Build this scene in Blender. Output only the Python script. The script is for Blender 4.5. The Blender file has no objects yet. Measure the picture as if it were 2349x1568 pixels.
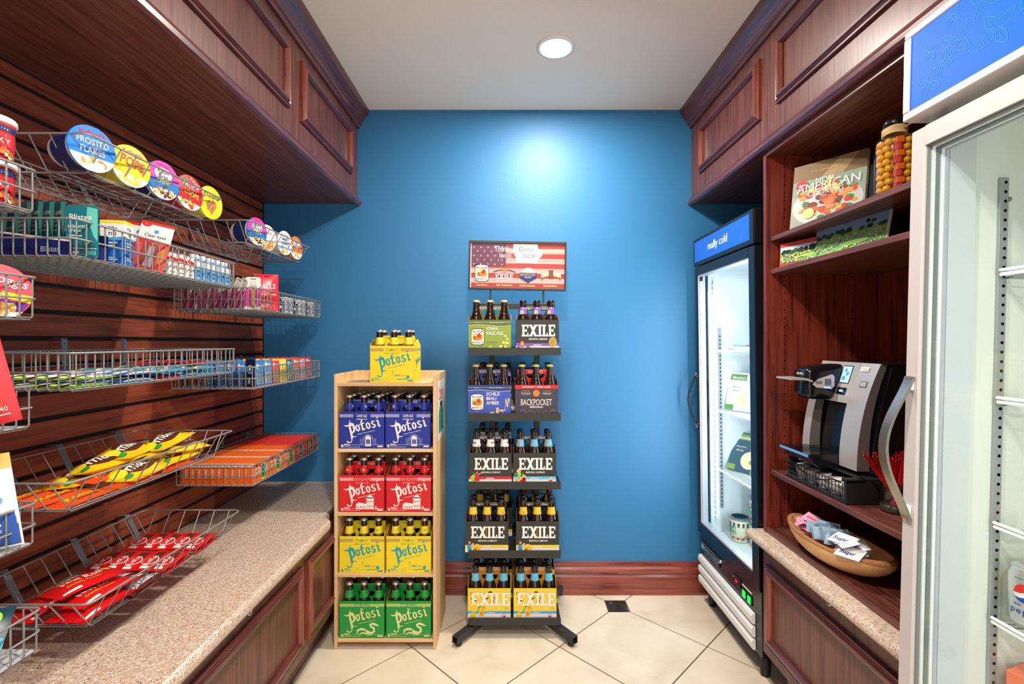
import bpy, math, random
from mathutils import Matrix, Vector
R = math.radians
random.seed(7)
scene = bpy.context.scene
COL = scene.collection

# ---------------------------------------------------------------- camera, world, lights, exposure
F, VX, VY, CH = 1100.0, 1172.0, 783.0, 1.348      # focal length in px, vanishing point, eye height
cam_d = bpy.data.cameras.new('camera'); cam = bpy.data.objects.new('camera', cam_d); COL.objects.link(cam)
cam.location = (0, 0, CH); cam.rotation_euler = (R(90), 0, 0)
cam_d.sensor_width = 36; cam_d.lens = 36 * F / 2349
cam_d.shift_x = (1174.5 - VX) / 2349; cam_d.shift_y = -(784 - VY) / 2349
cam_d.clip_start = 0.05; cam_d.clip_end = 60
scene.camera = cam
scene.view_settings.view_transform = 'Standard'; scene.view_settings.look = 'None'
scene.view_settings.exposure = 0.0; scene.view_settings.gamma = 1; scene.view_settings.use_curve_mapping = False
w = bpy.data.worlds.new('world'); scene.world = w; w.use_nodes = True
w.node_tree.nodes['Background'].inputs[0].default_value = (1.0, 0.95, 0.89, 1)
w.node_tree.nodes['Background'].inputs[1].default_value = 1.6

def lamp(name, loc, rot, energy, color, size, size_y=None, spread=None):
    d = bpy.data.lights.new(name, 'AREA'); d.energy = energy; d.color = color
    d.size = size
    if size_y: d.shape = 'RECTANGLE'; d.size_y = size_y
    else: d.shape = 'DISK'
    if spread: d.spread = R(spread)
    o = bpy.data.objects.new(name, d); COL.objects.link(o); o.location = loc; o.rotation_euler = rot
    return o
CEIL = 2.589
LAMPS = [(0.189, 2.022), (0.0, 0.55), (0.189, -0.55)]
for lx, ly in LAMPS:
    lamp('downlight_lamp', (lx, ly, CEIL - 0.012), (0, 0, 0), 32 if ly > 1.5 else 34, (1.0, 0.93, 0.85), 0.12)
lamp('cooler_led_fill', (1.045, 1.965, 1.08), (R(90), 0, R(42)), 11, (0.86, 0.93, 1.0), 0.03, 1.15)
lamp('cooler_led_fill', (1.21, 2.19, 1.69), (0, 0, 0), .8, (0.86, 0.93, 1.0), 0.25, 0.4)  # added fill below the cooler ceiling, brightens the interior; no fixture there

# ---------------------------------------------------------------- materials
def lin(c):
    c = c / 255.0
    return c / 12.92 if c <= 0.04045 else ((c + 0.055) / 1.055) ** 2.4
def rgb(r, g, b): return (lin(r), lin(g), lin(b), 1)
MATS = {}
def mat(name, col, rough=0.5, metal=0.0, spec=0.5, emit=0, coat=0.0, bump=None):
    if name in MATS: return MATS[name]
    m = bpy.data.materials.new(name); m.use_nodes = True
    nt = m.node_tree; b = nt.nodes['Principled BSDF']
    b.inputs['Base Color'].default_value = rgb(*col)
    b.inputs['Roughness'].default_value = rough; b.inputs['Metallic'].default_value = metal
    b.inputs['Specular IOR Level'].default_value = spec
    if coat: b.inputs['Coat Weight'].default_value = coat; b.inputs['Coat Roughness'].default_value = 0.1
    if emit:
        b.inputs['Emission Color'].default_value = rgb(*col); b.inputs['Emission Strength'].default_value = emit
    if bump:
        n = nt.nodes.new('ShaderNodeTexNoise'); n.inputs['Scale'].default_value = bump[0]; n.inputs['Detail'].default_value = 3
        tc = nt.nodes.new('ShaderNodeTexCoord'); nt.links.new(tc.outputs['Object'], n.inputs['Vector'])
        bp = nt.nodes.new('ShaderNodeBump'); bp.inputs['Strength'].default_value = bump[1]; bp.inputs['Distance'].default_value = bump[2]
        nt.links.new(n.outputs['Fac'], bp.inputs['Height']); nt.links.new(bp.outputs['Normal'], b.inputs['Normal'])
    MATS[name] = m
    return m
def paper(r, g, b, rough=0.42):
    return mat('print_%d_%d_%d' % (r, g, b), (r, g, b), rough, spec=0.4)
def ramp(nt, fac, stops, interp='LINEAR'):
    n = nt.nodes.new('ShaderNodeValToRGB'); cr = n.color_ramp; cr.interpolation = interp
    while len(cr.elements) < len(stops): cr.elements.new(0.5)
    for e, (p, c) in zip(cr.elements, stops): e.position = p; e.color = rgb(*c)
    nt.links.new(fac, n.inputs['Fac']); return n
def wood(name, stops, axis='z', fine=90, coarse=7, rough=0.38, bump=0.15, coat=0.15, stretch=0.05, knots=False):
    if name in MATS: return MATS[name]
    m = bpy.data.materials.new(name); m.use_nodes = True; nt = m.node_tree; b = nt.nodes['Principled BSDF']
    tc = nt.nodes.new('ShaderNodeTexCoord'); mp = nt.nodes.new('ShaderNodeMapping')
    s = {'x': (stretch, 1, 1), 'y': (1, stretch, 1), 'z': (1, 1, stretch)}[axis]
    mp.inputs['Scale'].default_value = s; nt.links.new(tc.outputs['Object'], mp.inputs['Vector'])
    n1 = nt.nodes.new('ShaderNodeTexNoise'); n1.inputs['Scale'].default_value = fine; n1.inputs['Detail'].default_value = 5; n1.inputs['Roughness'].default_value = 0.65
    n2 = nt.nodes.new('ShaderNodeTexNoise'); n2.inputs['Scale'].default_value = coarse; n2.inputs['Detail'].default_value = 4; n2.inputs['Distortion'].default_value = 0.7
    for n in (n1, n2): nt.links.new(mp.outputs['Vector'], n.inputs['Vector'])
    # cathedral rings: sine of the coarse noise
    mu = nt.nodes.new('ShaderNodeMath'); mu.operation = 'MULTIPLY'; mu.inputs[1].default_value = 60
    nt.links.new(n2.outputs['Fac'], mu.inputs[0])
    si = nt.nodes.new('ShaderNodeMath'); si.operation = 'SINE'; nt.links.new(mu.outputs[0], si.inputs[0])
    a = nt.nodes.new('ShaderNodeMath'); a.operation = 'MULTIPLY_ADD'; a.inputs[1].default_value = 0.055; nt.links.new(si.outputs[0], a.inputs[0]); nt.links.new(n1.outputs['Fac'], a.inputs[2])
    rp = ramp(nt, a.outputs[0], stops); nt.links.new(rp.outputs['Color'], b.inputs['Base Color'])
    b.inputs['Roughness'].default_value = rough; b.inputs['Coat Weight'].default_value = coat; b.inputs['Coat Roughness'].default_value = 0.25
    bp = nt.nodes.new('ShaderNodeBump'); bp.inputs['Strength'].default_value = bump; bp.inputs['Distance'].default_value = 0.002
    nt.links.new(a.outputs[0], bp.inputs['Height']); nt.links.new(bp.outputs['Normal'], b.inputs['Normal'])
    MATS[name] = m; return m
CH_ST = [(0.28, (56, 27, 23)), (0.42, (90, 46, 37)), (0.58, (108, 60, 48)), (0.75, (124, 73, 59))]
CHERRY_Z = wood('cherry_oak_vertical', CH_ST, 'z')
CHERRY_Y = wood('cherry_oak_lengthwise', CH_ST, 'y')
CHERRY_X = wood('cherry_oak_crosswise', [(0.30, (70, 24, 20)), (0.5, (122, 48, 40)), (0.7, (142, 60, 48))], 'x')
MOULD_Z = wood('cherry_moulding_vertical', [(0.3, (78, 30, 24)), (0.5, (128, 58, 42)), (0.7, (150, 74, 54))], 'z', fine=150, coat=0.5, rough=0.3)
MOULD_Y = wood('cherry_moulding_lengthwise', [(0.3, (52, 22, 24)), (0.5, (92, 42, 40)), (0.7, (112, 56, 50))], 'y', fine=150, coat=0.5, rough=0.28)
SLAT = wood('slat_cherry', [(0.3, (96, 36, 15)), (0.48, (144, 62, 30)), (0.72, (164, 80, 43))], 'y', fine=55, coarse=6, rough=0.55, coat=0.0, stretch=0.07)
CASE_Z = wood('case_cherry_vertical', [(0.34, (66, 20, 12)), (0.47, (112, 40, 24)), (0.7, (136, 54, 34))], 'z', fine=60, coarse=9, rough=0.45)
PINE = wood('pine_board', [(0.25, (196, 150, 96)), (0.5, (224, 184, 132)), (0.8, (236, 204, 158))], 'z', fine=30, coarse=5, rough=0.55, coat=0, bump=0.05)
PINE_X = wood('pine_board_crosswise', [(0.25, (200, 152, 98)), (0.5, (226, 186, 134)), (0.8, (238, 206, 160))], 'x', fine=30, coarse=5, rough=0.55, coat=0, bump=0.05)
BOWLW = wood('bowl_wood', [(0.25, (196, 140, 84)), (0.5, (222, 174, 118)), (0.8, (234, 192, 140))], 'y', fine=16, coarse=4, rough=0.45, coat=0.2, bump=0.03, stretch=0.25)
BARK = mat('bowl_bark_rim', (158, 106, 60), 0.8, bump=(120, 0.8, 0.004))
GROOVE = mat('groove_black', (14, 10, 9), 0.7)
CEILM = mat('ceiling_paint', (236, 226, 212), 0.9, bump=(220, 0.15, 0.002))
BLUE = mat('blue_wall_paint', (44, 114, 162), 0.5, spec=0.5, bump=(160, 0.12, 0.002))
BLACKP = mat('black_powder_coat', (42, 41, 38), 0.5)
WIRE = mat('grey_wire', (152, 151, 148), 0.38, metal=0.4)
STEEL = mat('bracket_steel', (128, 134, 138), 0.42, metal=0.5)
CHROME = mat('chrome', (205, 205, 205), 0.18, metal=1)
BRUSH = mat('brushed_nickel', (176, 170, 160), 0.3, metal=1)
WHITE = mat('white_plastic', (232, 232, 230), 0.35)
FRWHITE = mat('fridge_white_enamel', (190, 184, 182), 0.3, coat=0.3)
LINER = mat('cooler_white_liner', (206, 214, 216), 0.4)
BLACKG = mat('gloss_black', (16, 17, 20), 0.16)
BLACKM = mat('matte_black', (24, 24, 25), 0.5)
NAVYB = mat('cooler_black_enamel', (20, 24, 30), 0.22)
SILVER = mat('silver_plastic', (196, 192, 190), 0.32, metal=0.45)
DSILV = mat('dark_silver_plastic', (128, 122, 116), 0.35, metal=0.5)
KRAFT = paper(168, 112, 66, 0.7)
RUBBER = mat('rubber_brown', (58, 46, 38), 0.7)
def granite(name):
    m = bpy.data.materials.new(name); m.use_nodes = True; nt = m.node_tree; b = nt.nodes['Principled BSDF']
    tc = nt.nodes.new('ShaderNodeTexCoord')
    def noise(s, d, r=0.6):
        n = nt.nodes.new('ShaderNodeTexNoise'); n.inputs['Scale'].default_value = s; n.inputs['Detail'].default_value = d; n.inputs['Roughness'].default_value = r
        nt.links.new(tc.outputs['Object'], n.inputs['Vector']); return n
    base = ramp(nt, noise(130, 4, 0.7).outputs['Fac'], [(0.3, (160, 138, 120)), (0.44, (192, 170, 150)), (0.56, (212, 194, 176)), (0.68, (228, 216, 204))])
    pink = ramp(nt, noise(60, 3).outputs['Fac'], [(0.45, (255, 255, 255)), (0.66, (254, 236, 222))])
    mx = nt.nodes.new('ShaderNodeMix'); mx.data_type = 'RGBA'; mx.blend_type = 'MULTIPLY'; mx.inputs[0].default_value = 0.8
    nt.links.new(base.outputs[0], mx.inputs[6]); nt.links.new(pink.outputs[0], mx.inputs[7])
    dark = ramp(nt, noise(230, 3, 0.75).outputs['Fac'], [(0.36, (70, 60, 52)), (0.43, (255, 255, 255))])
    m2 = nt.nodes.new('ShaderNodeMix'); m2.data_type = 'RGBA'; m2.blend_type = 'MULTIPLY'; m2.inputs[0].default_value = 1
    nt.links.new(mx.outputs[2], m2.inputs[6]); nt.links.new(dark.outputs[0], m2.inputs[7])
    nt.links.new(m2.outputs[2], b.inputs['Base Color']); b.inputs['Roughness'].default_value = 0.28
    return m
GRAN = granite('granite_laminate')
def tilemat(name, stops, scale, rough):
    m = bpy.data.materials.new(name); m.use_nodes = True; nt = m.node_tree; b = nt.nodes['Principled BSDF']
    tc = nt.nodes.new('ShaderNodeTexCoord'); n = nt.nodes.new('ShaderNodeTexNoise'); n.inputs['Scale'].default_value = scale; n.inputs['Detail'].default_value = 6
    n.inputs['Distortion'].default_value = 0.6
    nt.links.new(tc.outputs['Object'], n.inputs['Vector']); rp = ramp(nt, n.outputs['Fac'], stops)
    nt.links.new(rp.outputs[0], b.inputs['Base Color']); b.inputs['Roughness'].default_value = rough
    return m
TILE = tilemat('cream_tile', [(0.25, (206, 188, 162)), (0.5, (222, 206, 182)), (0.75, (232, 218, 198))], 5, 0.32)
MARB = tilemat('green_black_marble', [(0.35, (24, 32, 28)), (0.55, (40, 52, 46)), (0.66, (120, 132, 124)), (0.7, (36, 46, 40))], 14, 0.25)
GROUT = mat('brown_grout', (96, 78, 60), 0.85)
def glassmat(name, tint, refl=0.12, milky=0.0):
    m = bpy.data.materials.new(name); m.use_nodes = True; nt = m.node_tree; nt.nodes.clear()
    o = nt.nodes.new('ShaderNodeOutputMaterial'); t = nt.nodes.new('ShaderNodeBsdfTransparent'); t.inputs[0].default_value = rgb(*tint)
    g = nt.nodes.new('ShaderNodeBsdfGlossy'); g.inputs['Roughness'].default_value = 0.02
    fr = nt.nodes.new('ShaderNodeLayerWeight'); fr.inputs['Blend'].default_value = 0.5
    pw = nt.nodes.new('ShaderNodeMath'); pw.operation = 'POWER'; pw.inputs[1].default_value = 4.5; nt.links.new(fr.outputs['Facing'], pw.inputs[0])
    ma = nt.nodes.new('ShaderNodeMath'); ma.operation = 'MULTIPLY_ADD'; ma.inputs[1].default_value = 0.75; ma.inputs[2].default_value = refl; nt.links.new(pw.outputs[0], ma.inputs[0])
    mx = nt.nodes.new('ShaderNodeMixShader'); nt.links.new(ma.outputs[0], mx.inputs[0]); nt.links.new(t.outputs[0], mx.inputs[1]); nt.links.new(g.outputs[0], mx.inputs[2])
    nt.links.new(mx.outputs[0], o.inputs[0]); return m
GLASS = glassmat('door_glass', (246, 250, 249), 0.03)
CLEAR = glassmat('clear_plastic', (236, 240, 242), 0.08)
def emis(name, col, s):
    m = bpy.data.materials.new(name); m.use_nodes = True; nt = m.node_tree; nt.nodes.clear()
    o = nt.nodes.new('ShaderNodeOutputMaterial'); e = nt.nodes.new('ShaderNodeEmission'); e.inputs[0].default_value = rgb(*col); e.inputs[1].default_value = s
    nt.links.new(e.outputs[0], o.inputs[0]); return m
LAMPE = emis('lamp_lens', (255, 246, 232), 14)
LEDE = emis('led_strip', (225, 236, 255), 2.6)
BEERG = mat('brown_bottle_glass', (36, 16, 8), 0.06, coat=0.5)
CAPS = mat('silver_cap', (205, 202, 196), 0.28, metal=0.8)

# ---------------------------------------------------------------- mesh builder
class MB:
    def __init__(s): s.v = []; s.f = []; s.m = []; s.s = []; s.mats = []; s.T = None
    def add(s, vs, fs, mt, smooth=False):
        if mt not in s.mats: s.mats.append(mt)
        k = s.mats.index(mt); n = len(s.v)
        s.v += [tuple(s.T @ Vector(p)) for p in vs] if s.T else [tuple(p) for p in vs]
        s.f += [tuple(i + n for i in f) for f in fs]; s.m += [k] * len(fs); s.s += [smooth] * len(fs)
        return s
    def box(s, x0, x1, y0, y1, z0, z1, mt, b=0.0):
        if x0 > x1: x0, x1 = x1, x0
        if y0 > y1: y0, y1 = y1, y0
        if z0 > z1: z0, z1 = z1, z0
        b = min(b, (x1 - x0) / 2.01, (y1 - y0) / 2.01, (z1 - z0) / 2.01)
        if b <= 0:
            vs = [(x, y, z) for x in (x0, x1) for y in (y0, y1) for z in (z0, z1)]
            return s.add(vs, [(0, 1, 3, 2), (4, 6, 7, 5), (0, 4, 5, 1), (2, 3, 7, 6), (0, 2, 6, 4), (1, 5, 7, 3)], mt)
        vs = []; ix = {}
        for i, (x, sx) in enumerate(((x0, 1), (x1, -1))):
            for j, (y, sy) in enumerate(((y0, 1), (y1, -1))):
                for k, (z, sz) in enumerate(((z0, 1), (z1, -1))):
                    for a in range(3):
                        p = [x + sx * b, y + sy * b, z + sz * b]; p[a] = (x, y, z)[a]
                        ix[(i, j, k, a)] = len(vs); vs.append(p)
        fs = []
        for a in range(3):
            o = [q for q in range(3) if q != a]
            for sgn in (0, 1):
                q = []
                for (u, v_) in ((0, 0), (1, 0), (1, 1), (0, 1)):
                    c = [0, 0, 0]; c[a] = sgn; c[o[0]] = u; c[o[1]] = v_; q.append(ix[(*c, a)])
                flip = (sgn == 0) != (a == 1)
                fs.append(tuple(q[::-1]) if flip else tuple(q))
            for u in (0, 1):
                for v_ in (0, 1):
                    c0 = [0, 0, 0]; c1 = [0, 0, 0]; c0[a] = 0; c1[a] = 1
                    for c in (c0, c1): c[o[0]] = u; c[o[1]] = v_
                    fs.append((ix[(*c0, o[0])], ix[(*c1, o[0])], ix[(*c1, o[1])], ix[(*c0, o[1])]))
        for i in (0, 1):
            for j in (0, 1):
                for k in (0, 1): fs.append((ix[(i, j, k, 0)], ix[(i, j, k, 1)], ix[(i, j, k, 2)]))
        cx, cy, cz = (x0 + x1) / 2, (y0 + y1) / 2, (z0 + z1) / 2; out = []
        for f in fs:
            p = [Vector(vs[i]) for i in f]; nn = (p[1] - p[0]).cross(p[2] - p[0]); ce = sum(p, Vector()) / len(p) - Vector((cx, cy, cz))
            out.append(f if nn.dot(ce) > 0 else f[::-1])
        return s.add(vs, out, mt)
    def tube(s, pts, r, mt, n=6, closed=False, caps=True):
        P = [Vector(p) for p in pts]; N = len(P); rs = r if isinstance(r, (list, tuple)) else [r] * N
        vs = []; up = None
        for i in range(N):
            a = P[i - 1] if (i > 0 or closed) else P[i]; c = P[(i + 1) % N] if (i < N - 1 or closed) else P[i]
            d1 = (P[i] - a).normalized() if (P[i] - a).length > 1e-9 else None
            d2 = (c - P[i]).normalized() if (c - P[i]).length > 1e-9 else None
            t = ((d1 or d2) + (d2 or d1)).normalized() if (d1 or d2) else Vector((0, 0, 1))
            if up is None or abs(up.dot(t)) > 0.999: up = Vector((0, 0, 1)) if abs(t.z) < 0.9 else Vector((1, 0, 0))
            up = (up - t * up.dot(t)).normalized(); sd = t.cross(up)
            for k in range(n):
                an = 2 * math.pi * k / n; vs.append(P[i] + (up * math.sin(an) + sd * math.cos(an)) * rs[i])
        fs = []
        for i in range(N if closed else N - 1):
            j = (i + 1) % N
            for k in range(n): fs.append((i * n + k, j * n + k, j * n + (k + 1) % n, i * n + (k + 1) % n))
        if not closed and caps: fs += [tuple(range(n))[::-1], tuple((N - 1) * n + k for k in range(n))]
        return s.add(vs, fs, mt, True)
    def lathe(s, prof, mt, n=20, c=(0, 0, 0), M=None, smooth=True, sx=1, sy=1):
        vs = []; fs = []
        for (r, z) in prof:
            for k in range(n):
                a = 2 * math.pi * k / n; p = Vector((r * math.cos(a) * sx, r * math.sin(a) * sy, z))
                if M: p = M @ p
                vs.append(p + Vector(c))
        for i in range(len(prof) - 1):
            for k in range(n): fs.append((i * n + k, i * n + (k + 1) % n, (i + 1) * n + (k + 1) % n, (i + 1) * n + k))
        if prof[0][0] > 1e-6: fs.append(tuple(range(n))[::-1])
        if prof[-1][0] > 1e-6: fs.append(tuple((len(prof) - 1) * n + k for k in range(n)))
        return s.add(vs, fs, mt, smooth)
    def prism(s, pts, d, mt, o=(0, 0, 0), u=(1, 0, 0), v=(0, 0, 1), smooth=False):   # polygon in the u,v plane, pushed by vector d
        u = Vector(u); v = Vector(v); o = Vector(o); d = Vector(d); n = len(pts)
        A = [o + u * p[0] + v * p[1] for p in pts]; B = [p + d for p in A]
        s.add(A + B, [tuple(range(n))[::-1], tuple(range(n, 2 * n))], mt)
        s.add(A + B, [(i, (i + 1) % n, n + (i + 1) % n, n + i) for i in range(n)], mt, smooth)
        return s
    def build(s, name, parent=None, loc=None, world=False):
        off = Vector((0, 0, 0))
        if world and parent: off = parent.location
        if loc is not None and world: off = Vector(loc)
        me = bpy.data.meshes.new(name); me.from_pydata([(p[0] - off[0], p[1] - off[1], p[2] - off[2]) for p in s.v], [], s.f)
        for m_ in s.mats: me.materials.append(m_)
        me.polygons.foreach_set('material_index', s.m); me.polygons.foreach_set('use_smooth', s.s); me.update()
        o = bpy.data.objects.new(name, me); COL.objects.link(o)
        if parent: o.parent = parent
        if loc is not None: o.location = loc
        return o

# ---------------------------------------------------------------- text and flat print
TXT = {}
def text_geo(t, bold=0.0):
    bold = min(bold, .011)
    if (t, bold) in TXT: return TXT[(t, bold)]
    c = bpy.data.curves.new('lettering', 'FONT'); c.body = t; c.size = 1; c.offset = bold; c.resolution_u = 2
    ob = bpy.data.objects.new('lettering', c); COL.objects.link(ob)
    bpy.context.view_layer.update(); dg = bpy.context.evaluated_depsgraph_get()
    me = bpy.data.meshes.new_from_object(ob.evaluated_get(dg))
    vs = [(p.co.x, p.co.y) for p in me.vertices]; fs = [tuple(p.vertices) for p in me.polygons]
    bpy.data.objects.remove(ob); bpy.data.curves.remove(c); bpy.data.meshes.remove(me)
    x0 = min(p[0] for p in vs); x1 = max(p[0] for p in vs)
    g = ([(p[0] - x0, p[1]) for p in vs], fs, x1 - x0); TXT[(t, bold)] = g
    return g
class Panel:
    """flat or bent print surface: f(x, y, h) gives a point; x,y in metres from the lower left corner"""
    def __init__(s, mb, o=None, u=None, v=None, fn=None, step=0.0003, curved=False):
        s.mb = mb; s.step = step; s.curved = curved
        if fn: s.fn = fn
        else:
            o = Vector(o); u = Vector(u).normalized(); v = Vector(v).normalized(); n = u.cross(v)
            s.fn = lambda x, y, h: o + u * x + v * y + n * h
    def put(s, pts, faces, mt, layer):
        h = s.step * layer; s.mb.add([s.fn(x, y, h) for x, y in pts], faces, mt)
    def poly(s, pts, mt, layer=1):
        if not s.curved: return s.put(pts, [tuple(range(len(pts)))], mt, layer)
        n = len(pts); cx = sum(a for a, b in pts) / n; cy = sum(b for a, b in pts) / n; E = []   # finely cut so that it follows a bulging surface
        for i in range(n):
            a, b = pts[i], pts[(i + 1) % n]; k = max(1, int(math.dist(a, b) / .007))
            E += [(a[0] + (b[0] - a[0]) * j / k, a[1] + (b[1] - a[1]) * j / k) for j in range(k)]
        K = max(1, int(max(math.dist(e, (cx, cy)) for e in E) / .006)); q = len(E)
        P = [(cx, cy)] + [(cx + (x - cx) * r_ / K, cy + (y - cy) * r_ / K) for r_ in range(1, K + 1) for x, y in E]
        fs = [(0, 1 + i, 1 + (i + 1) % q) for i in range(q)] + [(1 + r_ * q + i, 1 + (r_ + 1) * q + i, 1 + (r_ + 1) * q + (i + 1) % q, 1 + r_ * q + (i + 1) % q) for r_ in range(K - 1) for i in range(q)]
        s.put(P, fs, mt, layer)
    def rect(s, x, y, w_, h_, mt, layer=1): s.poly([(x, y), (x + w_, y), (x + w_, y + h_), (x, y + h_)], mt, layer)
    def disc(s, x, y, rx, mt, layer=1, ry=None, n=20, a0=0, a1=360):
        ry = ry or rx; pts = [(x + rx * math.cos(R(a0 + (a1 - a0) * k / n)), y + ry * math.sin(R(a0 + (a1 - a0) * k / n))) for k in range(n if a1 - a0 == 360 else n + 1)]
        s.poly(pts, mt, layer)
    def star(s, x, y, r, mt, layer=1, n=5, inner=0.42, rot=90):
        c = (x, y); pts = [(x + (r if k % 2 == 0 else r * inner) * math.cos(R(rot + 180 * k / n)), y + (r if k % 2 == 0 else r * inner) * math.sin(R(rot + 180 * k / n))) for k in range(2 * n)]
        s.put([c] + pts, [(0, 1 + k, 1 + (k + 1) % (2 * n)) for k in range(2 * n)], mt, layer)
    def stroke(s, pts, wd, mt, layer=1, closed=False):
        n = len(pts); ws = wd if isinstance(wd, (list, tuple)) else [wd] * n; L = []; Rr = []
        for i in range(n):
            a = pts[i - 1] if (i or closed) else pts[0]; b = pts[(i + 1) % n] if (i < n - 1 or closed) else pts[-1]
            dx, dy = b[0] - a[0], b[1] - a[1]; l = math.hypot(dx, dy) or 1; nx, ny = -dy / l * ws[i] / 2, dx / l * ws[i] / 2
            L.append((pts[i][0] + nx, pts[i][1] + ny)); Rr.append((pts[i][0] - nx, pts[i][1] - ny))
        fs = [(i, n + i, n + (i + 1) % n, (i + 1) % n) for i in range(n if closed else n - 1)]
        s.put(L + Rr, fs, mt, layer)
    def text(s, t, x, y, size, mt, layer=2, align='c', sx=1.0, rot=0, bold=0.0, fit=None):
        vs, fs, wd = text_geo(t, bold)
        if fit and wd * size * sx > fit: sx = fit / (wd * size)
        k = {'l': 0, 'c': wd / 2, 'r': wd}[align]; c, sn = math.cos(R(rot)), math.sin(R(rot))
        pts = []
        for (a, b) in vs:
            a = (a - k) * size * sx; b = b * size; pts.append((x + a * c - b * sn, y + a * sn + b * c))
        s.put(pts, fs, mt, layer)
    def glyph(s, polys, x, y, sc, mt, layer=2, rot=0, sx=1, slant=0):
        c, sn = math.cos(R(rot)), math.sin(R(rot))
        for q_, pl in enumerate(polys):
            s.poly([(x + ((a + b * slant) * sc * sx) * c - b * sc * sn, y + ((a + b * slant) * sc * sx) * sn + b * sc * c) for a, b in pl], mt, layer + q_ * .06)
def ringq(outer, inner):
    n = len(outer); return [[outer[i], outer[(i + 1) % n], inner[(i + 1) % n], inner[i]] for i in range(n)]
def hexo(cx, w_, h_, t, y0=0):
    o = [(cx, y0), (cx + w_ / 2, y0 + h_ * .22), (cx + w_ / 2, y0 + h_ * .78), (cx, y0 + h_), (cx - w_ / 2, y0 + h_ * .78), (cx - w_ / 2, y0 + h_ * .22)]
    i = [(cx, y0 + h_ * .2), (cx + w_ / 2 - t, y0 + h_ * .36), (cx + w_ / 2 - t, y0 + h_ * .68), (cx, y0 + h_ * .82), (cx - w_ / 2 + t, y0 + h_ * .68), (cx - w_ / 2 + t, y0 + h_ * .34)]
    return ringq(o, i)
def poly_fan(pl): return [[pl[0], pl[i], pl[i + 1]] for i in range(1, len(pl) - 1)]
BLACKLETTER = (  # the wordmark: P o t o s i
    [[(.22, -.75), (.5, -.62), (.5, 1.15), (.22, 1.15)], [(.22, 1.1), (.5, 1.1), (.62, 1.85)], [(-.45, 1.3), (-.1, 1.0), (.3, 1.02), (.3, 1.18), (-.1, 1.2)],
     [(.5, 1.3), (.5, 1.0), (.72, .9), (1.0, 1.15), (.72, 1.42)], [(.72, .95), (1.0, 1.15), (1.06, .55), (.76, .55)], [(.76, .55), (1.06, .55), (.9, .12), (.5, -.1), (.5, .16), (.7, .26)],
     [(.1, -.62), (.5, -.58), (1.0, -.58), (1.0, -.52), (.5, -.46), (.22, -.5)], [(.22, -.7), (.4, -.66), (.28, -1.0), (.1, -1.22)], [(.1, -1.22), (.28, -1.0), (-.1, -1.12), (-.2, -1.24)],
     [(-.2, -1.24), (-.1, -1.12), (-.28, -1.0), (-.45, -1.05)], [(-.45, -1.05), (-.28, -1.0), (-.3, -.85), (-.48, -.9)]]
    + hexo(1.38, .58, 1.0, .19) + [[(1.9, .0), (2.12, .2), (2.12, 1.45), (1.9, 1.25)], [(1.66, .84), (2.42, .92), (2.42, 1.04), (1.66, .97)], [(1.9, .18), (2.06, -.04), (2.4, .18), (2.36, .3), (2.08, .2)], [(1.9, 1.2), (2.12, 1.4), (2.3, 1.5), (2.1, 1.1)]]
    + hexo(2.82, .58, 1.0, .19)
    + [[(3.3, .62), (3.52, .7), (3.5, .9), (3.84, .8), (3.8, .95), (3.5, 1.04), (3.3, .9)], [(3.3, .62), (3.52, .66), (3.86, .38), (3.64, .34)], [(3.64, .4), (3.86, .38), (3.84, .16), (3.55, -.02), (3.24, .18), (3.3, .3), (3.56, .16), (3.64, .22)],
       [(4.12, .1), (4.34, .14), (4.34, .86), (4.12, 1.02)], [(4.0, .86), (4.34, .86), (4.2, 1.02), (4.06, .98)], [(4.12, .12), (4.28, -.04), (4.55, .2), (4.4, .2)],
       [(4.25, 1.5), (4.31, 1.3), (4.25, 1.1), (4.19, 1.3)], [(4.05, 1.3), (4.25, 1.36), (4.45, 1.3), (4.25, 1.24)]])
def _E(x): return [[(x + .08, 0), (x + .3, 0), (x + .3, 1), (x + .08, 1)], [(x, .0), (x + .3, 0), (x + .3, .14), (x, .14)], [(x, .86), (x + .3, .86), (x + .3, 1), (x, 1)], [(x + .3, .86), (x + .72, .86), (x + .72, 1), (x + .3, 1)],
                   [(x + .3, 0), (x + .72, 0), (x + .72, .14), (x + .3, .14)], [(x + .3, .43), (x + .55, .43), (x + .55, .57), (x + .3, .57)], [(x + .6, .7), (x + .72, .7), (x + .72, .86), (x + .6, .86)], [(x + .6, .14), (x + .72, .14), (x + .72, .3), (x + .6, .3)],
                   [(x + .47, .36), (x + .55, .36), (x + .55, .64), (x + .47, .64)]]
SLABWORD = (_E(0) + [[(.84, 0), (1.1, 0), (1.62, 1), (1.36, 1)], [(.84, 1), (1.1, 1), (1.62, 0), (1.36, 0)], [(.76, 0), (1.14, 0), (1.14, .13), (.76, .13)], [(1.32, 0), (1.7, 0), (1.7, .13), (1.32, .13)], [(.76, .87), (1.14, .87), (1.14, 1), (.76, 1)], [(1.32, .87), (1.7, .87), (1.7, 1), (1.32, 1)],
             [(1.83, 0), (2.05, 0), (2.05, 1), (1.83, 1)], [(1.74, 0), (2.14, 0), (2.14, .13), (1.74, .13)], [(1.74, .87), (2.14, .87), (2.14, 1), (1.74, 1)],
             [(2.27, 0), (2.49, 0), (2.49, 1), (2.27, 1)], [(2.18, 0), (2.78, 0), (2.78, .14), (2.18, .14)], [(2.18, .87), (2.58, .87), (2.58, 1), (2.18, 1)], [(2.66, .14), (2.78, .14), (2.78, .3), (2.66, .3)]]
            + _E(2.84))

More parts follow.
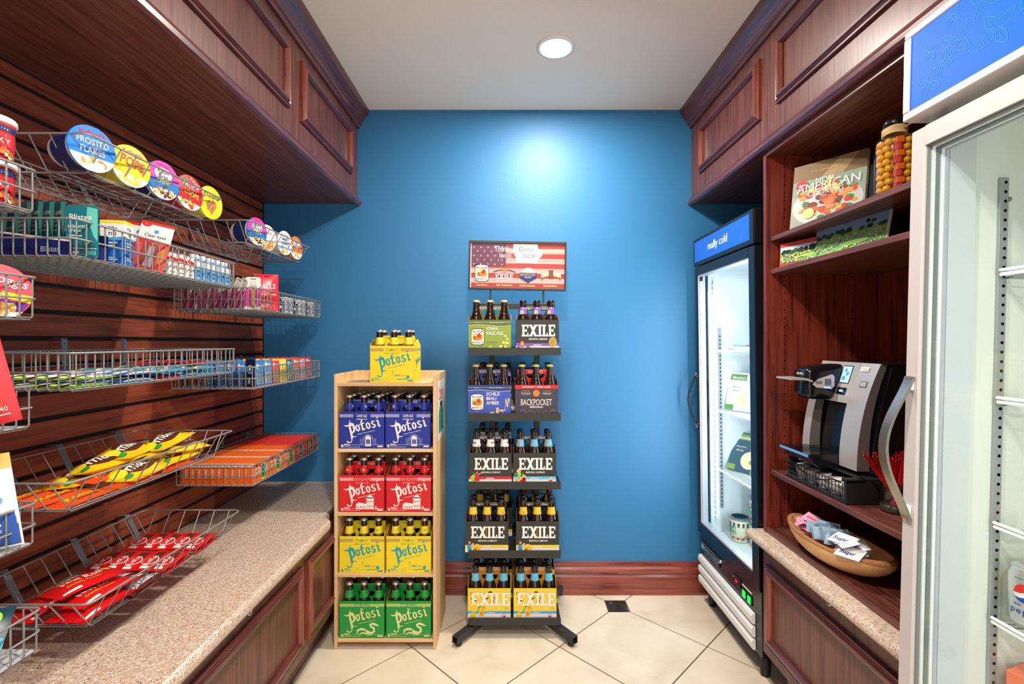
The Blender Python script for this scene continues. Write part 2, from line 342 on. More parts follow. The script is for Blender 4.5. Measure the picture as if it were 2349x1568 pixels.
# ---------------------------------------------------------------- things, parts, copies
LABELS = {}
def tag(o, label, cat, group=None):
    o['label'] = label; o['category'] = cat
    if group: o['group'] = group
    return o
def thing(name, label, cat, loc=(0, 0, 0), rot=(0, 0, 0), group=None):
    o = bpy.data.objects.new(name, None); COL.objects.link(o); o.empty_display_size = 0.05
    o.location = loc; o.rotation_euler = rot
    return tag(o, label, cat, group)
def solo(mb, name, label, cat, loc=(0, 0, 0), rot=(0, 0, 0), group=None, world=False):
    o = mb.build(name, None, loc, world); o.rotation_euler = rot
    return tag(o, label, cat, group)
def struct(mb, name, label=None):
    o = mb.build(name); o['kind'] = 'structure'
    if label: o['label'] = label
    return o
KIDS = {}
def kids(o): return [c for c in bpy.data.objects if c.parent == o]
def copy_tree(o, loc, rot=None, label=None, group=None, tree=None):
    if tree is None:
        if o.name not in KIDS:
            KIDS[o.name] = [(c, [(g) for g in kids(c)]) for c in kids(o)]
        tree = KIDS[o.name]
    r = o.copy(); COL.objects.link(r); r.location = loc
    if rot is not None: r.rotation_euler = rot
    if label: r['label'] = label
    if group: r['group'] = group
    for c, gs in tree:
        d = c.copy(); COL.objects.link(d); d.parent = r
        for g in gs:
            e = g.copy(); COL.objects.link(e); e.parent = d
    return r
def px(x, Y): return (x - VX) / F * Y        # world X of picture column x at depth Y
def pz(y, Y): return CH - (y - VY) / F * Y   # world Z of picture row y at depth Y
# ================================================================ the room
WB, WL, WR, NEARY = 2.57, -1.325, 1.42, -1.1
m = MB(); m.box(-1.6, 1.7, WB, WB + 0.1, 0, 2.7, BLUE); struct(m, 'wall_back', 'blue painted back wall')
m = MB(); m.box(WL - 0.14, WL - 0.02, NEARY, WB, 0, 2.7, BLUE); struct(m, 'wall_left')
m = MB(); m.box(WR, WR + 0.12, NEARY, WB, 0, 2.7, BLUE); struct(m, 'wall_right')
m = MB(); m.box(-1.6, 1.7, NEARY, WB, CEIL, CEIL + 0.1, CEILM); struct(m, 'ceiling')
# floor: diagonal cream tiles with small dark squares at every other crossing
m = MB(); m.box(-1.6, 1.7, NEARY, WB, -0.1, -0.0022, GROUT)
ox, oy, hd, g2, ins = 0.541, 2.446, 0.3265, 0.0040, 0.052
for i in range(-14, 14):
    for j in range(-14, 14):
        cx = ox + (i - j) * hd; cy = oy - (i + j + 1) * hd
        if abs(cx) > 2.0 or cy < NEARY - .3 or cy > 3.0: continue
        pts = []
        for (dx, dy, vi, vj) in ((0, 1, i, j), (1, 0, i + 1, j), (0, -1, i + 1, j + 1), (-1, 0, i, j + 1)):
            e = hd - g2
            if vi % 2 == 0 and vj % 2 == 0:
                c = ins
                if dy: pts += [(cx - dy * c, cy + dy * (e - c)), (cx + dy * c, cy + dy * (e - c))]
                else: pts += [(cx + dx * (e - c), cy + dx * c), (cx + dx * (e - c), cy - dx * c)]
            else: pts.append((cx + dx * e, cy + dy * e))
        pts = pts[::-1]
        m.prism(pts, (0, 0, 0.002), TILE, o=(0, 0, -0.002), v=(0, 1, 0))
        if i % 2 == 0 and j % 2 == 0:
            a, b, c = ox + (i - j) * hd, oy - (i + j) * hd, ins - .002
            if b < WB + .02 and b > NEARY: m.box(a - c, a + c, b - c, b + c, -0.002, 0.0002, MARB)
struct(m, 'floor')
# baseboard on the back wall
m = MB()
prof = [(0, 0), (-.022, 0), (-.022, .098), (-.016, .108), (-.02, .112), (-.024, .125), (-.02, .138), (-.012, .145), (-.008, .17), (0, .172)]
BASEW = wood('baseboard_cherry', [(0.3, (84, 32, 26)), (0.5, (136, 60, 48)), (0.7, (154, 74, 60))], 'x', fine=60, coat=0.5, rough=0.3)
m.prism(prof, (3.0, 0, 0), BASEW, o=(-1.5, WB, 0), u=(0, 1, 0)); struct(m, 'baseboard_back', 'reddish wood baseboard along the blue wall')
# ceiling lamps (recessed)
for k, (lx, ly) in enumerate(LAMPS[:1]):
    t = thing('recessed_ceiling_light', 'round recessed ceiling light glowing white above the bottle racks', 'ceiling light', (lx, ly, CEIL))
    m = MB(); m.lathe([(.066, 0), (.08, 0), (.08, -.004), (.066, -.008), (.066, 0)], WHITE, 32); m.build('trim_ring', t)
    m = MB(); m.lathe([(.065, -.002), (.065, -.006)], LAMPE, 32); m.build('lens', t)

# ================================================================ upper cabinets
def sweep(m, prof, y0, y1, sgn, x, z, mt):   # profile (out, up) swept along Y; out is away from the wall
    m.prism([(sgn * a, b) for a, b in prof], (0, y1 - y0, 0), mt, o=(x, y0, z), u=(1, 0, 0), v=(0, 0, 1))
def frame_mould(m, xf, sgn, y0, y1, z0, z1, w_=.034):
    # picture-frame moulding standing proud of a face at x = xf, mitred, stepped profile
    steps = [(0, .012), (.007, .012), (.009, .017), (.015, .014), (.018, .02), (.028, .02), (.034, .007)]
    def ring(d): return [(y0 + d, z0 + d), (y1 - d, z0 + d), (y1 - d, z1 - d), (y0 + d, z1 - d)]
    prof = [(0, 0)] + steps + [(w_, 0)]
    for k in range(len(prof) - 1):
        (d0, h0), (d1, h1) = prof[k], prof[k + 1]; a, b = ring(d0), ring(d1)
        for q in range(4):
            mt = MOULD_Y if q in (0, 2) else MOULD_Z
            vs = [(xf + sgn * h0, *a[q]), (xf + sgn * h0, *a[(q + 1) % 4]), (xf + sgn * h1, *b[(q + 1) % 4]), (xf + sgn * h1, *b[q])]
            m.add(vs, [(0, 1, 2, 3)] if sgn < 0 else [(3, 2, 1, 0)], mt)
CROWN = [(0, 0), (.012, .0), (.016, .014), (.024, .018), (.026, .03), (.04, .05), (.056, .07), (.06, .085), (.062, .10), (0, .10)]
def upper(side):
    sgn = 1 if side == 'left' else -1; xf = -.822 if side == 'left' else .967; xw = WL if side == 'left' else WR - .001
    zb = 2.085
    t = thing('wall_cabinet', 'cherry wood wall cabinet run above the %s' % ('snack baskets on the slatted wall' if side == 'left' else 'bookcase and tall black cooler'), 'cabinet', (xf, 1.0, zb))
    m = MB(); m.box(xw, xf, NEARY + .1, WB - .001, zb, zb + .018, CHERRY_Y); m.build('bottom_panel', t, world=True)
    # face boards per cabinet, separated by a hairline
    edges = [NEARY + .1, .30, 1.0, 1.805 if side == 'left' else 1.79, WB - .001]
    for a, b in zip(edges[:-1], edges[1:]):
        m = MB(); m.box(xf - sgn * .018, xf, a + .0006, b - .0006, zb + .0185, CEIL - .001, CHERRY_Z); m.build('face_panel', t, world=True)
    frs = {'left': [(1.867, 2.46), (1.17, 1.763), (.45, .95)], 'right': [(1.851, 2.446), (1.166, 1.733), (.42, .95)]}[side]
    for a, b in frs:
        m = MB(); frame_mould(m, xf, sgn, a, b, 2.205, 2.44); m.build('panel_moulding', t, world=True)
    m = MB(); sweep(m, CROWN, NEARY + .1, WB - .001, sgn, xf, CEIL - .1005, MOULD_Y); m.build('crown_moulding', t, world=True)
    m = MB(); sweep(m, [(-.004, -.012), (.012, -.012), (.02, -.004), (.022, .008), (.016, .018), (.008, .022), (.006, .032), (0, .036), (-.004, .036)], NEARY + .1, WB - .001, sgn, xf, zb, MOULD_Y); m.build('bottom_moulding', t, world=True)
upper('left'); upper('right')

# ================================================================ slatted wall
m = MB(); m.box(WL - .019, WL - .012, -1.05, WB - .002, .60, 2.084, GROOVE)
zs = [.9 + .0762 * k for k in range(-4, 16)]
lo = .60
for z in zs + [2.09]:
    hi = min(z - .006, 2.083)
    if hi - lo > .004:
        m.prism([(-.012, 0), (-.003, 0), (0, .002), (0, hi - lo - .002), (-.003, hi - lo), (-.012, hi - lo)], (0, WB - .012 + 1.05, 0), SLAT, o=(WL, -1.05, lo))
    lo = z + .006
m.box(WL - .012, WL + .002, WB - .012, WB - .002, .60, 2.084, GROOVE)
solo(m, 'slatwall_panel', 'cherry brown slatted display wall with black grooves holding the wire baskets', 'slatwall', (WL, 1.0, 1.3), world=True)

# ================================================================ left counter + base cabinet
def nose(x_in, x_out, z0, z1, n=8):
    r = (z1 - z0) / 2; s_ = 1 if x_out > x_in else -1; pts = [(x_in, z0)]
    for k in range(n + 1):
        a = R(-90 + 180 * k / n); pts.append((x_out - s_ * r + s_ * r * math.cos(a), (z0 + z1) / 2 + r * math.sin(a)))
    return pts + [(x_in, z1)]
m = MB()
# plan outline of the top: rounded far corner, then narrower behind the pine rack
out = [(WL - .001, -1.05), (-.755, -1.05), (-.755, 2.0)]
for k in range(1, 7): a = R(90 * k / 6); out.append((-.795 + .04 * math.cos(a), 2.0 + .045 * math.sin(a)))
out += [(-.797, WB - .002), (WL - .001, WB - .002)]
levels = [(.558, .012), (.561, .004), (.57, 0), (.585, 0), (.594, .004), (.598, .012)]
n = len(out); vs = []
for z, d in levels:
    for (x, y) in out: vs.append((x - (d if x > -1 else 0), y, z))
fs = [tuple(range(n))[::-1], tuple((len(levels) - 1) * n + k for k in range(n))]
m.add(vs, fs, GRAN); m.add(vs, [(l * n + k, l * n + (k + 1) % n, (l + 1) * n + (k + 1) % n, (l + 1) * n + k) for l in range(len(levels) - 1) for k in range(n)], GRAN, True)
solo(m, 'countertop', 'speckled beige granite countertop with rounded edge below the snack baskets', 'countertop', (-.755, 1.5, .558), world=True)
def base_cabinet(label, xf, sgn, xw, spans, locks, zt, ytop, xtoe, yn=-1.05, name='base_cabinet'):
    t = thing(name, label, 'cabinet', (xf, 1.5, 0))
    m = MB(); m.box(xw, xf - sgn * .018, yn, ytop, .155, zt, CHERRY_Z); m.build('carcass', t, world=True)
    m = MB(); m.box(xtoe - sgn * .01, xtoe, yn, ytop - .01, 0.001, .1545, CHERRY_Z); m.build('toe_kick', t, world=True)
    for (a, b, fa, fb) in spans:
        m = MB(); m.box(xf - sgn * .0175, xf, a + .001, b - .001, .155, zt - .001, CHERRY_Z); d = m.build('door', t, world=True)
        m = MB(); frame_mould(m, xf, sgn, fa, fb, .20, .505, .034); f_ = m.build('panel_moulding', None); f_.parent = d; f_.location = -t.location
    for (y, z) in locks:
        m = MB(); M = Matrix.Rotation(R(90 * sgn), 4, 'Y')
        m.lathe([(.0, 0), (.0115, 0), (.0115, .002), (.0095, .0035), (.007, .0035), (.0065, .002), (0, .002)], CHROME, 20, (xf, y, z), M)
        m.box(xf + sgn * .0018, xf + sgn * .0026, y - .001, y + .001, z - .004, z + .004, BLACKM); m.build('lock', t, world=True)
    return t
base_cabinet('cherry wood base cabinet under the left granite countertop', -.79, 1, WL - .001, [(-1.05, .42, -.3, .38), (.42, 1.08, .46, 1.04), (1.08, 1.822, 1.14, 1.80), (1.822, WB - .01, 1.845, 2.49)], [(1.45, .53)], .5575, WB - .01, -.865)

# ================================================================ right bookcase, counter strip, base cabinet
BX, BY0, BY1, BZ = .975, 1.072, 1.852, .64     # front plane, near end, far end, floor of the open part
t = thing('bookcase', 'open cherry wood bookcase with four shelves between the two coolers', 'bookcase', (BX, 1.5, .62))
m = MB(); m.box(BX, WR - .002, BY1 - .02, BY1, BZ - .0195, 2.084, CASE_Z)
for k in range(44):
    z = .70 + .032 * k
    for x in (BX + .07, BX + .33):
        m.lathe([(0, 0), (.0028, 0)], GROOVE, 8, (x, BY1 - .0203, z), Matrix.Rotation(R(90), 4, 'X'))
m.build('side_panel', t, world=True)
m = MB(); m.box(BX, WR - .002, BY0, BY0 + .02, BZ - .0195, 2.084, CASE_Z); m.build('side_panel', t, world=True)
m = MB(); m.box(WR - .02, WR - .003, BY0 + .0205, BY1 - .0205, BZ, 2.06, CASE_Z); m.build('back_panel', t, world=True)
m = MB(); m.box(BX, WR - .0205, BY0 + .0205, BY1 - .0205, 2.055, 2.084, CHERRY_Y, .001); m.build('top_panel', t, world=True)
m = MB(); m.box(BX + .002, WR - .0205, BY0 + .0205, BY1 - .0205, BZ - .019, BZ, CHERRY_Y, .001); m.build('bottom_panel', t, world=True)
for z in (1.747, 1.623, .860):
    m = MB(); m.box(BX + .016, WR - .0205, BY0 + .0205, BY1 - .0205, z - .018, z, CHERRY_Y, .0015); m.build('shelf', t, world=True)
m = MB(); m.prism(nose(WR - .002, .916, BZ - .055, BZ - .0205), (0, 1.872 - 1.072, 0), GRAN, o=(0, 1.072, 0), smooth=True)
solo(m, 'countertop_strip', 'narrow rounded granite counter strip at the foot of the bookcase', 'countertop', (.916, 1.5, BZ - .055), world=True)
base_cabinet('cherry wood base cabinet under the bookcase', BX, -1, WR - .002, [(1.072, BY1, 1.10, 1.82)], [(1.47, .548)], BZ - .0555, BY1, 1.06, 1.072)
for o in list(bpy.data.objects): pass
# ================================================================ bottles
def bottle_proto(kind, glass, cap, lab, marks):
    """kind words, glass, cap material, neck label material or None, marks: [(a0, a1, z0, z1, mat)] on the neck label"""
    t = thing('beer_bottle', 'x', 'bottle')
    m = MB(); P_ = [(0, .002), (.026, 0), (.0303, .003), (.0303, .126), (.0285, .140), (.0235, .156), (.0185, .170), (.0158, .188), (.0138, .208), (.0136, .214), (.0148, .2155), (.0148, .2195), (.0134, .221), (.0128, .224), (0, .224)]
    m.lathe(P_, glass, 20); m.build('bottle_body', t)
    m = MB(); pr = [(.0152, .2200), (.0150, .2235), (.0138, .2275), (.0118, .2295), (0, .2302)]
    n = 42; vs = []; fs = []
    for i, (r, z) in enumerate(pr):
        for k in range(n):
            rr = r + (.0007 if (k % 2 == 0 and i < 2) else 0); vs.append((rr * math.cos(2 * math.pi * k / n), rr * math.sin(2 * math.pi * k / n), z))
    for i in range(len(pr) - 1):
        for k in range(n): fs.append((i * n + k, i * n + (k + 1) % n, (i + 1) * n + (k + 1) % n, (i + 1) * n + k))
    m.add(vs, fs, cap, True); m.build('bottle_cap', t)
    if lab:
        def rad(z): return .0158 + (.188 - z) * (.0185 - .0158) / .018 + .0005 if z > .17 else .0185 + (.170 - z) * .36 + .0005
        m = MB(); m.lathe([(rad(z), z) for z in (.163, .170, .180, .188, .196)][:4] + [(.0152, .196)], lab, 24)
        pn = Panel(m, fn=lambda x, y, h: (lambda a, r: (r * math.cos(a), r * math.sin(a), .163 + y))(R(-90) + x / .018, max(.0157, rad(.163 + y)) + h), step=.00025)
        for mk in marks: pn.rect(*mk)
        m.build('neck_label', t)
    return t
W_ = paper(236, 232, 224); YEL = paper(240, 214, 40); TEAL = paper(28, 158, 168); BLU = paper(36, 52, 150); RED = paper(214, 30, 40); GRN = paper(34, 150, 62); CREAM = paper(226, 220, 150)
OLV = paper(140, 158, 62); DKG = paper(50, 50, 44); PUR = paper(128, 88, 160); SKY = paper(96, 186, 222); LEM = paper(236, 196, 52); AMB = paper(220, 140, 36); BLK = paper(20, 20, 20); NAVY = paper(28, 44, 100); GOLD = paper(196, 162, 84)
PINK = paper(226, 160, 160); BGREY = paper(150, 152, 190); ORG = paper(228, 120, 40); SKIN = paper(226, 170, 130); LIME = paper(150, 206, 60)
CAPB = mat('black_cap', (22, 22, 24), 0.25); CAPT = mat('tan_cap', (196, 168, 110), 0.4); CAPC = mat('yellow_and_cyan_cap', (176, 196, 120), 0.4)
LBL_Y = [(-.012, .006, .018, .006, TEAL), (-.006, .018, .012, .002, GRN)]
BOT = {
 'yellow': bottle_proto('', BEERG, CAPS, YEL, [(-.010, .012, .016, .006, GOLD), (-.012, .004, .026, .0012, GOLD), (.012, .014, .006, .007, TEAL)]),
 'blue': bottle_proto('', BEERG, CAPS, BLU, [(-.004, .012, .008, .010, CREAM), (-.02, .003, .04, .001, W_), (-.02, .03, .04, .001, W_)]),
 'red': bottle_proto('', BEERG, CAPS, RED, [(-.012, .012, .014, .007, CREAM), (.004, .012, .006, .008, CREAM), (-.02, .003, .04, .001, W_), (-.02, .03, .04, .001, W_)]),
 'green': bottle_proto('', BEERG, CAPS, GRN, [(-.012, .013, .02, .008, LIME), (-.004, .007, .008, .004, LIME), (-.03, .001, .06, .0025, LIME), (-.03, .029, .06, .003, LIME)]),
 'white': bottle_proto('', BEERG, CAPB, W_, [(-.03, .0, .06, .007, RED), (-.010, .014, .004, .008, BLK), (-.004, .014, .003, .008, BLK), (.001, .014, .003, .008, BLK), (.006, .014, .004, .008, BLK), (.018, .0, .03, .03, RED)]),
 'cyan': bottle_proto('', BEERG, CAPB, SKY, [(-.014, .004, .006, .024, ORG), (-.006, .004, .004, .02, SKIN), (.01, .018, .01, .003, W_)]),
 'amber': bottle_proto('', BEERG, CAPB, LEM, [(-.008, .014, .014, .01, W_), (-.006, .017, .010, .004, PUR), (.012, .004, .006, .012, ORG)]),
 'purple': bottle_proto('', BEERG, CAPB, PUR, [(-.012, .002, .003, .018, CREAM), (-.006, .002, .003, .020, W_), (0, .002, .003, .016, CREAM)]),
 'lemon': bottle_proto('', BEERG, CAPB, SKY, [(-.008, .016, .012, .009, LIME), (-.006, .005, .008, .008, LIME), (.012, .02, .004, .004, ORG), (-.018, .012, .004, .004, ORG)]),
 'tan': bottle_proto('', BEERG, CAPT, None, []),
 'pale': bottle_proto('', BEERG, CAPC, None, []),
}
BOT_WORDS = {'yellow': 'silver cap and yellow neck label', 'blue': 'silver cap and blue neck label', 'red': 'silver cap and red neck label', 'green': 'silver cap and green neck label', 'white': 'black cap and red white neck label',
 'cyan': 'black cap and sky blue neck label', 'amber': 'black cap and golden neck label', 'purple': 'black cap and violet neck label', 'lemon': 'black cap and pale blue neck label', 'tan': 'plain tan cap', 'pale': 'yellow green cap'}
USED = set()
def put_bottle(kind, loc, label, group, rz=0):
    p = BOT[kind]
    if kind in USED: return copy_tree(p, loc, (0, 0, rz), label, group)
    KIDS[p.name] = [(c, []) for c in kids(p)]; USED.add(kind); p.location = loc; p.rotation_euler = (0, 0, rz); p['label'] = label; p['group'] = group; return p

# ================================================================ six-bottle carriers
CW, CD = .196, .131
def carrier(H, outer, art, handle_col, handle_text, tcol, hole='slot', HT=.207, side_art=None, inner=KRAFT):
    """open carrier: front/back/side walls, cell dividers, tall middle handle panel (a part)"""
    m = MB(); w2, d2, th = CW / 2, CD / 2, .0009
    for s_ in (-1, 1):
        m.box(-w2, w2, s_ * d2 - (th if s_ > 0 else 0), s_ * d2 + (th if s_ < 0 else 0), 0, H, outer)
        m.box(-w2 + th, w2 - th, s_ * (d2 - 2 * th) - th / 2, s_ * (d2 - 2 * th) + th / 2, .002, H - .0005, inner)
        pl = [(-d2, 0), (d2, 0), (d2, H), (.012, H + .028), (-.012, H + .028), (-d2, H)]
        m.prism(pl, (-s_ * th, 0, 0), outer, o=(s_ * w2, 0, 0), u=(0, 1, 0)); m.prism([(a * .97, max(.002, b - .001)) for a, b in pl], (-s_ * th, 0, 0), inner, o=(s_ * (w2 - 1.5 * th), 0, 0), u=(0, 1, 0))
    m.box(-w2 + .001, w2 - .001, -d2 + .001, d2 - .001, .0003, .0015, inner)
    for x in (-.0325, .0325):
        for s_ in (-1, 1): m.box(x - .0004, x + .0004, s_ * .003, s_ * (d2 - .003), .02, .115, inner)
    fp = Panel(m, (-w2, -d2, 0), (1, 0, 0), (0, 0, 1)); art(fp, CW, H)
    sp = Panel(m, (w2, -d2, 0), (0, 1, 0), (0, 0, 1))
    if side_art: side_art(sp, CD, H)
    lp = Panel(m, (-w2, d2, 0), (0, -1, 0), (0, 0, 1))
    if side_art: side_art(lp, CD, H)
    root = m.build('bottle_carrier')
    # handle
    m = MB(); hw = .085; z0 = .03; a, b = (.042, .166) if hole == 'slot' else (.038, .150); hh = .020 if hole == 'slot' else .022
    for (x0, x1, zz0, zz1) in ((-hw, -a, z0, HT), (a, hw, z0, HT), (-a, a, z0, b), (-a, a, b + hh, HT)): m.box(x0, x1, -.0011, .0011, zz0, zz1, handle_col)
    for sg in (-1, 1): m.prism([(sg * a, b), (sg * (a - .012), b), (sg * a, b + .012)][:: sg], (0, .0022, 0), handle_col, o=(0, -.0011, 0))
    hp = Panel(m, (-hw, -.0011, 0), (1, 0, 0), (0, 0, 1))
    if handle_text: hp.text(handle_text, hw, HT - .015, .0125, tcol, 2, 'c', bold=.02, fit=.155)
    hp.rect(.004, HT - .003, 2 * hw - .008, .0008, tcol, 1)
    m.build('handle', root)
    return root
def wordmark(p, x, y, sc, mt, rot=13): p.glyph(BLACKLETTER, x, y, sc, mt, 3, rot)
def potosi(base, ink, band, n1, n2, n1c, pic):
    def art(p, w_, H):
        p.rect(.0, H - .025, .060, .0135, band, 1); p.rect(w_ - .060, H - .025, .060, .0135, band, 1)
        p.text(n1, w_ / 2, H - .0245, .0175, n1c, 2, sx=.60, bold=.01); p.text(n2, w_ / 2, H - .0365, .008, n1c, 2, sx=1.15, bold=.02)
        wordmark(p, .040, H - .098, .0325, ink)
        p.text("BREWED IN BEER'S HOMETOWN", .118, H - .093, .0052, ink, 2, rot=13, bold=.02)
        p.rect(.004, .0155, w_ - .008, .0009, ink, 1); pic(p, w_, ink)
        for k in range(3): p.rect(.020, .0115 + .005 * (k > 0) + .003 * (k > 1), .028 - 4e-3 * k, .0014, ink, 1)
        p.rect(.008, .005, .008, .012, ink, 1); p.rect(.020, .006, .07, .0012, ink, 1); p.rect(w_ - .030, .006, .024, .006, ink, 2)
    def side(p, w_, H):
        p.rect(.004, H - .025, w_ - .008, .0135, band, 1); p.glyph(BLACKLETTER, .030, H - .088, .020, ink, 2, 13); p.text(n1, w_ / 2, H - .038, .010, n1c, 2, sx=.6); p.rect(.004, .0155, w_ - .008, .0009, ink, 1)
    return art, side
def pic_cave(p, w_, c):
    p.rect(.112, .010, .026, .034, c, 1); p.disc(.125, .044, .013, c, 1, a0=0, a1=180, n=12); p.rect(.116, .020, .0055, .020, BLU, 2); p.rect(.1225, .020, .0055, .020, BLU, 2); p.rect(.129, .020, .0055, .020, BLU, 2)
    p.stroke([(.125 + .021 * math.cos(R(a)), .040 + .021 * math.sin(R(a))) for a in range(0, 181, 20)], .001, c, 1)
    for k in range(6): p.rect(.088 + .003 * (k % 2), .020 + .0045 * k, .018, .0006, c, 1); p.rect(.146 - .002 * (k % 2), .020 + .0045 * k, .016, .0006, c, 1)
def pic_barn(p, w_, c):
    p.poly([(.072, .012), (.072, .034), (.084, .042), (.118, .036), (.118, .012)], c, 1); p.rect(.118, .012, .032, .052, c, 1); p.poly([(.114, .060), (.134, .078), (.154, .060)], c, 1)
    for k in range(4):
        p.rect(.122 + .007 * k, .022, .003, .008, RED, 2); p.rect(.122 + .007 * k, .042, .003, .008, RED, 2); p.disc(.082 + .010 * k, .022, .003, RED, 2, n=10)
    p.disc(.160, .022, .004, c, 1, n=10); p.rect(.152, .012, .020, .004, c, 1)
def pic_hill(p, w_, c):
    p.stroke([(.070, .016), (.084, .024), (.096, .028), (.108, .036), (.13, .036), (.150, .034), (.165, .024), (.178, .018)], .0009, GOLD, 1); p.rect(.100, .036, .004, .018, GOLD, 1)
    p.rect(.106, .028, .05, .003, GOLD, 1); p.rect(.112, .030, .018, .003, TEAL, 2); p.disc(.168, .026, .007, TEAL, 2); p.stroke([(.12, .014), (.15, .016), (.17, .019)], .003, TEAL, 2)
def pic_snake(p, w_, c):
    s1 = [(.076, .020), (.080, .034), (.096, .040), (.112, .036), (.126, .026), (.142, .022), (.152, .030), (.150, .044), (.138, .050), (.134, .058), (.146, .064), (.160, .058), (.172, .054)]
    p.stroke(s1, [.004, .008, .010, .010, .010, .010, .010, .010, .009, .009, .010, .010, .004], c, 2)
    p.stroke([(.086, .016), (.10, .024), (.12, .020), (.14, .014), (.12, .010)], [.003, .006, .007, .006, .002], c, 2); p.stroke([(.09, .030), (.106, .030), (.12, .038), (.132, .034)], .003, GRN, 3)
PW = {}
PW['yellow'] = carrier(.162, YEL, *(lambda a: (a[0],))(potosi(YEL, TEAL, GOLD, 'STEAMBOAT', 'LEMON SHANDY', OLV, pic_hill)), YEL, 'LEMON SHANDY', OLV, 'arch', side_art=potosi(YEL, TEAL, GOLD, 'STEAMBOAT', 'LEMON SHANDY', OLV, pic_hill)[1])
a_ = potosi(BLU, W_, BGREY, 'CAVE ALE', 'AMBER ALE', W_, pic_cave); PW['blue'] = carrier(.162, BLU, a_[0], BLU, 'CAVE ALE', W_, 'arch', side_art=a_[1])
a_ = potosi(RED, W_, PINK, 'GOOD OLD POTOSI', 'GOLDEN ALE', PINK, pic_barn); PW['red'] = carrier(.162, RED, a_[0], RED, 'GOLDEN ALE', W_, 'arch', side_art=a_[1])
a_ = potosi(GRN, CREAM, paper(164, 196, 100), 'SNAKE HOLLOW', 'IPA', CREAM, pic_snake); PW['green'] = carrier(.162, GRN, a_[0], GRN, '', CREAM, 'arch', side_art=a_[1])
# dark carriers with a slab-serif word
def fig(p, kind):
    if kind == 'white':
        p.disc(.022, .026, .013, LIME, 3, ry=.015); p.poly([(.026, .012), (.050, .014), (.046, .034), (.040, .044), (.030, .044), (.026, .030)], RED, 4); p.disc(.037, .054, .006, paper(120, 50, 40), 4); p.disc(.037, .050, .0035, SKIN, 5)
        p.poly([(.030, .044), (.018, .052), (.020, .048), (.032, .040)], SKIN, 4); p.poly([(.044, .040), (.060, .050), (.058, .052), (.042, .044)], SKIN, 4)
    elif kind == 'cyan':
        p.disc(.026, .058, .010, SKIN, 3, ry=.009); p.disc(.028, .044, .008, LIME, 4, ry=.014); p.poly([(.006, .034), (.020, .040), (.018, .052), (.008, .050)], GRN, 3); p.poly([(.030, .006), (.060, .006), (.056, .026), (.036, .030)], RED, 4)
        p.disc(.052, .030, .007, SKIN, 4, ry=.011); p.poly([(.024, .020), (.040, .034), (.044, .028), (.032, .014)], LEM, 5); p.disc(.016, .018, .008, SKIN, 4, ry=.012); p.poly([(.040, .034), (.046, .052), (.048, .034)], LIME, 5)
    elif kind == 'amber':
        p.poly([(.010, .004), (.028, .004), (.030, .016), (.012, .016)], TEAL, 4); p.poly([(.008, .016), (.028, .016), (.026, .034), (.010, .036)], paper(58, 140, 196), 4); p.disc(.020, .046, .007, paper(110, 60, 40), 3); p.disc(.019, .043, .005, SKIN, 4)
        p.poly([(.022, .022), (.040, .034), (.038, .042), (.030, .040)], SKIN, 5); p.disc(.054, .020, .016, LEM, 3, ry=.018); p.stroke([(.046, .006), (.052, .020), (.060, .036)], .002, AMB, 4); p.disc(.044, .010, .008, ORG, 4)
    elif kind == 'purple':
        p.disc(.028, .030, .010, RED, 3, ry=.015); p.disc(.028, .030, .007, SKIN, 4, ry=.009)
        for (x, y) in ((.01, .016), (.016, .012), (.05, .014), (.056, .020), (.062, .012), (.046, .008)): p.disc(x, y, .005, PUR, 4)
        p.disc(.168, .038, .018, GOLD, 4, ry=.023); p.disc(.168, .040, .013, paper(170, 140, 70), 5, ry=.017); p.poly([(.160, .016), (.176, .016), (.168, .026)], GOLD, 5)
def exile(strip, scol, kind, star=False):
    def art(p, w_, H):
        p.rect(0, 0, w_, .020, W_, 1); p.rect(0, .020, w_, .013, strip, 1)
        p.glyph(SLABWORD, .026, H - .076, .0535, W_, 3, 0, .80); p.star(.1305, H - .046, .0046, W_, 4)
        p.rect(.094, H - .070, .0015, .040, strip, 2); p.rect(.1115, H - .070, .0015, .038, strip, 2)
        p.text('BREWING COMPANY', w_ / 2 + .004, H - .092, .0115, W_, 3, sx=.78, bold=.02)
        p.rect(.08, .025, .034, .002, W_, 2); p.rect(.076, .0222, .042, .0012, W_, 2)
        if star: p.disc(w_ - .024, .014, .014, PINK, 2, n=20); p.disc(w_ - .024, .014, .011, W_, 3); p.star(w_ - .024, .014, .010, RED, 4)
        else: p.rect(w_ - .03, .003, .014, .006, strip, 2)
        fig(p, kind)
    def side(p, w_, H): p.rect(0, 0, w_, .020, W_, 1); p.rect(0, .020, w_, .013, strip, 1); p.rect(.03, .06, .02, .05, W_, 1)
    return art, side
for kd, st, star in (('white', RED, False), ('cyan', SKY, True), ('amber', LEM, False), ('purple', PUR, False)):
    a_ = exile(st, st, kd, star); PW[kd] = carrier(.140, DKG, a_[0], BLK if kd != 'purple' else DKG, 'ENJOY YOUR EXILE', W_, side_art=a_[1])
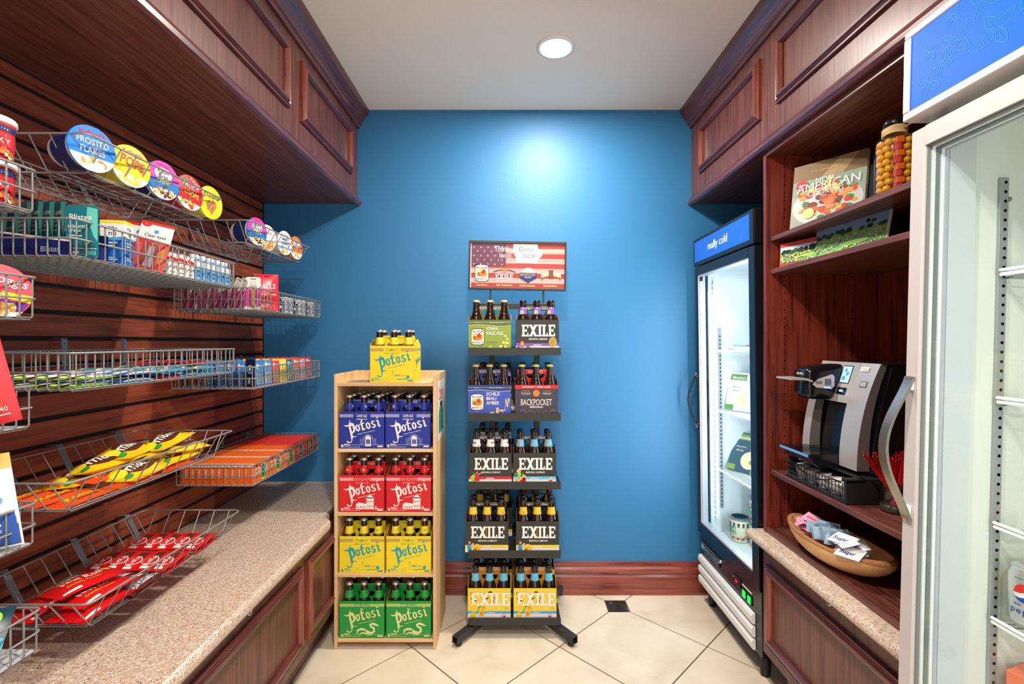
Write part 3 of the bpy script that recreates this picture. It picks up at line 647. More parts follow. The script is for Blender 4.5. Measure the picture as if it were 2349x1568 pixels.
def art_lemon(p, w_, H):
    for k in range(26):
        x, y = random.uniform(.012, w_ - .012), random.uniform(.042, H - .008)
        p.disc(x, y, .010, random.choice([AMB, paper(232, 214, 70), paper(226, 180, 44)]), 1, ry=.006, n=14)
    p.rect(0, 0, w_, .024, W_, 2); p.rect(0, .024, w_, .012, paper(74, 160, 214), 2); p.glyph(SLABWORD, .016, H - .078, .058, W_, 4, 0, .84); p.star(.1415, H - .046, .005, W_, 5)
    p.disc(.030, .050, .016, LEM, 5, ry=.018); p.disc(.024, .016, .013, LEM, 6, ry=.015); p.disc(.064, .028, .014, LEM, 5); p.disc(.064, .028, .010, AMB, 6); p.stroke([(.046, .050), (.060, .062), (.044, .034)], .003, GRN, 7)
    p.poly([(.040, .020), (.054, .030), (.048, .016)], W_, 7); p.rect(.088, .030, .034, .002, W_, 4); p.rect(.084, .027, .042, .0012, W_, 4)
    p.disc(w_ - .030, .012, .012, PINK, 3); p.disc(w_ - .030, .012, .0095, W_, 4); p.star(w_ - .030, .012, .009, RED, 5)
PW['lemon'] = carrier(.140, paper(234, 202, 60), art_lemon, AMB, 'ENJOY YOUR EXILE', W_, 'arch', side_art=lambda p, w_, H: (p.rect(0, 0, w_, .02, W_, 1), p.rect(0, .02, w_, .012, paper(74, 160, 214), 1)))
def badge(p, x, y, r):   # rounded shield: red barn among trees on white
    p.poly([(x - r, y - r * 1.1), (x - r * .5, y - r * 1.28), (x + r * .5, y - r * 1.28), (x + r, y - r * 1.1), (x + r * 1.04, y), (x + r, y + r * 1.1), (x + r * .5, y + r * 1.28), (x - r * .5, y + r * 1.28), (x - r, y + r * 1.1), (x - r * 1.04, y)], BLK, 2)
    q = .92; p.poly([(x - r * q, y - r), (x - r * .5, y - r * 1.18), (x + r * .5, y - r * 1.18), (x + r * q, y - r), (x + r * .96, y), (x + r * q, y + r), (x + r * .5, y + r * 1.18), (x - r * .5, y + r * 1.18), (x - r * q, y + r), (x - r * .96, y)], W_, 3)
    p.disc(x, y, r * .88, paper(176, 196, 120), 4, ry=r * .62); p.disc(x, y - r * .2, r * .7, ORG, 5, ry=r * .3); p.poly([(x - r * .1, y - r * .05), (x + r * .55, y - r * .05), (x + r * .55, y + r * .25), (x + r * .25, y + r * .6), (x - r * .1, y + r * .2)], RED, 6)
    p.rect(x - r * .6, y - r * .4, r * .3, r * .5, paper(150, 90, 40), 6)
    p.text('MILLSTREAM', x, y + r * .68, r * .36, BLK, 5, sx=.74, bold=.02); p.text('BREWING CO', x, y - r * .98, r * .36, BLK, 5, sx=.74, bold=.02)
def mill(base, top, deco, lines, extra):
    def art(p, w_, H):
        pts = [(x * w_, H - .026 + .004 * math.sin(x * 6.3)) for x in [k / 10 for k in range(11)]]
        p.poly([(0, H), *pts, (w_, H)][::-1] if False else [(0, H)] + pts + [(w_, H)], top, 1); p.stroke(pts, .0014, W_, 2); p.rect(0, H - .0115, w_, .0008, W_, 2)
        p.text('EST. 1985', .038, H - .014, .0052, W_, 3, bold=.02); p.text('BREWED BY AMANA BREWING', .128, H - .014, .0045, W_, 3, bold=.02); badge(p, .042, .074 - .012, .030)
        for k, l in enumerate(lines): p.text(l, .084, .092 - .0205 * k, .0215, W_, 3, 'l', sx=.86, bold=.025)
        p.rect(.084, .036 if len(lines) == 2 else .024, .046, .003, paper(90, 96, 60), 3); p.text('Amana', .042, .016, .006, deco, 3)
        for (x, y, rx, ry) in extra: p.disc(x, y, rx, deco, 2, ry=ry, n=12)
        p.stroke([(.150, .0), (.168, .030), (.172, .062)], .002, deco, 2)
    return art, (lambda p, w_, H: (p.rect(0, H - .0115, w_, .0008, W_, 1), badge(p, w_ / 2, .066, .026)))
a_ = mill(OLV, paper(92, 110, 44), paper(206, 214, 110), ['IOWA', 'PALE ALE'], [(.10, .014, .010, .006), (.125, .010, .008, .005), (.150, .016, .012, .009), (.168, .012, .012, .012), (.178, .034, .008, .007), (.160, .036, .008, .006), (.176, .052, .008, .006), (.168, .066, .006, .005)])
PW['olive'] = carrier(.140, OLV, a_[0], paper(96, 112, 58), 'A TASTE OF THE AMANA COLONIES', W_, side_art=a_[1])
a_ = mill(paper(62, 80, 178), paper(40, 60, 116), paper(214, 190, 140), ['SCHILD', 'BRAU', 'AMBER'], [(.110, .012, .012, .006), (.135, .022, .008, .016), (.155, .024, .018, .004), (.180, .050, .004, .012), (.174, .066, .004, .012), (.186, .070, .004, .012)])
PW['brau'] = carrier(.140, paper(62, 80, 178), a_[0], paper(44, 62, 120), 'A TASTE OF THE AMANA COLONIES', W_, side_art=a_[1])
def art_pocket(p, w_, H):
    p.rect(0, H - .0165, w_, .0165, RED, 1); p.text('SLINGSHOT + DARK LAGER', w_ / 2, H - .0125, .0105, W_, 2, bold=.03)
    p.disc(w_ / 2, H - .038, .0165, paper(120, 60, 30), 1); p.disc(w_ / 2, H - .0375, .0152, ORG, 2); p.stroke([(.088, H - .044), (.100, H - .030), (.106, H - .042)], .003, AMB, 3)
    for s_ in (-1, 1):
        for z in (-.028, -.045): p.rect(w_ / 2 + s_ * .048 - .018, H + z, .036, .0016, GOLD, 2)
    p.text('KEEP THE CHANGE', w_ / 2 - .048, H - .0395, .0062, W_, 2, bold=.03, sx=.8); p.text('THINNER CLASSIC', w_ / 2 + .048, H - .0395, .0062, W_, 2, bold=.03, sx=.8)
    p.text('BACKPOCKET', w_ / 2, H - .092, .040, paper(214, 204, 196), 2, sx=.56, bold=.01); p.text('-BREWING-', w_ / 2, H - .1045, .0125, W_, 2, bold=.02)
    p.stroke([(.022, .018), (.04, .030), (.046, .018), (.03, .006), (.06, .016), (.07, .026), (.075, .008), (.09, .018), (.1, .006), (.112, .020), (.12, .006), (.14, .022), (.15, .006), (.17, .024), (.186, .026)], .0022, paper(150, 120, 116), 2)
PW['pocket'] = carrier(.140, paper(62, 56, 68), art_pocket, RED, 'SLINGSHOT', W_, side_art=lambda p, w_, H: p.rect(0, H - .0165, w_, .0165, RED, 1))
PK_WORD = {'yellow': 'yellow', 'blue': 'deep blue', 'red': 'red', 'green': 'green', 'white': 'black and red striped', 'cyan': 'black and sky striped', 'amber': 'black and gold striped', 'purple': 'black and violet striped', 'lemon': 'lemon yellow', 'olive': 'olive green', 'brau': 'royal blue', 'pocket': 'red topped charcoal'}
PUSED = set()
SPOTN = [[('left'), ('middle'), ('right')], ['left', 'middle', 'right']]
def six(kind, bk, x, y, z, where, rz=0.0, group='six-bottle carriers on the pine rack', rows=(0, 1), dz=0, bg='bottles standing in the carriers'):
    """carrier front centre at x, front face y; where: words that single it out"""
    src = PW[kind]; loc = (x, y + CD / 2, z); lab = '%s bottle carrier %s' % (PK_WORD[kind], where)
    sh = where.replace('standing alone on top of the pine rack', 'on the pine rack top')
    for a, b in (('at left on the ', 'left on '), ('at right on the ', 'right on '), ('behind at left on the ', 'behind left on '), ('behind at right on the ', 'behind right on '), ('behind the posts at left on the ', 'behind posts left on '), ('behind the posts at right on the ', 'behind posts right on '), ('behind left on ', 'rear left on '), ('behind right on ', 'rear right on ')): sh = sh.replace(a, b)
    if kind in PUSED: copy_tree(src, loc, (0, 0, rz), lab, group)['category'] = 'bottle carrier'
    else:
        KIDS[src.name] = [(c, []) for c in kids(src)]; PUSED.add(kind); src.location = loc; src.rotation_euler = (0, 0, rz); tag(src, lab, 'bottle carrier', group)
    for r_ in rows:
        for c in range(3):
            lx = (-.0645, 0, .0645)[c]; ly = (-.0322, .0322)[r_]; cs, sn = math.cos(rz), math.sin(rz)
            put_bottle(bk, (loc[0] + lx * cs - ly * sn, loc[1] + lx * sn + ly * cs, z + .002), '%s %s bottle, %s carrier, %s' % (('front', 'back')[r_], ('left', 'middle', 'right')[c], PK_WORD[kind], sh), bg, random.uniform(-1.2, 1.2) if bk not in ('purple', 'cyan') else random.uniform(-.5, .5))

# ================================================================ pine rack
PX0, PX1, PY0, PY1 = -.775, -.328, 2.10, 2.40
t = thing('pine_display_rack', 'tall unpainted pine rack holding blue, red, yellow and green bottle carriers', 'display rack', ((PX0 + PX1) / 2, (PY0 + PY1) / 2, 0))
for x0, x1 in ((PX0, PX0 + .0135), (PX1 - .0135, PX1)):
    m = MB(); m.box(x0, x1, PY0, PY1, .001, 1.205, PINE, .0012)
    if x1 == PX1:
        pn = Panel(m, (PX1, PY0, 0), (0, 1, 0), (0, 0, 1)); pn.rect(.05, .90, .20, .27, W_, 1); pn.text('Potosi', .15, 1.10, .055, RED, 2, bold=.02); pn.text('BREWING CO.', .15, 1.08, .02, RED, 2)
        pn.poly([(.08, .93), (.22, .93), (.22, 1.02), (.19, 1.05), (.11, 1.05), (.08, 1.02)], paper(70, 150, 120), 2); pn.rect(.12, 1.05, .06, .02, BLK, 2)
        m.build('side_board', t, world=True)
    else: m.build('side_board', t, world=True)
for zt in (1.167, .8778, .599, .3305, .046):
    m = MB(); m.box(PX0 + .0140, PX1 - .0140, PY0 + .001, PY1 - .008, zt - .0145, zt, PINE_X, .001); m.build('shelf', t, world=True)
m = MB(); m.box(PX0 + .0140, PX1 - .0140, PY1 - .0075, PY1 - .001, .03, 1.205, PINE, 0); m.build('back_board', t, world=True)
xl, xr = -.6545, -.4525
six('yellow', 'yellow', -.520, 2.105, 1.168, 'standing alone on top of the pine rack', rz=R(-1.5))
for nm, bk, z, sh in (('blue', 'blue', .8788, 'top shelf'), ('red', 'red', .600, 'second shelf'), ('yellow', 'yellow', .3315, 'third shelf'), ('green', 'green', .047, 'lowest shelf')):
    six(nm, bk, xl, 2.106, z, 'at left on the pine rack %s' % sh); six(nm, bk, xr + (.003 if nm != 'blue' else 0), 2.106 + .001, z, 'at right on the pine rack %s' % sh)
six('blue', 'blue', xl + .004, 2.2385, .8788, 'behind at left on the pine rack top shelf'); six('blue', 'blue', xr, 2.2385, .8788, 'behind at right on the pine rack top shelf')

# ================================================================ black metal rack
RX = .016; RYF = 2.185
t = thing('metal_display_rack', 'black metal floor rack with a striped flag sign and dark bottle carriers', 'display rack', (RX, 2.345, 0))
floors = [1.3075, 1.010, .700, .388, .083]
for x in (-.092, .127):
    m = MB(); m.box(x - .014, x + .014, 2.332, 2.358, .055, 1.53, BLACKP, .002); m.build('upright', t, world=True)
m = MB(); m.box(px(1102, 2.33), px(1273, 2.33), 2.324, 2.3315, 1.507, 1.532, BLACKP, .001); m.build('top_bar', t, world=True)
for x in (-.1, .158):
    m = MB(); m.box(x - .0045, x + .0045, 2.3325, 2.3415, 1.5, 1.62, BLACKP, .001); m.build('sign_post', t, world=True)
for z in floors:
    for ya, yb in ((2.176, 2.328), (2.362, 2.514)):
        m = MB(); x0, x1 = -.193, .2265
        m.box(x0, x1, ya, yb, z - .0025, z - .0003, BLACKP); yl = ya if ya < 2.3 else yb
        m.box(x0, x1, yl - .001, yl + .001, z - .022, z + .013, BLACKP); m.build('tray', t, world=True)
SL = Matrix.Rotation(R(1.1), 4, 'Y')
for sx, sy in ((-1, -1), (1, -1), (-1, 1), (1, 1)):
    x0 = -.092 if sx < 0 else .127; y0 = 2.345 + sy * .02
    m = MB(); ex = x0 + sx * .155; ey = 2.345 + sy * .235
    pts = [(x0, y0, .052), (x0 + sx * .012, y0 + sy * .02, .046), (x0 + sx * .036, y0 + sy * .055, .038), (ex, ey, .034)]
    h = .0155; sd = Vector((ey - y0, -(ex - x0), 0)).normalized() * h; vs = []
    for p in pts:
        for a, b in ((-1, -1), (1, -1), (1, 1), (-1, 1)): vs.append((p[0] + sd.x * a, p[1] + sd.y * a, p[2] + h * b))
    fs = [(i * 4 + k, i * 4 + (k + 1) % 4, i * 4 + 4 + (k + 1) % 4, i * 4 + 4 + k) for i in range(3) for k in range(4)] + [(3, 2, 1, 0)]
    vs += [(ex + (v[0] - ex) * .84 , ey + (v[1] - ey) * .84, .034 + (v[2] - .034) * .84) for v in vs[12:16]]
    fs += [(12 + k, 12 + (k + 1) % 4, 16 + (k + 1) % 4, 16 + k) for k in range(4)]
    m.add(vs, fs, BLACKP); q = [(v[0] - (ex - x0) * .12, v[1] - (ey - y0) * .12, v[2]) for v in vs[16:20]]; m.add(q, [(0, 1, 2, 3)], BLACKM)
    leg = m.build('leg', t, world=True)
    m = MB(); fx, fy = x0 + (ex - x0) * .9, y0 + (ey - y0) * .9; m.lathe([(0, .0), (.013, .0), (.0145, .003), (.0145, .009), (.011, .012), (.004, .013), (.004, .0195), (0, .0195)], RUBBER, 16, (fx, fy, 0)); f_ = m.build('levelling_foot', None); f_.parent = leg; f_.location = -t.location
# sign
m = MB(); T0 = Matrix.Translation((px(1187, 2.335), 2.335, pz(609.5, 2.335))) @ Matrix.Rotation(R(1.0), 4, 'Y'); m.T = T0
sw, sh = .475, .238
m.box(-sw / 2, sw / 2, -.009, .009, -sh / 2, -sh / 2 + .010, BLACKP, .001); m.box(-sw / 2, sw / 2, -.009, .009, sh / 2 - .012, sh / 2, BLACKP, .001)
for s_ in (-1, 1): m.box(s_ * sw / 2, s_ * (sw / 2 - .009), -.009, .009, -sh / 2 + .010, sh / 2 - .012, BLACKP, .001)
fr = m.build('sign_frame', t, world=True)
m = MB(); m.T = T0; iw, ih = sw - .018, sh - .022; m.box(-iw / 2, iw / 2, -.003, .006, -ih / 2 - .001, ih / 2 - .001, W_)
p = Panel(m, (-iw / 2, -.003, -ih / 2 - .001), (1, 0, 0), (0, 0, 1)); FR, FW, FB = paper(164, 52, 46), paper(196, 158, 150), paper(98, 50, 74)
for k in range(9): p.rect(.004, ih * k / 9, iw - .004, ih / 9, FR if k % 2 == 0 else FW, 1)
p.rect(.004, ih * .48, .168, ih * .52, FB, 2)
for r_ in range(5):
    for c in range(5): p.star(.016 + .034 * c + (.017 if r_ % 2 else 0) * (c < 4), ih * .53 + r_ * .0205, .0058, FW, 3)
for z in (.3, .42, .62, .8): p.rect(.004, ih * z, iw - .004, .0008, paper(70, 26, 26), 4)
iowa = [(.206, .214), (.325, .214), (.327, .190), (.342, .180), (.350, .166), (.340, .150), (.325, .142), (.327, .130), (.318, .118), (.306, .122), (.223, .122), (.218, .150), (.208, .180)]
m.add([p.fn(x, y, .0012) for x, y in [(.27, .17)] + iowa], [(0, 1 + k, 1 + (k + 1) % len(iowa)) for k in range(len(iowa))], W_)
GREYT = paper(88, 88, 88)
p.text('Think', .151, .179, .036, W_, 5, sx=.88); p.text('local.', .172, .147, .036, W_, 5, sx=.88); p.text('Drink', .271, .179, .036, GREYT, 5, sx=.88); p.text('local.', .285, .147, .036, GREYT, 5, sx=.88)
badge(p, .056, .071, .0335)
p.glyph(SLABWORD, .122, .044, .0245, W_, 5); p.text('BREWING COMPANY', .165, .0345, .008, W_, 5, bold=.02); p.stroke([(.112, .078), (.14, .086), (.165, .087), (.19, .086), (.22, .078)], .005, paper(70, 70, 80), 5); p.rect(.155, .078, .022, .016, ORG, 6)
p.disc(.281, .066, .034, W_, 5); p.poly([(.240, .076), (.322, .076), (.322, .050), (.281, .026), (.240, .050)], NAVY, 6); p.text('BACKPOCKET', .281, .060, .019, GOLD, 7, sx=.62, bold=.01); p.text('BREWING', .281, .051, .007, W_, 7, bold=.02)
p.poly([(.345, .070), (.385, .082), (.385, .064), (.345, .052)], CREAM, 5); p.poly([(.400, .082), (.440, .070), (.440, .052), (.400, .064)], CREAM, 5); p.rect(.381, .050, .022, .040, paper(110, 62, 40), 6); p.poly([(.345, .052), (.356, .056), (.350, .036)], paper(120, 60, 34), 5); p.poly([(.440, .052), (.430, .056), (.437, .036)], paper(120, 60, 34), 5)
for tx, x in (('AMANA,IA', .056), ('DES MOINES,IA', .166), ('CORALVILLE,IA', .278), ('DECORAH,IA', .390)): p.text(tx, x, .009, .0115, CREAM, 6, bold=.02)
o = m.build('sign_panel', None); o.parent = fr; o.location = -t.location
RG = 'six-bottle carriers on the black metal rack'
def rk(kind, bk, x, tier, where, front=True, rows=(0, 1)):
    six(kind, bk, x, 2.188 if front else 2.372, floors[tier], where, 0, RG, rows)
rk('olive', 'tan', -.096, 0, 'at left on the metal rack top tray'); rk('purple', 'purple', .121, 0, 'at right on the metal rack top tray')
rk('brau', 'tan', -.098, 1, 'at left on the metal rack second tray'); rk('pocket', 'pale', .116, 1, 'at right on the metal rack second tray')
rk('purple', 'purple', -.078, 1, 'behind the posts at left on the second tray', False); rk('purple', 'purple', .124, 1, 'behind the posts at right on the second tray', False)
rk('white', 'white', -.094, 2, 'at left on the metal rack third tray'); rk('cyan', 'cyan', .108, 2, 'at right on the metal rack third tray'); rk('purple', 'white', -.080, 2, 'behind the posts at left on the third tray', False)
rk('amber', 'amber', -.110, 3, 'at left on the metal rack fourth tray'); rk('amber', 'amber', .122, 3, 'at right on the metal rack fourth tray')
rk('amber', 'amber', -.092, 3, 'behind the posts at left on the fourth tray', False); rk('amber', 'amber', .124, 3, 'behind the posts at right on the fourth tray', False)
rk('lemon', 'lemon', -.099, 4, 'at left on the metal rack bottom tray'); rk('lemon', 'lemon', .110, 4, 'at right on the metal rack bottom tray')
rk('lemon', 'lemon', -.090, 4, 'behind the posts at left on the bottom tray', False); rk('lemon', 'lemon', .118, 4, 'behind the posts at right on the bottom tray', False)
# ================================================================ tall black glass-door cooler
KX = .965; KY0, KY1 = 1.885, 2.50; KXB = 1.405
def lean(m, x0, z0, a):   # a slight physical lean about a line along Y
    m.T = Matrix.Translation((x0, 0, z0)) @ Matrix.Rotation(R(a), 4, 'Y') @ Matrix.Translation((-x0, 0, -z0)); return m
LEAN = -.75
def KM(): return lean(MB(), 1.18, .10, LEAN)
t = thing('glass_door_cooler', 'tall black cooler with lit interior, blue sign and three white louvers', 'cooler', (1.18, 2.19, 0))
fx = .978
m = KM()
m.box(fx + .05, KXB, KY0, KY0 + .03, .10, 1.874, NAVYB, .002); m.box(fx + .05, KXB, KY1 - .03, KY1, .10, 1.874, NAVYB, .002)
m.box(KXB - .02, KXB, KY0 + .03, KY1 - .03, .10, 1.874, NAVYB); m.box(fx + .05, KXB - .02, KY0 + .03, KY1 - .03, 1.725, 1.874, NAVYB); m.box(fx + .012, KXB - .02, KY0 + .002, KY1 - .002, .10, .362, NAVYB, .002)
m.build('cabinet', t, world=True)
m = KM(); y0, y1, z0, z1 = KY0 + .032, KY1 - .032, .366, 1.723; xa = fx + .052; xb = KXB - .022
m.box(xb - .012, xb, y0, y1, z0, z1, LINER); m.box(xa, xb - .012, y0, y0 + .012, z0, z1, LINER); m.box(xa, xb - .012, y1 - .012, y1, z0, z1, LINER)
m.box(xa, xb - .012, y0 + .012, y1 - .012, z0, z0 + .012, LINER); m.box(xa, xb - .012, y0 + .012, y1 - .012, z1 - .012, z1, LINER)
m.build('liner', t, world=True)
PIL = mat('zinc_pilaster', (168, 172, 172), 0.4, metal=0.5)
for y, sgn in ((KY1 - .0465, -1), (KY0 + .0465, 1)):
    for x in (1.075, 1.34):
        m = KM(); m.box(x, x + .018, y, y + sgn * .004, .50, 1.42, PIL)
        for k in range(44): m.box(x + .006, x + .012, y + sgn * .004, y + sgn * .0044, .51 + .02 * k, .521 + .02 * k, GROOVE)
        m.build('pilaster', t, world=True)
SHW = mat('white_coated_wire', (236, 238, 238), 0.35)
for z in (1.30, .996, .695):
    m = KM()
    for k in range(28): yy = 1.945 + .0185 * k; m.tube([(1.075, yy, z), (1.345, yy, z)], .0016, SHW, 5)
    for x in (1.075, 1.16, 1.25, 1.345): m.tube([(x, 1.937, z - .004), (x, 2.448, z - .004)], .003, SHW, 6)
    m.tube([(1.072, 1.937, z + .004), (1.072, 2.448, z + .004)], .004, SHW, 6)
    m.build('wire_shelf', t, world=True)
for y in (KY1 - .052, KY0 + .052):
    m = KM(); m.box(1.048, 1.056, y - .012, y + .012, .45, 1.66, WHITE, .001)
    for k in range(46): m.box(1.0475, 1.048, y - .003, y + .003, .46 + .026 * k, .470 + .026 * k, LEDE)
    m.box(1.056, 1.0575, y - .010, y + .010, .45, 1.66, LEDE); m.build('led_strip', t, world=True)
# sign header
m = KM(); m.box(fx - .004, fx + .05, KY0, KY1, 1.738, 1.876, NAVYB, .003); hd_ = m.build('sign_header', t, world=True)
SIGNB = mat('cooler_sign_blue', (30, 92, 190), 0.35, emit=0.32)
m = KM(); m.box(fx - .0048, fx - .004, KY0 + .03, KY1 - .018, 1.757, 1.860, SIGNB)
p = Panel(m, (fx - .0049, KY1 - .018, 1.757), (0, -1, 0), (0, 0, 1)); WE = mat('sign_white_letters', (255, 255, 255), 0.4, emit=.75); LBE = mat('sign_pale_blue', (64, 138, 222), 0.4, emit=.3)
p.text('really cold', .27, .036, .052, WE, 2, sx=.98, bold=.0)
for fxx, fyy, s_ in ((.06, .07, .02), (.13, .03, .016), (.42, .07, .024), (.50, .03, .022), (.47, .085, .014)):
    for a in (0, 90, 180, 270):
        c, sn = math.cos(R(a + 30)), math.sin(R(a + 30)); q = [(0, 0), (.5, .28), (1, 0), (.5, -.28)]
        p.stroke([(fxx + (u * c - v * sn) * s_, fyy + (u * sn + v * c) * s_) for u, v in q], .0009, LBE, 1, True)
o = m.build('sign_panel', None); o.parent = hd_; o.location = -t.location
# door
m = KM(); dz0, dz1, wy0, wy1, wz0, wz1 = .368, 1.732, 1.936, 2.468, .420, 1.692
m.box(fx, fx + .045, KY0 + .002, wy0, dz0, dz1, NAVYB, .003); m.box(fx, fx + .045, wy1, KY1 - .002, dz0, dz1, NAVYB, .003); m.box(fx + .0003, fx + .0447, wy0, wy1, dz0, wz0, NAVYB); m.box(fx + .0003, fx + .0447, wy0, wy1, wz1, dz1, NAVYB)
TRIM = mat('door_inner_trim', (190, 194, 206), 0.35, metal=.3)
for a, b, c, d in ((wy0, wy1, wz0, wz0 + .008), (wy0, wy1, wz1 - .008, wz1), (wy0, wy0 + .006, wz0 + .008, wz1 - .008), (wy1 - .006, wy1, wz0 + .008, wz1 - .008)): m.box(fx + .004, fx + .04, a, b, c, d, TRIM)
dr = m.build('door', t, world=True)
m = KM(); m.box(fx + .010, fx + .013, wy0 + .006, wy1 - .006, wz0 + .008, wz1 - .008, GLASS); m.box(fx + .009, fx + .0098, wy1 - .05, wy1 - .012, wz1 - .034, wz1 - .012, BLACKM); o = m.build('glass_pane', None); o.parent = dr; o.location = -t.location
m = KM(); vs = []; NN = 32
for k in range(NN + 1):
    u = k / NN; z = .905 + .29 * u; out = .004 + .046 * math.sin(math.pi * u) ** 1.2
    for (dx, dy) in ((0, -.010), (0, .010), (.007, .010), (.007, -.010)): vs.append((fx - out + dx * (1 if 0 < k < NN else .5), 2.478 + dy, z))
m.add(vs, [(k * 4 + a, k * 4 + (a + 1) % 4, (k + 1) * 4 + (a + 1) % 4, (k + 1) * 4 + a) for k in range(NN) for a in range(4)] + [(3, 2, 1, 0), tuple(NN * 4 + a for a in range(4))], BLACKG)
for z in (.908, 1.168): m.box(fx - .012, fx, 2.470, 2.486, z, z + .022, STEEL, .002)
o = m.build('handle', None); o.parent = dr; o.location = -t.location
# base
for k in range(3):
    z = .105 + .052 * k; m = KM(); m.prism([(0, 0), (-.012, .004), (-.016, .014), (-.016, .034), (-.010, .042), (0, .044)], (0, .55, 0), WHITE, o=(fx + .010, 1.935, z), smooth=False); m.build('louver', t, world=True)
m = KM(); m.box(fx + .006, fx + .0115, 2.262, 2.478, .283, .328, BLACKM, .001); p = Panel(m, (fx + .006, 2.478, .283), (0, -1, 0), (0, 0, 1)); BADG = paper(150, 178, 196)
p.stroke([(.003, .003), (.213, .003), (.213, .042), (.003, .042)], .0016, BADG, 1, True); p.rect(.010, .010, .020, .024, BADG, 1); p.text('MAXX COLD', .122, .011, .033, BADG, 2, sx=.92, bold=.01); m.build('name_badge', t, world=True)
m = KM(); m.lathe([(0, 0), (.009, 0), (.010, .004), (.006, .014), (0, .015)], CHROME, 18, (fx + .012, 2.245, .322), Matrix.Rotation(R(-90), 4, 'Y')); m.build('lock', t, world=True)
m = KM(); m.box(fx + .007, fx + .0115, 2.055, 2.125, .292, .328, BLACKG, .001); p = Panel(m, (fx + .007, 2.125, .292), (0, -1, 0), (0, 0, 1)); REDE = mat('red_display_digits', (255, 40, 60), 0.4, emit=3)
p.stroke([(.002, .002), (.068, .002), (.068, .034), (.002, .034)], .001, STEEL, 1, True); p.text('36', .036, .010, .020, REDE, 2); p.rect(.010, .024, .006, .003, REDE, 2); m.build('display', t, world=True)
GRE = mat('green_lit_switch', (10, 235, 70), 0.3, emit=1.2)
for y in (2.006, 1.962):
    m = KM(); m.box(fx + .008, fx + .0115, y - .002, y + .032, .268, .306, BLACKM, .001); m.box(fx + .004, fx + .008, y + .004, y + .026, .273, .301, GRE, .001); m.build('power_switch', t, world=True)
m = KM(); m.box(fx + .0105, fx + .0118, 1.965, 2.045, .314, .320, W_); m.build('switch_label', t, world=True)
for x in (1.03, 1.36):
    for y in (1.94, 2.45): m = MB(); m.lathe([(0, .0), (.018, .0), (.02, .02), (.02, .06), (.012, .10), (0, .10)], BLACKM, 14, (x, y, 0.001)); m.build('caster', t, world=True)
# ---- contents of the cooler
def flatbox(name, label, cat, loc, rot, sz, mt, art, group=None):
    m = MB(); sx_, sy_, sz_ = sz; m.box(-sx_ / 2, sx_ / 2, -sy_ / 2, sy_ / 2, 0, sz_, mt, .0008)
    art(Panel(m, (-sx_ / 2, -sy_ / 2, 0), (1, 0, 0), (0, 0, 1), step=.0004), sx_, sz_)
    return solo(m, name, label, cat, loc, rot, group)
def art_meal(base, band, word, dish):
    def art(p, w_, h):
        p.poly([(w_ * .05, h * .96), (w_ * .7, h * .96), (w_ * .6, h * .8), (w_ * .02, h * .8)], band, 1); p.text(word, w_ * .36, h * .83, h * .11, W_, 2, sx=.8, bold=.01)
        p.text('fettuccini', w_ * .3, h * .6, h * .07, BLK if base is W_ else W_, 2); p.text('alfredo', w_ * .3, h * .5, h * .07, BLK if base is W_ else W_, 2)
        p.disc(w_ * .72, h * .30, w_ * .30, W_, 2); p.disc(w_ * .72, h * .30, w_ * .25, dish, 3); p.disc(w_ * .66, h * .34, w_ * .09, paper(236, 224, 180), 4); p.disc(w_ * .8, h * .26, w_ * .08, paper(120, 150, 70), 4); p.rect(0, 0, w_ * .3, h * .14, band, 1)
    return art
PASTA = paper(222, 204, 150)
def cz(x, z): return x  # keeps expressions short
flatbox('frozen_meal_box', 'white and green frozen meal box leaning on the cooler middle shelf', 'food box', (1.135, 2.375, 1.0035), (R(-16), 0, R(-58)), (.15, .03, .19), W_, art_meal(W_, paper(96, 140, 50), "Michelina's", PASTA), 'meal boxes in the black cooler')
flatbox('frozen_meal_box', 'white meal box with pink print behind the green and white one', 'food box', (1.185, 2.285, 1.0035), (R(-12), 0, R(-58)), (.15, .03, .18), W_, lambda p, w_, h: (p.text('Lean', w_ * .4, h * .7, h * .2, paper(220, 60, 110), 2), p.disc(w_ * .6, h * .3, w_ * .25, paper(240, 200, 210), 1)), 'meal boxes in the black cooler')
flatbox('frozen_meal_box', 'dark teal pasta meal box leaning on the cooler lower shelf', 'food box', (1.14, 2.375, .7025), (R(-30), 0, R(-58)), (.15, .03, .20), paper(54, 76, 86), art_meal(paper(54, 76, 86), paper(126, 150, 60), "Michelina's", PASTA), 'meal boxes in the black cooler')
flatbox('frozen_meal_box', 'green striped white meal box beside the dark teal one', 'food box', (1.20, 2.265, .7025), (R(-24), 0, R(-58)), (.14, .03, .17), W_, art_meal(W_, paper(90, 140, 50), "Michelina's", PASTA), 'meal boxes in the black cooler')
for k, (x, y, z) in enumerate(((1.155, 2.385, 1.3065), (1.17, 2.285, 1.3065))):
    m = MB(); m.box(-.06, .06, -.045, .045, 0, .016, WHITE, .006); m.box(-.04, .04, -.03, .03, .016, .026, CLEAR, .004)
    solo(m, 'food_packet', ('flat white food packet lying at left on the cooler top shelf', 'flat white food packet lying at right on the cooler top shelf')[k], 'food packet', (x, y, z), (0, 0, R(20 * k)), 'packets on the cooler top shelf')
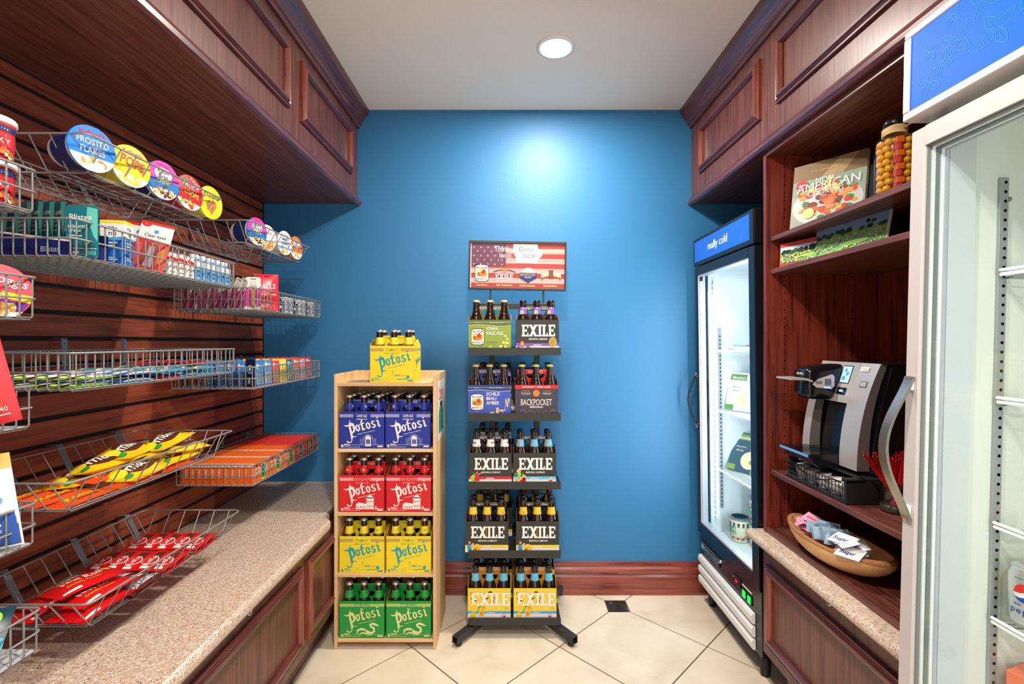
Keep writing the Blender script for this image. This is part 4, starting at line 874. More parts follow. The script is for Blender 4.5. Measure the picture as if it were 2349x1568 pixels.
def tub(loc, rz, label):
    t = thing('ice_cream_tub', label, 'ice cream tub', loc, (0, 0, rz), 'ice cream tubs in the black cooler')
    m = MB(); m.lathe([(0, 0), (.040, 0), (.0415, .003), (.049, .098), (.049, .103)], paper(216, 206, 176), 28)
    fn = lambda x, y, h: ((.0405 + y * .0875 + h) * math.cos(x / .046 - math.pi / 2), (.0405 + y * .0875 + h) * math.sin(x / .046 - math.pi / 2), y)
    p = Panel(m, fn=fn, step=.0006)
    for k in range(14): x = -.145 + k * .0207; p.rect(x, .074, .0208, .020, paper(30, 60, 56), 1)
    for k in range(6): p.rect(-.10 + k * .0145, .036, .0146, .038, paper(40, 150, 70), 1)
    for k in range(9): p.disc(-.03 + .013 * k, .018 + .004 * (k % 2), .007, [paper(120, 70, 40), paper(196, 156, 104)][k % 2], 2 + (k % 2), n=8)
    for k, ch in enumerate('PREMIER'): p.text(ch, -.045 + .011 * k, .058, .013, W_, 2, bold=.02)
    p.stroke([(.01, .012), (.03, .030), (.05, .038)], .003, BLK, 3); p.stroke([(.014, .008), (.05, .020)], .003, BLK, 3)
    m.build('tub_body', t)
    m = MB(); m.lathe([(0, .1035), (.050, .1035), (.052, .106), (.052, .114), (.049, .1165), (0, .1155)], CLEAR, 28); m.lathe([(0, .1162), (.040, .1162)], paper(150, 190, 140), 24); m.build('lid', t)
tub((1.118, 2.345, .380), R(-30), 'ice cream tub standing alone at left on the cooler floor'); tub((1.172, 2.255, .380), R(-40), 'lower ice cream tub of the two stacked on the cooler floor'); tub((1.172, 2.255, .498), R(-50), 'upper ice cream tub of the two stacked on the cooler floor')

# ================================================================ white glass-door fridge (near right)
FX = .868; LEF = 1.45
def FM(): return lean(MB(), FX, CH, LEF)
t = thing('glass_door_fridge', 'white glass door fridge with glowing blue flower sign, nearest on the right', 'fridge', (1.1, .7, 0))
fy0, fy1 = .36, 1.066; fxb = 1.40
m = FM(); m.box(FX + .05, fxb, fy0, fy0 + .03, .08, 2.03, FRWHITE); m.box(FX + .05, fxb, fy1 - .03, fy1, .08, 2.03, FRWHITE); m.box(fxb - .02, fxb, fy0 + .03, fy1 - .03, .08, 2.03, FRWHITE)
m.box(FX + .05, fxb - .02, fy0 + .03, fy1 - .03, 1.84, 2.02, FRWHITE); m.box(FX + .012, fxb - .02, fy0 + .002, fy1 - .002, .08, .26, FRWHITE); m.build('cabinet', t, world=True)
INN = mat('fridge_interior_cream', (214, 217, 208), 0.4)
m = FM(); y0, y1 = fy0 + .031, fy1 - .031
m.box(fxb - .034, fxb - .022, y0, y1, .262, 1.838, INN); m.box(FX + .052, fxb - .034, y0, y0 + .012, .262, 1.838, INN); m.box(FX + .052, fxb - .034, y1 - .012, y1, .262, 1.838, INN); m.box(FX + .052, fxb - .034, y0 + .012, y1 - .012, .262, .274, INN); m.box(FX + .052, fxb - .034, y0 + .012, y1 - .012, 1.826, 1.838, INN)
m.box(FX + .052, FX + .108, y1 - .020, y1 - .012, .274, 1.78, mat('grey_liner_post', (196, 202, 204), .4)); m.box(FX + .052, FX + .108, y1 - .022, y1 - .012, 1.78, 1.80, WHITE, .002)
m.build('liner', t, world=True)
for y, sgn in ((fy1 - .0435, -1),):
    for x in (1.030, 1.33):
        m = FM(); m.box(x, x + .018, y, y + sgn * .006, .30, 1.70, PIL, .0005)
        for k in range(70):
            m.lathe([(0, 0), (.0035, 0)], GROOVE, 8, (x + .011, y + sgn * .0063, .31 + .02 * k), Matrix.Rotation(R(90), 4, 'X'))
        m.lathe([(0, 0), (.005, 0), (.005, .004), (0, .005)], STEEL, 10, (x + .019, y - .003, 1.655), Matrix.Rotation(R(90), 4, 'Y')); m.build('pilaster', t, world=True)
for z in (1.497, 1.228, .965, .765):
    m = FM()
    m.add([(1.045, fy1 - .05, z - .012), (1.085, fy1 - .05, z - .012), (1.045, fy1 - .08, z - .004), (1.085, fy1 - .08, z - .004), (1.045, fy1 - .05, z - .009), (1.085, fy1 - .05, z - .009)], [(0, 1, 3, 2), (4, 5, 3, 2), (0, 1, 5, 4)], PIL)
    for k in range(16): yy = fy0 + .06 + .038 * k; m.tube([(1.028, yy, z), (1.35, yy, z)], .0022, SHW, 6)
    for x in (1.030, 1.15, 1.25, 1.35): m.tube([(x, fy0 + .048, z - .003), (x, fy1 - .055, z - .003)], .0042, SHW, 8)
    m.tube([(1.028, fy0 + .048, z + .006), (1.028, fy1 - .055, z + .006)], .0035, SHW, 8)
    m.build('wire_shelf', t, world=True)
# header with backlit sign
hx = FX - .012
m = FM(); z0, z1 = 1.832, 2.028; fr_ = .016
m.box(hx, FX + .05, fy0, fy1 - .002, z0, z0 + .018, FRWHITE, .002); m.box(hx, FX + .05, fy0, fy1 - .002, z1 - fr_, z1, FRWHITE, .002); m.box(hx, FX + .05, fy1 - .018, fy1 - .002, z0 + .018, z1 - fr_, FRWHITE, .001); m.box(hx, FX + .05, fy0, fy0 + .016, z0 + .018, z1 - fr_, FRWHITE, .001)
hdr = m.build('sign_header', t, world=True)
FSB = mat('fridge_sign_blue', (14, 84, 214), 0.5, spec=.12, emit=0.62)
m = FM(); m.box(hx + .003, hx + .006, fy0 + .016, fy1 - .018, z0 + .018, z1 - fr_, FSB); p = Panel(m, (hx + .0029, fy1 - .018, z0 + .018), (0, -1, 0), (0, 0, 1)); FSL = mat('fridge_sign_pale_lines', (44, 120, 230), 0.5, spec=.12, emit=.62)
def flower(p, x, y, s_, a0, mt, lw):
    for k in range(4):
        a = R(a0 + 90 * k); c, sn = math.cos(a), math.sin(a); q = []
        for j in range(13):
            u = j / 12; v = .26 * math.sin(math.pi * u ** (.8 if k % 2 else .6)); q.append((u, v))
        q += [(u, -v) for u, v in q[::-1]][1:-1]
        p.stroke([(x + ((.12 + u) * c - v * sn) * s_, y + ((.12 + u) * sn + v * c) * s_) for u, v in q], lw, mt, 1 + k * .2, True)
        p.stroke([(x + ((.3 + u) * c) * s_, y + ((.3 + u) * sn) * s_) for u in (0, .3, .5)], lw * .7, mt, 2)
for x, y, s_, a in ((.105, .085, .038, 50), (.165, .130, .034, 55), (.045, .035, .030, 60), (.050, .100, .020, 20), (.098, .142, .018, 50), (.185, .060, .036, 30), (.25, .10, .04, 60), (.075, .062, .024, 70)): flower(p, x, y, s_, a, FSL, .0012)
o = m.build('sign_panel', None); o.parent = hdr; o.location = -t.location
# door
m = FM(); dz0, dz1 = .27, 1.812; wy1 = 1.030 ; wy0 = fy0 + .05; wz0, wz1 = .33, 1.770
m.box(FX + .010, FX + .05, fy0, wy0, dz0, dz1, FRWHITE, .003); m.box(FX + .010, FX + .05, wy1, fy1, dz0, dz1, FRWHITE, .003); m.box(FX + .0103, FX + .0497, wy0, wy1, dz0, wz0, FRWHITE); m.box(FX + .0103, FX + .0497, wy0, wy1, wz1, dz1, FRWHITE)
GASK = mat('door_seal_grey', (112, 122, 120), .5)
for k, mt in enumerate((GASK, WHITE, GASK, WHITE, TRIM)):
    d = .003 * k; x = FX + .016 + .007 * k
    for a, b, c, e in ((wy1 - d - .003, wy1 - d, wz0 + d, wz1 - d), (wy0 + d, wy1 - d, wz1 - d - .003, wz1 - d)): m.box(x, x + .0068, a, b, c, e, mt)
dr = m.build('door', t, world=True)
m = FM(); m.box(FX + .020, FX + .023, wy0, wy1 - .007, wz0, wz1 - .007, GLASS); o = m.build('glass_pane', None); o.parent = dr; o.location = -t.location
m = FM(); hx0 = FX + .010; hy = 1.047; N_ = 36; hz0, hz1 = .962, 1.272; prev = None
vs = []
for k in range(N_ + 1):
    u = k / N_; z = hz0 + (hz1 - hz0) * u; out = -.008 - .054 * (math.sin(math.pi * u) ** 1.3)
    if k in (0, N_): out = -.008
    for (dx, dy) in ((0, -.011), (0, .011), (.006, .011), (.006, -.011)): vs.append((hx0 + out + dx, hy + dy, z))
fs = [(k * 4 + a, k * 4 + (a + 1) % 4, (k + 1) * 4 + (a + 1) % 4, (k + 1) * 4 + a) for k in range(N_) for a in range(4)] + [(3, 2, 1, 0), tuple(N_ * 4 + a for a in range(4))]
m.add(vs, fs, BRUSH); m.box(hx0 - .008, hx0, hy - .008, hy + .008, hz0 + .002, hz0 + .03, WHITE, .002); m.box(hx0 - .008, hx0, hy - .008, hy + .008, hz1 - .03, hz1 - .002, WHITE, .002)
o = m.build('handle', None); o.parent = dr; o.location = -t.location
m = FM(); m.box(FX + .06, FX + .075, fy0 + .06, fy0 + .08, .35, 1.75, LEDE); m.build('led_strip', t, world=True)
for x in (.95, 1.34):
    for y in (.42, 1.0): m = MB(); m.lathe([(0, 0), (.018, 0), (.018, .079), (0, .079)], BLACKM, 12, (x, y, .001)); m.build('caster', t, world=True)
# can in the fridge
ALU = mat('can_silver', (206, 208, 210), 0.3, metal=.6)
def can(loc, label, rz):
    t = thing('soda_can', label, 'can', loc, (0, 0, rz), 'cans in the white fridge')
    m = MB(); m.lathe([(0, .004), (.022, .003), (.025, 0), (.0265, .002), (.033, .012), (.033, .103), (.0275, .116), (.0268, .119), (.0258, .119), (.0250, .115), (0, .1145)], ALU, 32)
    p = Panel(m, fn=lambda x, y, h: ((.0332 + h) * math.cos(x / .033 - math.pi / 2), (.0332 + h) * math.sin(x / .033 - math.pi / 2), y), step=.0003)
    def disc_grid(x0, x1, f0, f1, mt, l):
        n = 12
        for k in range(n):
            a, b = x0 + (x1 - x0) * k / n, x0 + (x1 - x0) * (k + 1) / n; p.poly([(a, f0(a)), (b, f0(b)), (b, f1(b)), (a, f1(a))], mt, l)
    r = .0185; up = lambda x: .072 + math.sqrt(max(0, r * r - x * x)); dn = lambda x: .072 - math.sqrt(max(0, r * r - x * x)); wv = lambda x: .075 + .004 * math.sin(x * 120); wl = lambda x: .067 + .005 * math.sin(x * 120 - .4)
    disc_grid(-r, r, lambda x: max(wv(x), dn(x)), up, RED, 2); disc_grid(-r, r, dn, lambda x: max(dn(x), wl(x)), paper(32, 74, 168), 2); disc_grid(-r, r, wl, wv, W_, 1)
    for k, ch in enumerate('pepsi'): p.text(ch, -.020 + .010 * k, .030, .018, paper(32, 74, 168), 2)
    p.text('diet', -.012, .046, .008, paper(32, 74, 168), 2)
    for k in range(5): p.rect(-.016 + .0065 * k, .100, .005, .0012, paper(60, 90, 150), 2)
    m.build('can_body', t); m = MB(); m.box(-.005, .005, -.012, .006, .1150, .1162, ALU, .0004); m.build('pull_tab', t)
    return t
can((1.052, .972, .7725), 'silver diet cola can with red, white and blue globe on the fridge shelf', R(-58))
m = MB(); m.box(-.04, .04, -.05, .05, 0, .09, paper(236, 120, 90), .001); p = Panel(m, (-.04, -.05, 0), (1, 0, 0), (0, 0, 1), step=.0005); p.rect(.008, .03, .05, .05, paper(170, 60, 40), 1); p.text('Meal', .036, .045, .02, W_, 2)
solo(m, 'snack_carton', 'orange snack carton at the bottom right corner inside the white fridge', 'carton', (1.085, .965, .576), (0, 0, R(20)))
m = FM(); 
# low fridge shelf carrying the carton
for k in range(16): yy = fy0 + .06 + .038 * k; m.tube([(1.05, yy, .57), (1.35, yy, .57)], .0022, SHW, 6)
for x in (1.052, 1.35): m.tube([(x, fy0 + .048, .567), (x, fy1 - .055, .567)], .0042, SHW, 8)
m.build('wire_shelf', t, world=True)
# soft light from the strips inside the two coolers
lamp('fridge_lamp', (.97, .50, 1.1), (R(90), 0, 0), 2.6, (1.0, 1.0, .97), .06, 1.3)

# ================================================================ bookcase contents
def plank(label, name, cat, TL, TR, BL, BR, th, mt, art, group=None):
    """leaning rectangular board given by its corner points; thickness goes backwards"""
    TL, TR, BL, BR = map(Vector, (TL, TR, BL, BR)); u = (BR - BL); v = (TL - BL); w_, h = u.length, v.length; un, vn = u.normalized(), v.normalized(); n = un.cross(vn).normalized()
    m = MB(); base = BL
    vs = [BL, BR, TR, TL]; vs = [q - base for q in vs]; back = [q - n * th for q in vs]
    m.add(vs, [(0, 1, 2, 3)], mt); m.add(vs + back, [(0, 4, 5, 1), (1, 5, 6, 2), (2, 6, 7, 3), (3, 7, 4, 0)], mt); m.add(back, [(3, 2, 1, 0)], mt)
    art(Panel(m, (0, 0, 0), un, vn, step=.0004), w_, h)
    return solo(m, name, label, cat, tuple(base), (0, 0, 0), group)
def art_cook(p, w_, h):
    p.rect(0, h * .74, w_, h * .26, paper(122, 98, 66), 1); p.poly([(w_ * .4, h * .74), (w_ * .65, h), (w_ * .9, h), (w_ * .7, h * .74)], paper(160, 134, 98), 2); p.rect(0, h * .50, w_, h * .24, paper(130, 150, 128), 1); p.rect(0, 0, w_, h * .5, paper(150, 154, 140), 1)
    p.disc(w_ * .50, h * .33, w_ * .485, paper(186, 196, 190), 2, ry=h * .31); rnd = random.Random(3)
    for k in range(60):
        a = rnd.uniform(0, 6.28); q = rnd.uniform(.5, 1); x, y = w_ * (.5 + .40 * q * math.cos(a)), h * (.40 + .30 * q * math.sin(a))
        if x < 0.01 or x > w_ - .012 or y < .01: continue
        p.disc(x, y, rnd.uniform(.008, .015), rnd.choice([paper(70, 120, 70), paper(206, 60, 50), paper(232, 150, 60), paper(96, 140, 84), paper(236, 200, 90), paper(196, 50, 40)]), 3 + k * .05, ry=rnd.uniform(.006, .012), n=9)
    for k in range(40):
        a = rnd.uniform(0, 6.28); q = rnd.uniform(0, 1); p.disc(w_ * (.56 + .27 * q * math.cos(a)), h * (.36 + .20 * q * math.sin(a)), rnd.uniform(.008, .018), rnd.choice([paper(196, 96, 60), paper(214, 120, 76), paper(176, 78, 48), paper(226, 140, 92), paper(120, 56, 40)]), 6.2 + k * .05, ry=rnd.uniform(.006, .010), n=9)
    p.disc(w_ * .26, h * .22, .019, paper(240, 214, 140), 8.5); p.disc(w_ * .14, h * .67, w_ * .085, RED, 9); p.rect(w_ * .09, h * .665, w_ * .10, .004, W_, 10)
    p.text('WILLIAMS-SONOMA', w_ * .5, h * .84, .011, GOLD, 4, sx=1.1); p.text('NEW', w_ * .46, h * .665, .026, W_, 10, sx=.95); p.text('AMERICAN', w_ * .5, h * .555, .043, W_, 10, sx=.98, fit=w_ * .86); p.text('COOKING', w_ * .48, h * .475, .024, W_, 10, sx=1.0)
NP = paper(226, 218, 196)
def P3(xp, yp, Y): return (px(xp, Y), Y, pz(yp, Y))
plank('cookbook with grilled chicken cover leaning on the second highest shelf', 'cookbook', 'book', (1.045, 1.765, 1.986), (1.178, 1.580, 1.986), (1.012, 1.742, 1.7485), (1.145, 1.557, 1.7485), .018, NP, art_cook)
plank('thin dark book half hidden behind the cookbook', 'book', 'book', (1.12, 1.72, 1.972), (1.24, 1.55, 1.972), (1.085, 1.695, 1.7485), (1.205, 1.525, 1.7485), .016, paper(28, 40, 44), lambda p, w_, h: p.rect(w_ - .006, 0, .006, h, paper(120, 100, 76), 1))
def art_garden(red, seed):
    def art(p, w_, h):
        rnd = random.Random(seed); b0, b1 = (h * .14, h * .82) if red else (0, h)
        if red: p.rect(0, 0, w_, h, paper(196, 60, 60), 1)
        p.rect(.003, b0, w_ - .006, b1 - b0, paper(118, 176, 84), 2); p.rect(.003, b0 + (b1 - b0) * .68, w_ - .006, (b1 - b0) * .32, paper(120, 160, 200) if not red else paper(196, 210, 226), 3)
        for k in range(24):
            x = rnd.uniform(.012, w_ - .014); dark = x > w_ * .55
            p.disc(x, b0 + (b1 - b0) * rnd.uniform(.62, .74 if not dark else .84), rnd.uniform(.006, .012), rnd.choice([paper(34, 62, 34), paper(22, 44, 26), paper(60, 84, 40)]), 4 + k * .05, ry=.007, n=8)
        for k in range(150):
            p.disc(rnd.uniform(.01, w_ - .012), b0 + (b1 - b0) * rnd.uniform(.06, .55), rnd.uniform(.002, .0055), rnd.choice([paper(220, 120, 150), paper(236, 210, 110), paper(160, 196, 90), paper(220, 216, 206), paper(120, 110, 170), paper(60, 110, 56)]), 5.5 + k * .02, ry=.0026, n=7)
        p.disc(w_ * .6, b0 + (b1 - b0) * .30, w_ * .2, paper(150, 204, 90), 8.6, ry=h * .07)
    return art
plank('small red bordered garden picture leaning at the left of the lower thin shelf', 'garden_picture', 'picture', (1.012, 1.800, 1.712), (1.085, 1.60, 1.712), (1.006, 1.796, 1.6245), (1.078, 1.596, 1.6245), .003, W_, art_garden(True, 5), 'pictures on the thin shelf')
plank('wider garden picture with trees and blue sky leaning in front', 'garden_picture', 'picture', (1.068, 1.672, 1.735), (1.096, 1.380, 1.735), (1.046, 1.668, 1.6245), (1.074, 1.376, 1.6245), .006, W_, art_garden(False, 9), 'pictures on the thin shelf')
plank('dark framed picture mostly hidden behind the white fridge door', 'garden_picture', 'picture', (1.12, 1.31, 1.735), (1.13, 1.10, 1.735), (1.08, 1.31, 1.6245), (1.09, 1.10, 1.6245), .006, paper(40, 40, 44), lambda p, w_, h: p.rect(.01, .01, w_ - .02, h - .02, paper(30, 40, 34), 1), 'pictures on the thin shelf')
# pickled peppers jar
t = thing('preserve_jar', 'glass jar of yellow and orange pickled vegetables with raffia neck', 'jar', (1.045, 1.305, 1.7485))
YV = mat('pickled_yellow', (244, 178, 20), .3, coat=.4); OV = mat('pickled_orange', (240, 112, 14), .3, coat=.4); RV = mat('pickled_red', (214, 44, 16), .3, coat=.4)
m = MB(); rnd = random.Random(2)
for a in range(9):
    for k in range(8):
        an = 2 * math.pi * a / 9 + (.16 if k % 2 else 0); z = .011 + .0178 * k; c = (.034 * math.cos(an), .034 * math.sin(an), z)
        M = Matrix.Translation(c)
        if a % 3 == 0: m.T = M @ Matrix.Rotation(an, 4, 'Z'); m.box(-.006, .006, -.010, .010, -.0085, .0085, (RV, OV)[k % 2], .002); m.T = None
        else: m.lathe([(0, -.0088), (.0045, -.0082), (.0078, -.0055), (.0098, 0), (.0078, .0055), (.0045, .0082), (0, .0088)], YV, 12, c)
m.lathe([(0, .004), (.026, .004), (.026, .145), (0, .145)], mat('brine', (226, 150, 30), .3), 16)
m.build('pickles', t)
m = MB(); m.lathe([(0, 0), (.042, 0), (.0455, .005), (.0455, .138), (.041, .150), (.026, .160), (.024, .178)], CLEAR, 32); m.build('glass_body', t)
m = MB(); m.lathe([(0, .178), (.022, .178), (.027, .182), (.027, .194), (.022, .201), (0, .203)], BLACKG, 24); m.build('lid', t)
RAF = mat('raffia', (206, 176, 124), .8); m = MB()
for k in range(9): m.tube([(.0275 * math.cos(R(a)) * (1 + .03 * math.sin(k + a)), .0275 * math.sin(R(a)), .160 + .0022 * k + .0015 * math.sin(R(a * 2 + k * 40))) for a in range(0, 360, 24)], .0018, RAF, 5, True)
for k in range(7): m.tube([(.0, -.028, .168), (.012 + .004 * k, -.040 - .002 * k, .176 + .003 * k), (.022 + .006 * k, -.046 - .006 * (k % 3), .174 + .006 * k)], .0013, RAF, 4)
m.build('raffia_tie', t)
# coffee machine on its pod drawer
t = thing('pod_drawer', 'black wire pod drawer under the coffee machine', 'drawer', (1.15, 1.59, .861))
x0, x1, y0, y1, z0, z1 = 1.0, 1.33, 1.43, 1.75, .8615, .932
m = MB(); m.box(x0 + .012, x1, y0, y0 + .004, z0, z1, BLACKM, .001); m.box(x0 + .012, x1, y1 - .004, y1, z0, z1, BLACKM, .001); m.box(x1 - .004, x1, y0 + .004, y1 - .004, z0, z1, BLACKM); m.box(x0, x1 - .004, y0 + .004, y1 - .004, z0, z0 + .004, BLACKM); m.box(x0 + .05, x1, y0, y1, z1, z1 + .005, BLACKM, .001)
m.box(x0, x0 + .06, y0, y0 + .02, z1 - .006, z1 + .005, BLACKM); m.box(x0 + .001, x0 + .012, y0, y0 + .012, z0, z1, BLACKM)
for k in range(3):
    for j in range(2): m.lathe([(0, 0), (.003, 0)], DSILV, 8, (1.10 + .03 * k, y0 - .0004, .885 + .02 * j), Matrix.Rotation(R(90), 4, 'X'))
m.build('casing', t, world=True)
m = MB()
for z in (z0 + .010, z0 + .024, z0 + .042, z0 + .058): m.tube([(x0 + .002, y0 + .012, z), (x0 + .002, y1 - .004, z)], .0014, BLACKM, 5)
for k in range(19): y = y0 + .018 + .0158 * k; m.tube([(x0 + .001, y, z0 + .006), (x0 + .001, y, z0 + .060)], .0013, BLACKM, 5)
m.tube([(x0 - .003, y0 + .02 + .28 * u, z0 + .062 - .026 * math.sin(math.pi * u) ** 2 * (1 if abs(u - .5) < .35 else .3)) for u in [k / 14 for k in range(15)]], .0028, BLACKM, 6)
m.build('wire_front', t, world=True)
for k in range(5):
    kc = thing('coffee_pod', 'white coffee pod number %s from the fridge end inside the wire drawer' % ('one', 'two', 'three', 'four', 'five')[k], 'coffee pod', (1.045, 1.475 + .056 * k, .8665), (0, 0, 0), 'coffee pods in the drawer') if False else None
    c = thing('coffee_pod', ['white coffee pod in the wire drawer, nearest the red straws', 'second white coffee pod in the wire drawer from the straws end', 'middle white coffee pod in the wire drawer', 'second white coffee pod in the wire drawer from the far end', 'white coffee pod at the far end of the wire drawer'][k], 'coffee pod', (1.04, 1.475 + .056 * k, .8665), (0, R(-8), 0), 'coffee pods in the drawer')
    m = MB(); m.lathe([(0, 0), (.017, 0), (.018, .002), (.0225, .042), (.0225, .044)], WHITE, 18); m.build('pod_cup', c); m = MB(); m.lathe([(0, .0445), (.0255, .0445), (.0255, .0465), (0, .0465)], paper(214, 206, 200), 18); m.build('foil_lid', c)
t = thing('coffee_machine', 'black and silver pod coffee machine with raised silver handle', 'coffee machine', (1.18, 1.6, .9375))
B0 = .9378
m = MB(); # side profile body in X,Z swept over Y
prof = [(1.10, B0), (1.335, B0), (1.335, 1.275), (1.16, 1.275), (1.145, 1.22), (1.118, 1.12), (1.104, 1.02)]
m.prism(prof, (0, .30, 0), BLACKG, o=(0, 1.455, 0)); m.lathe([(0, 0), (.016, 0), (.016, .001), (0, .001)], DSILV, 20, (1.29, 1.4545, 1.15), Matrix.Rotation(R(90), 4, 'X'))
m.box(1.14, 1.335, 1.455, 1.755, 1.2752, 1.2800, BLACKG, .002); m.build('body', t, world=True)
def colm(y0, y1):
    m = MB(); N = 14; f = []
    for k in range(N + 1):
        u = k / N; z = B0 + .012 + u * (1.279 - B0 - .012); x = 1.060 + .002 * u + .073 * u ** 2.1 ; f.append((x, z))
    b = [(x + .040 - .018 * (z - B0) / .34, z) for x, z in f]
    vs = [(x, y0, z) for x, z in f] + [(x, y1, z) for x, z in f] + [(x, y0, z) for x, z in b] + [(x, y1, z) for x, z in b]; n = N + 1
    fr = [(k, k + 1, n + k + 1, n + k) for k in range(N)]; m.add(vs, fr, SILVER, True)
    m.add(vs, [(k, 2 * n + k, 2 * n + k + 1, k + 1) for k in range(N)] + [(n + k, n + k + 1, 3 * n + k + 1, 3 * n + k) for k in range(N)], DSILV, False)
    m.add(vs, [(0, n, 3 * n, 2 * n), (N, 2 * n + N, 3 * n + N, n + N), *[(2 * n + k, 3 * n + k, 3 * n + k + 1, 2 * n + k + 1) for k in range(N)]], DSILV); return m
m = colm(1.470, 1.550)
p = Panel(m, (1.1085, 1.550, 1.215), (0, -1, 0), (.38, 0, 1)); p.rect(.012, .040, .034, .015, W_, 8); p.text('10 oz', .029, .043, .010, BLK, 9); p.rect(.030, -.012, .030, .020, DSILV, 6); p.rect(.033, -.009, .024, .014, paper(170, 166, 160), 8)
m.build('side_column', t, world=True)
m = colm(1.705, 1.745); m.build('side_column', t, world=True)
m = MB(); m.prism([(1.088, 1.148), (1.150, 1.148), (1.165, 1.279), (1.131, 1.279)], (0, .155, 0), SILVER, o=(0, 1.5502, 0)); pan = m.build('control_panel', t, world=True)
un, vn = Vector((0, -1, 0)), Vector((.043, 0, .131)).normalized(); DISPE = mat('lit_display', (150, 190, 240), .3, emit=.7)
m = MB(); p = Panel(m, Vector((1.088, 1.632, 1.148)), un, vn); p.rect(.012, .064, .046, .062, BLACKG, 2); p.rect(.015, .067, .040, .056, DISPE, 4)
for x, y, r in ((.028, .082, .008), (.040, .098, .007), (.030, .110, .006)): p.disc(x, y, r, paper(110, 150, 210), 5)
o = m.build('display_screen', None); o.parent = pan; o.location = -t.location
m = MB(); p = Panel(m, Vector((1.088, 1.632, 1.148)), un, vn); p.rect(.014, .026, .044, .024, BLACKG, 4); p.rect(.027, .035, .018, .006, mat('blue_lit_button', (90, 140, 255), .3, emit=5), 6); o = m.build('power_button', None); o.parent = pan; o.location = -t.location
m = MB(); N = 10; secs = []   # brewing head: rounded nose lofted along -X
for k in range(N + 1):
    u = k / N; x = 1.125 - u * .118; sh = 1 if u < .8 else math.sqrt(max(0, 1 - ((u - .8) / .2) ** 2 * .55)); hy = .047 * (1 - .12 * u) * (.6 + .4 * sh); zt = 1.272 - .014 * u ** 2 - (1 - sh) * .02; zb = 1.150 + .022 * u * 0 + (1 - sh) * .05
    sec = []
    for a in range(24):
        an = 2 * math.pi * a / 24; c, s_ = math.cos(an), math.sin(an); e = .38
        sec.append((x, 1.668 + hy * math.copysign(abs(c) ** e, c), (zt + zb) / 2 + (zt - zb) / 2 * math.copysign(abs(s_) ** e, s_)))
    secs.append(sec)
vs = [q for s_ in secs for q in s_]; m.add(vs, [(k * 24 + a, k * 24 + (a + 1) % 24, (k + 1) * 24 + (a + 1) % 24, (k + 1) * 24 + a) for k in range(N) for a in range(24)] + [tuple(N * 24 + a for a in range(24))], BLACKG, True)
p = Panel(m, (secs[N][0][0] - .0006, 1.692, 1.230), (0, -1, 0), (0, 0, 1)); p.text('KEURIG', .024, .004, .011, W_, 3, sx=1.0, bold=.03)
m.build('brew_head', t, world=True)
m = MB(); p = Panel(m, (1.018, 1.6205, 1.188), (1, 0, 0), (0, 0, 1)); p.poly([(0, .016), (.015, .005), (.065, .0), (.075, .010), (.075, .042), (.067, .050), (.02, .034)], SILVER, 2); p.rect(.012, .016, .022, .011, DSILV, 4); p.rect(.042, .012, .022, .022, paper(90, 100, 110), 4); p.rect(.040, .003, .02, .003, mat('blue_lit_button', (90, 140, 255)), 5); m.build('pod_window', t, world=True)
m = MB(); m.prism([(.950, 1.224), (1.0, 1.224), (1.02, 1.216), (1.02, 1.210), (1.0, 1.217), (.950, 1.218)], (0, .096, 0), SILVER, o=(0, 1.620, 0)); m.build('lift_handle', t, world=True)
m = MB(); m.prism([(.963, .982), (1.12, .982), (1.12, B0 + .001), (1.00, B0 + .001), (.985, .950)], (0, .165, 0), BLACKG, o=(0, 1.552, 0)); m.box(.9625, .9629, 1.554, 1.716, .972, .981, mat('blue_lit_edge_tint', (96, 160, 214), .3), 0)  # blue light on the tray's front edge, painted as a pale blue strip
for i in range(9):
    for j in range(6): m.lathe([(0, 0), (.0035, 0)], DSILV, 8, (.985 + .012 * i, 1.60 + .014 * j, .9823))
m.build('drip_tray', t, world=True)
# cup with red stirrers
t = thing('stirrer_cup', 'clear ribbed glass cup filled with red stirrers beside the coffee machine', 'cup', (1.102, 1.375, .861))
m = MB(); m.lathe([(0, .004), (.030, .003), (.033, 0), (.035, .006), (.036, .018), (.034, .024), (.0355, .030), (.037, .085), (.0375, .088), (.0355, .088), (.034, .034), (.031, .010), (0, .010)], CLEAR, 24); m.lathe([(.0352, .003), (.0362, .012), (.0362, .017), (.035, .02)], mat('dark_cup_base', (60, 62, 50), .15, coat=.5), 24); m.build('glass_wall', t)
STR = mat('red_stirrer', (206, 24, 20), .3, coat=.3)
for k in range(60):
    a = rnd.uniform(0, 6.28); q = rnd.uniform(.1, 1) ** .5; bx, by = -.018 * q * math.cos(a) * rnd.uniform(.3, 1), -.018 * q * math.sin(a); tx, ty = .031 * q * math.cos(a), .031 * q * math.sin(a)
    if k < 8: tx = -.030 - .004 * (k % 4); ty = -.012 + .006 * (k % 4); bx = .016; by = ty * .4
    dx, dy = tx - bx, ty - by; L = rnd.uniform(.150, .162)
    m = MB(); h = L * .97; f = h / .085; m.tube([(0, 0, 0), (dx * min(1.75, f) , dy * min(1.75, f), h)], .0019, STR, 6)
    nm = ('leftmost', 'second leftmost', 'third leftmost', 'fourth leftmost', 'fifth leftmost', 'sixth leftmost', 'seventh leftmost', 'eighth leftmost')
    solo(m, 'drink_stirrer', ('%s red plastic stirrer leaning out of the glass cup' % nm[k]) if k < 0 else 'red plastic stirrer standing in the glass cup by the coffee machine', 'stirrer', (1.102 + bx, 1.375 + by, .873), (0, 0, 0), 'red stirrers in the glass cup')
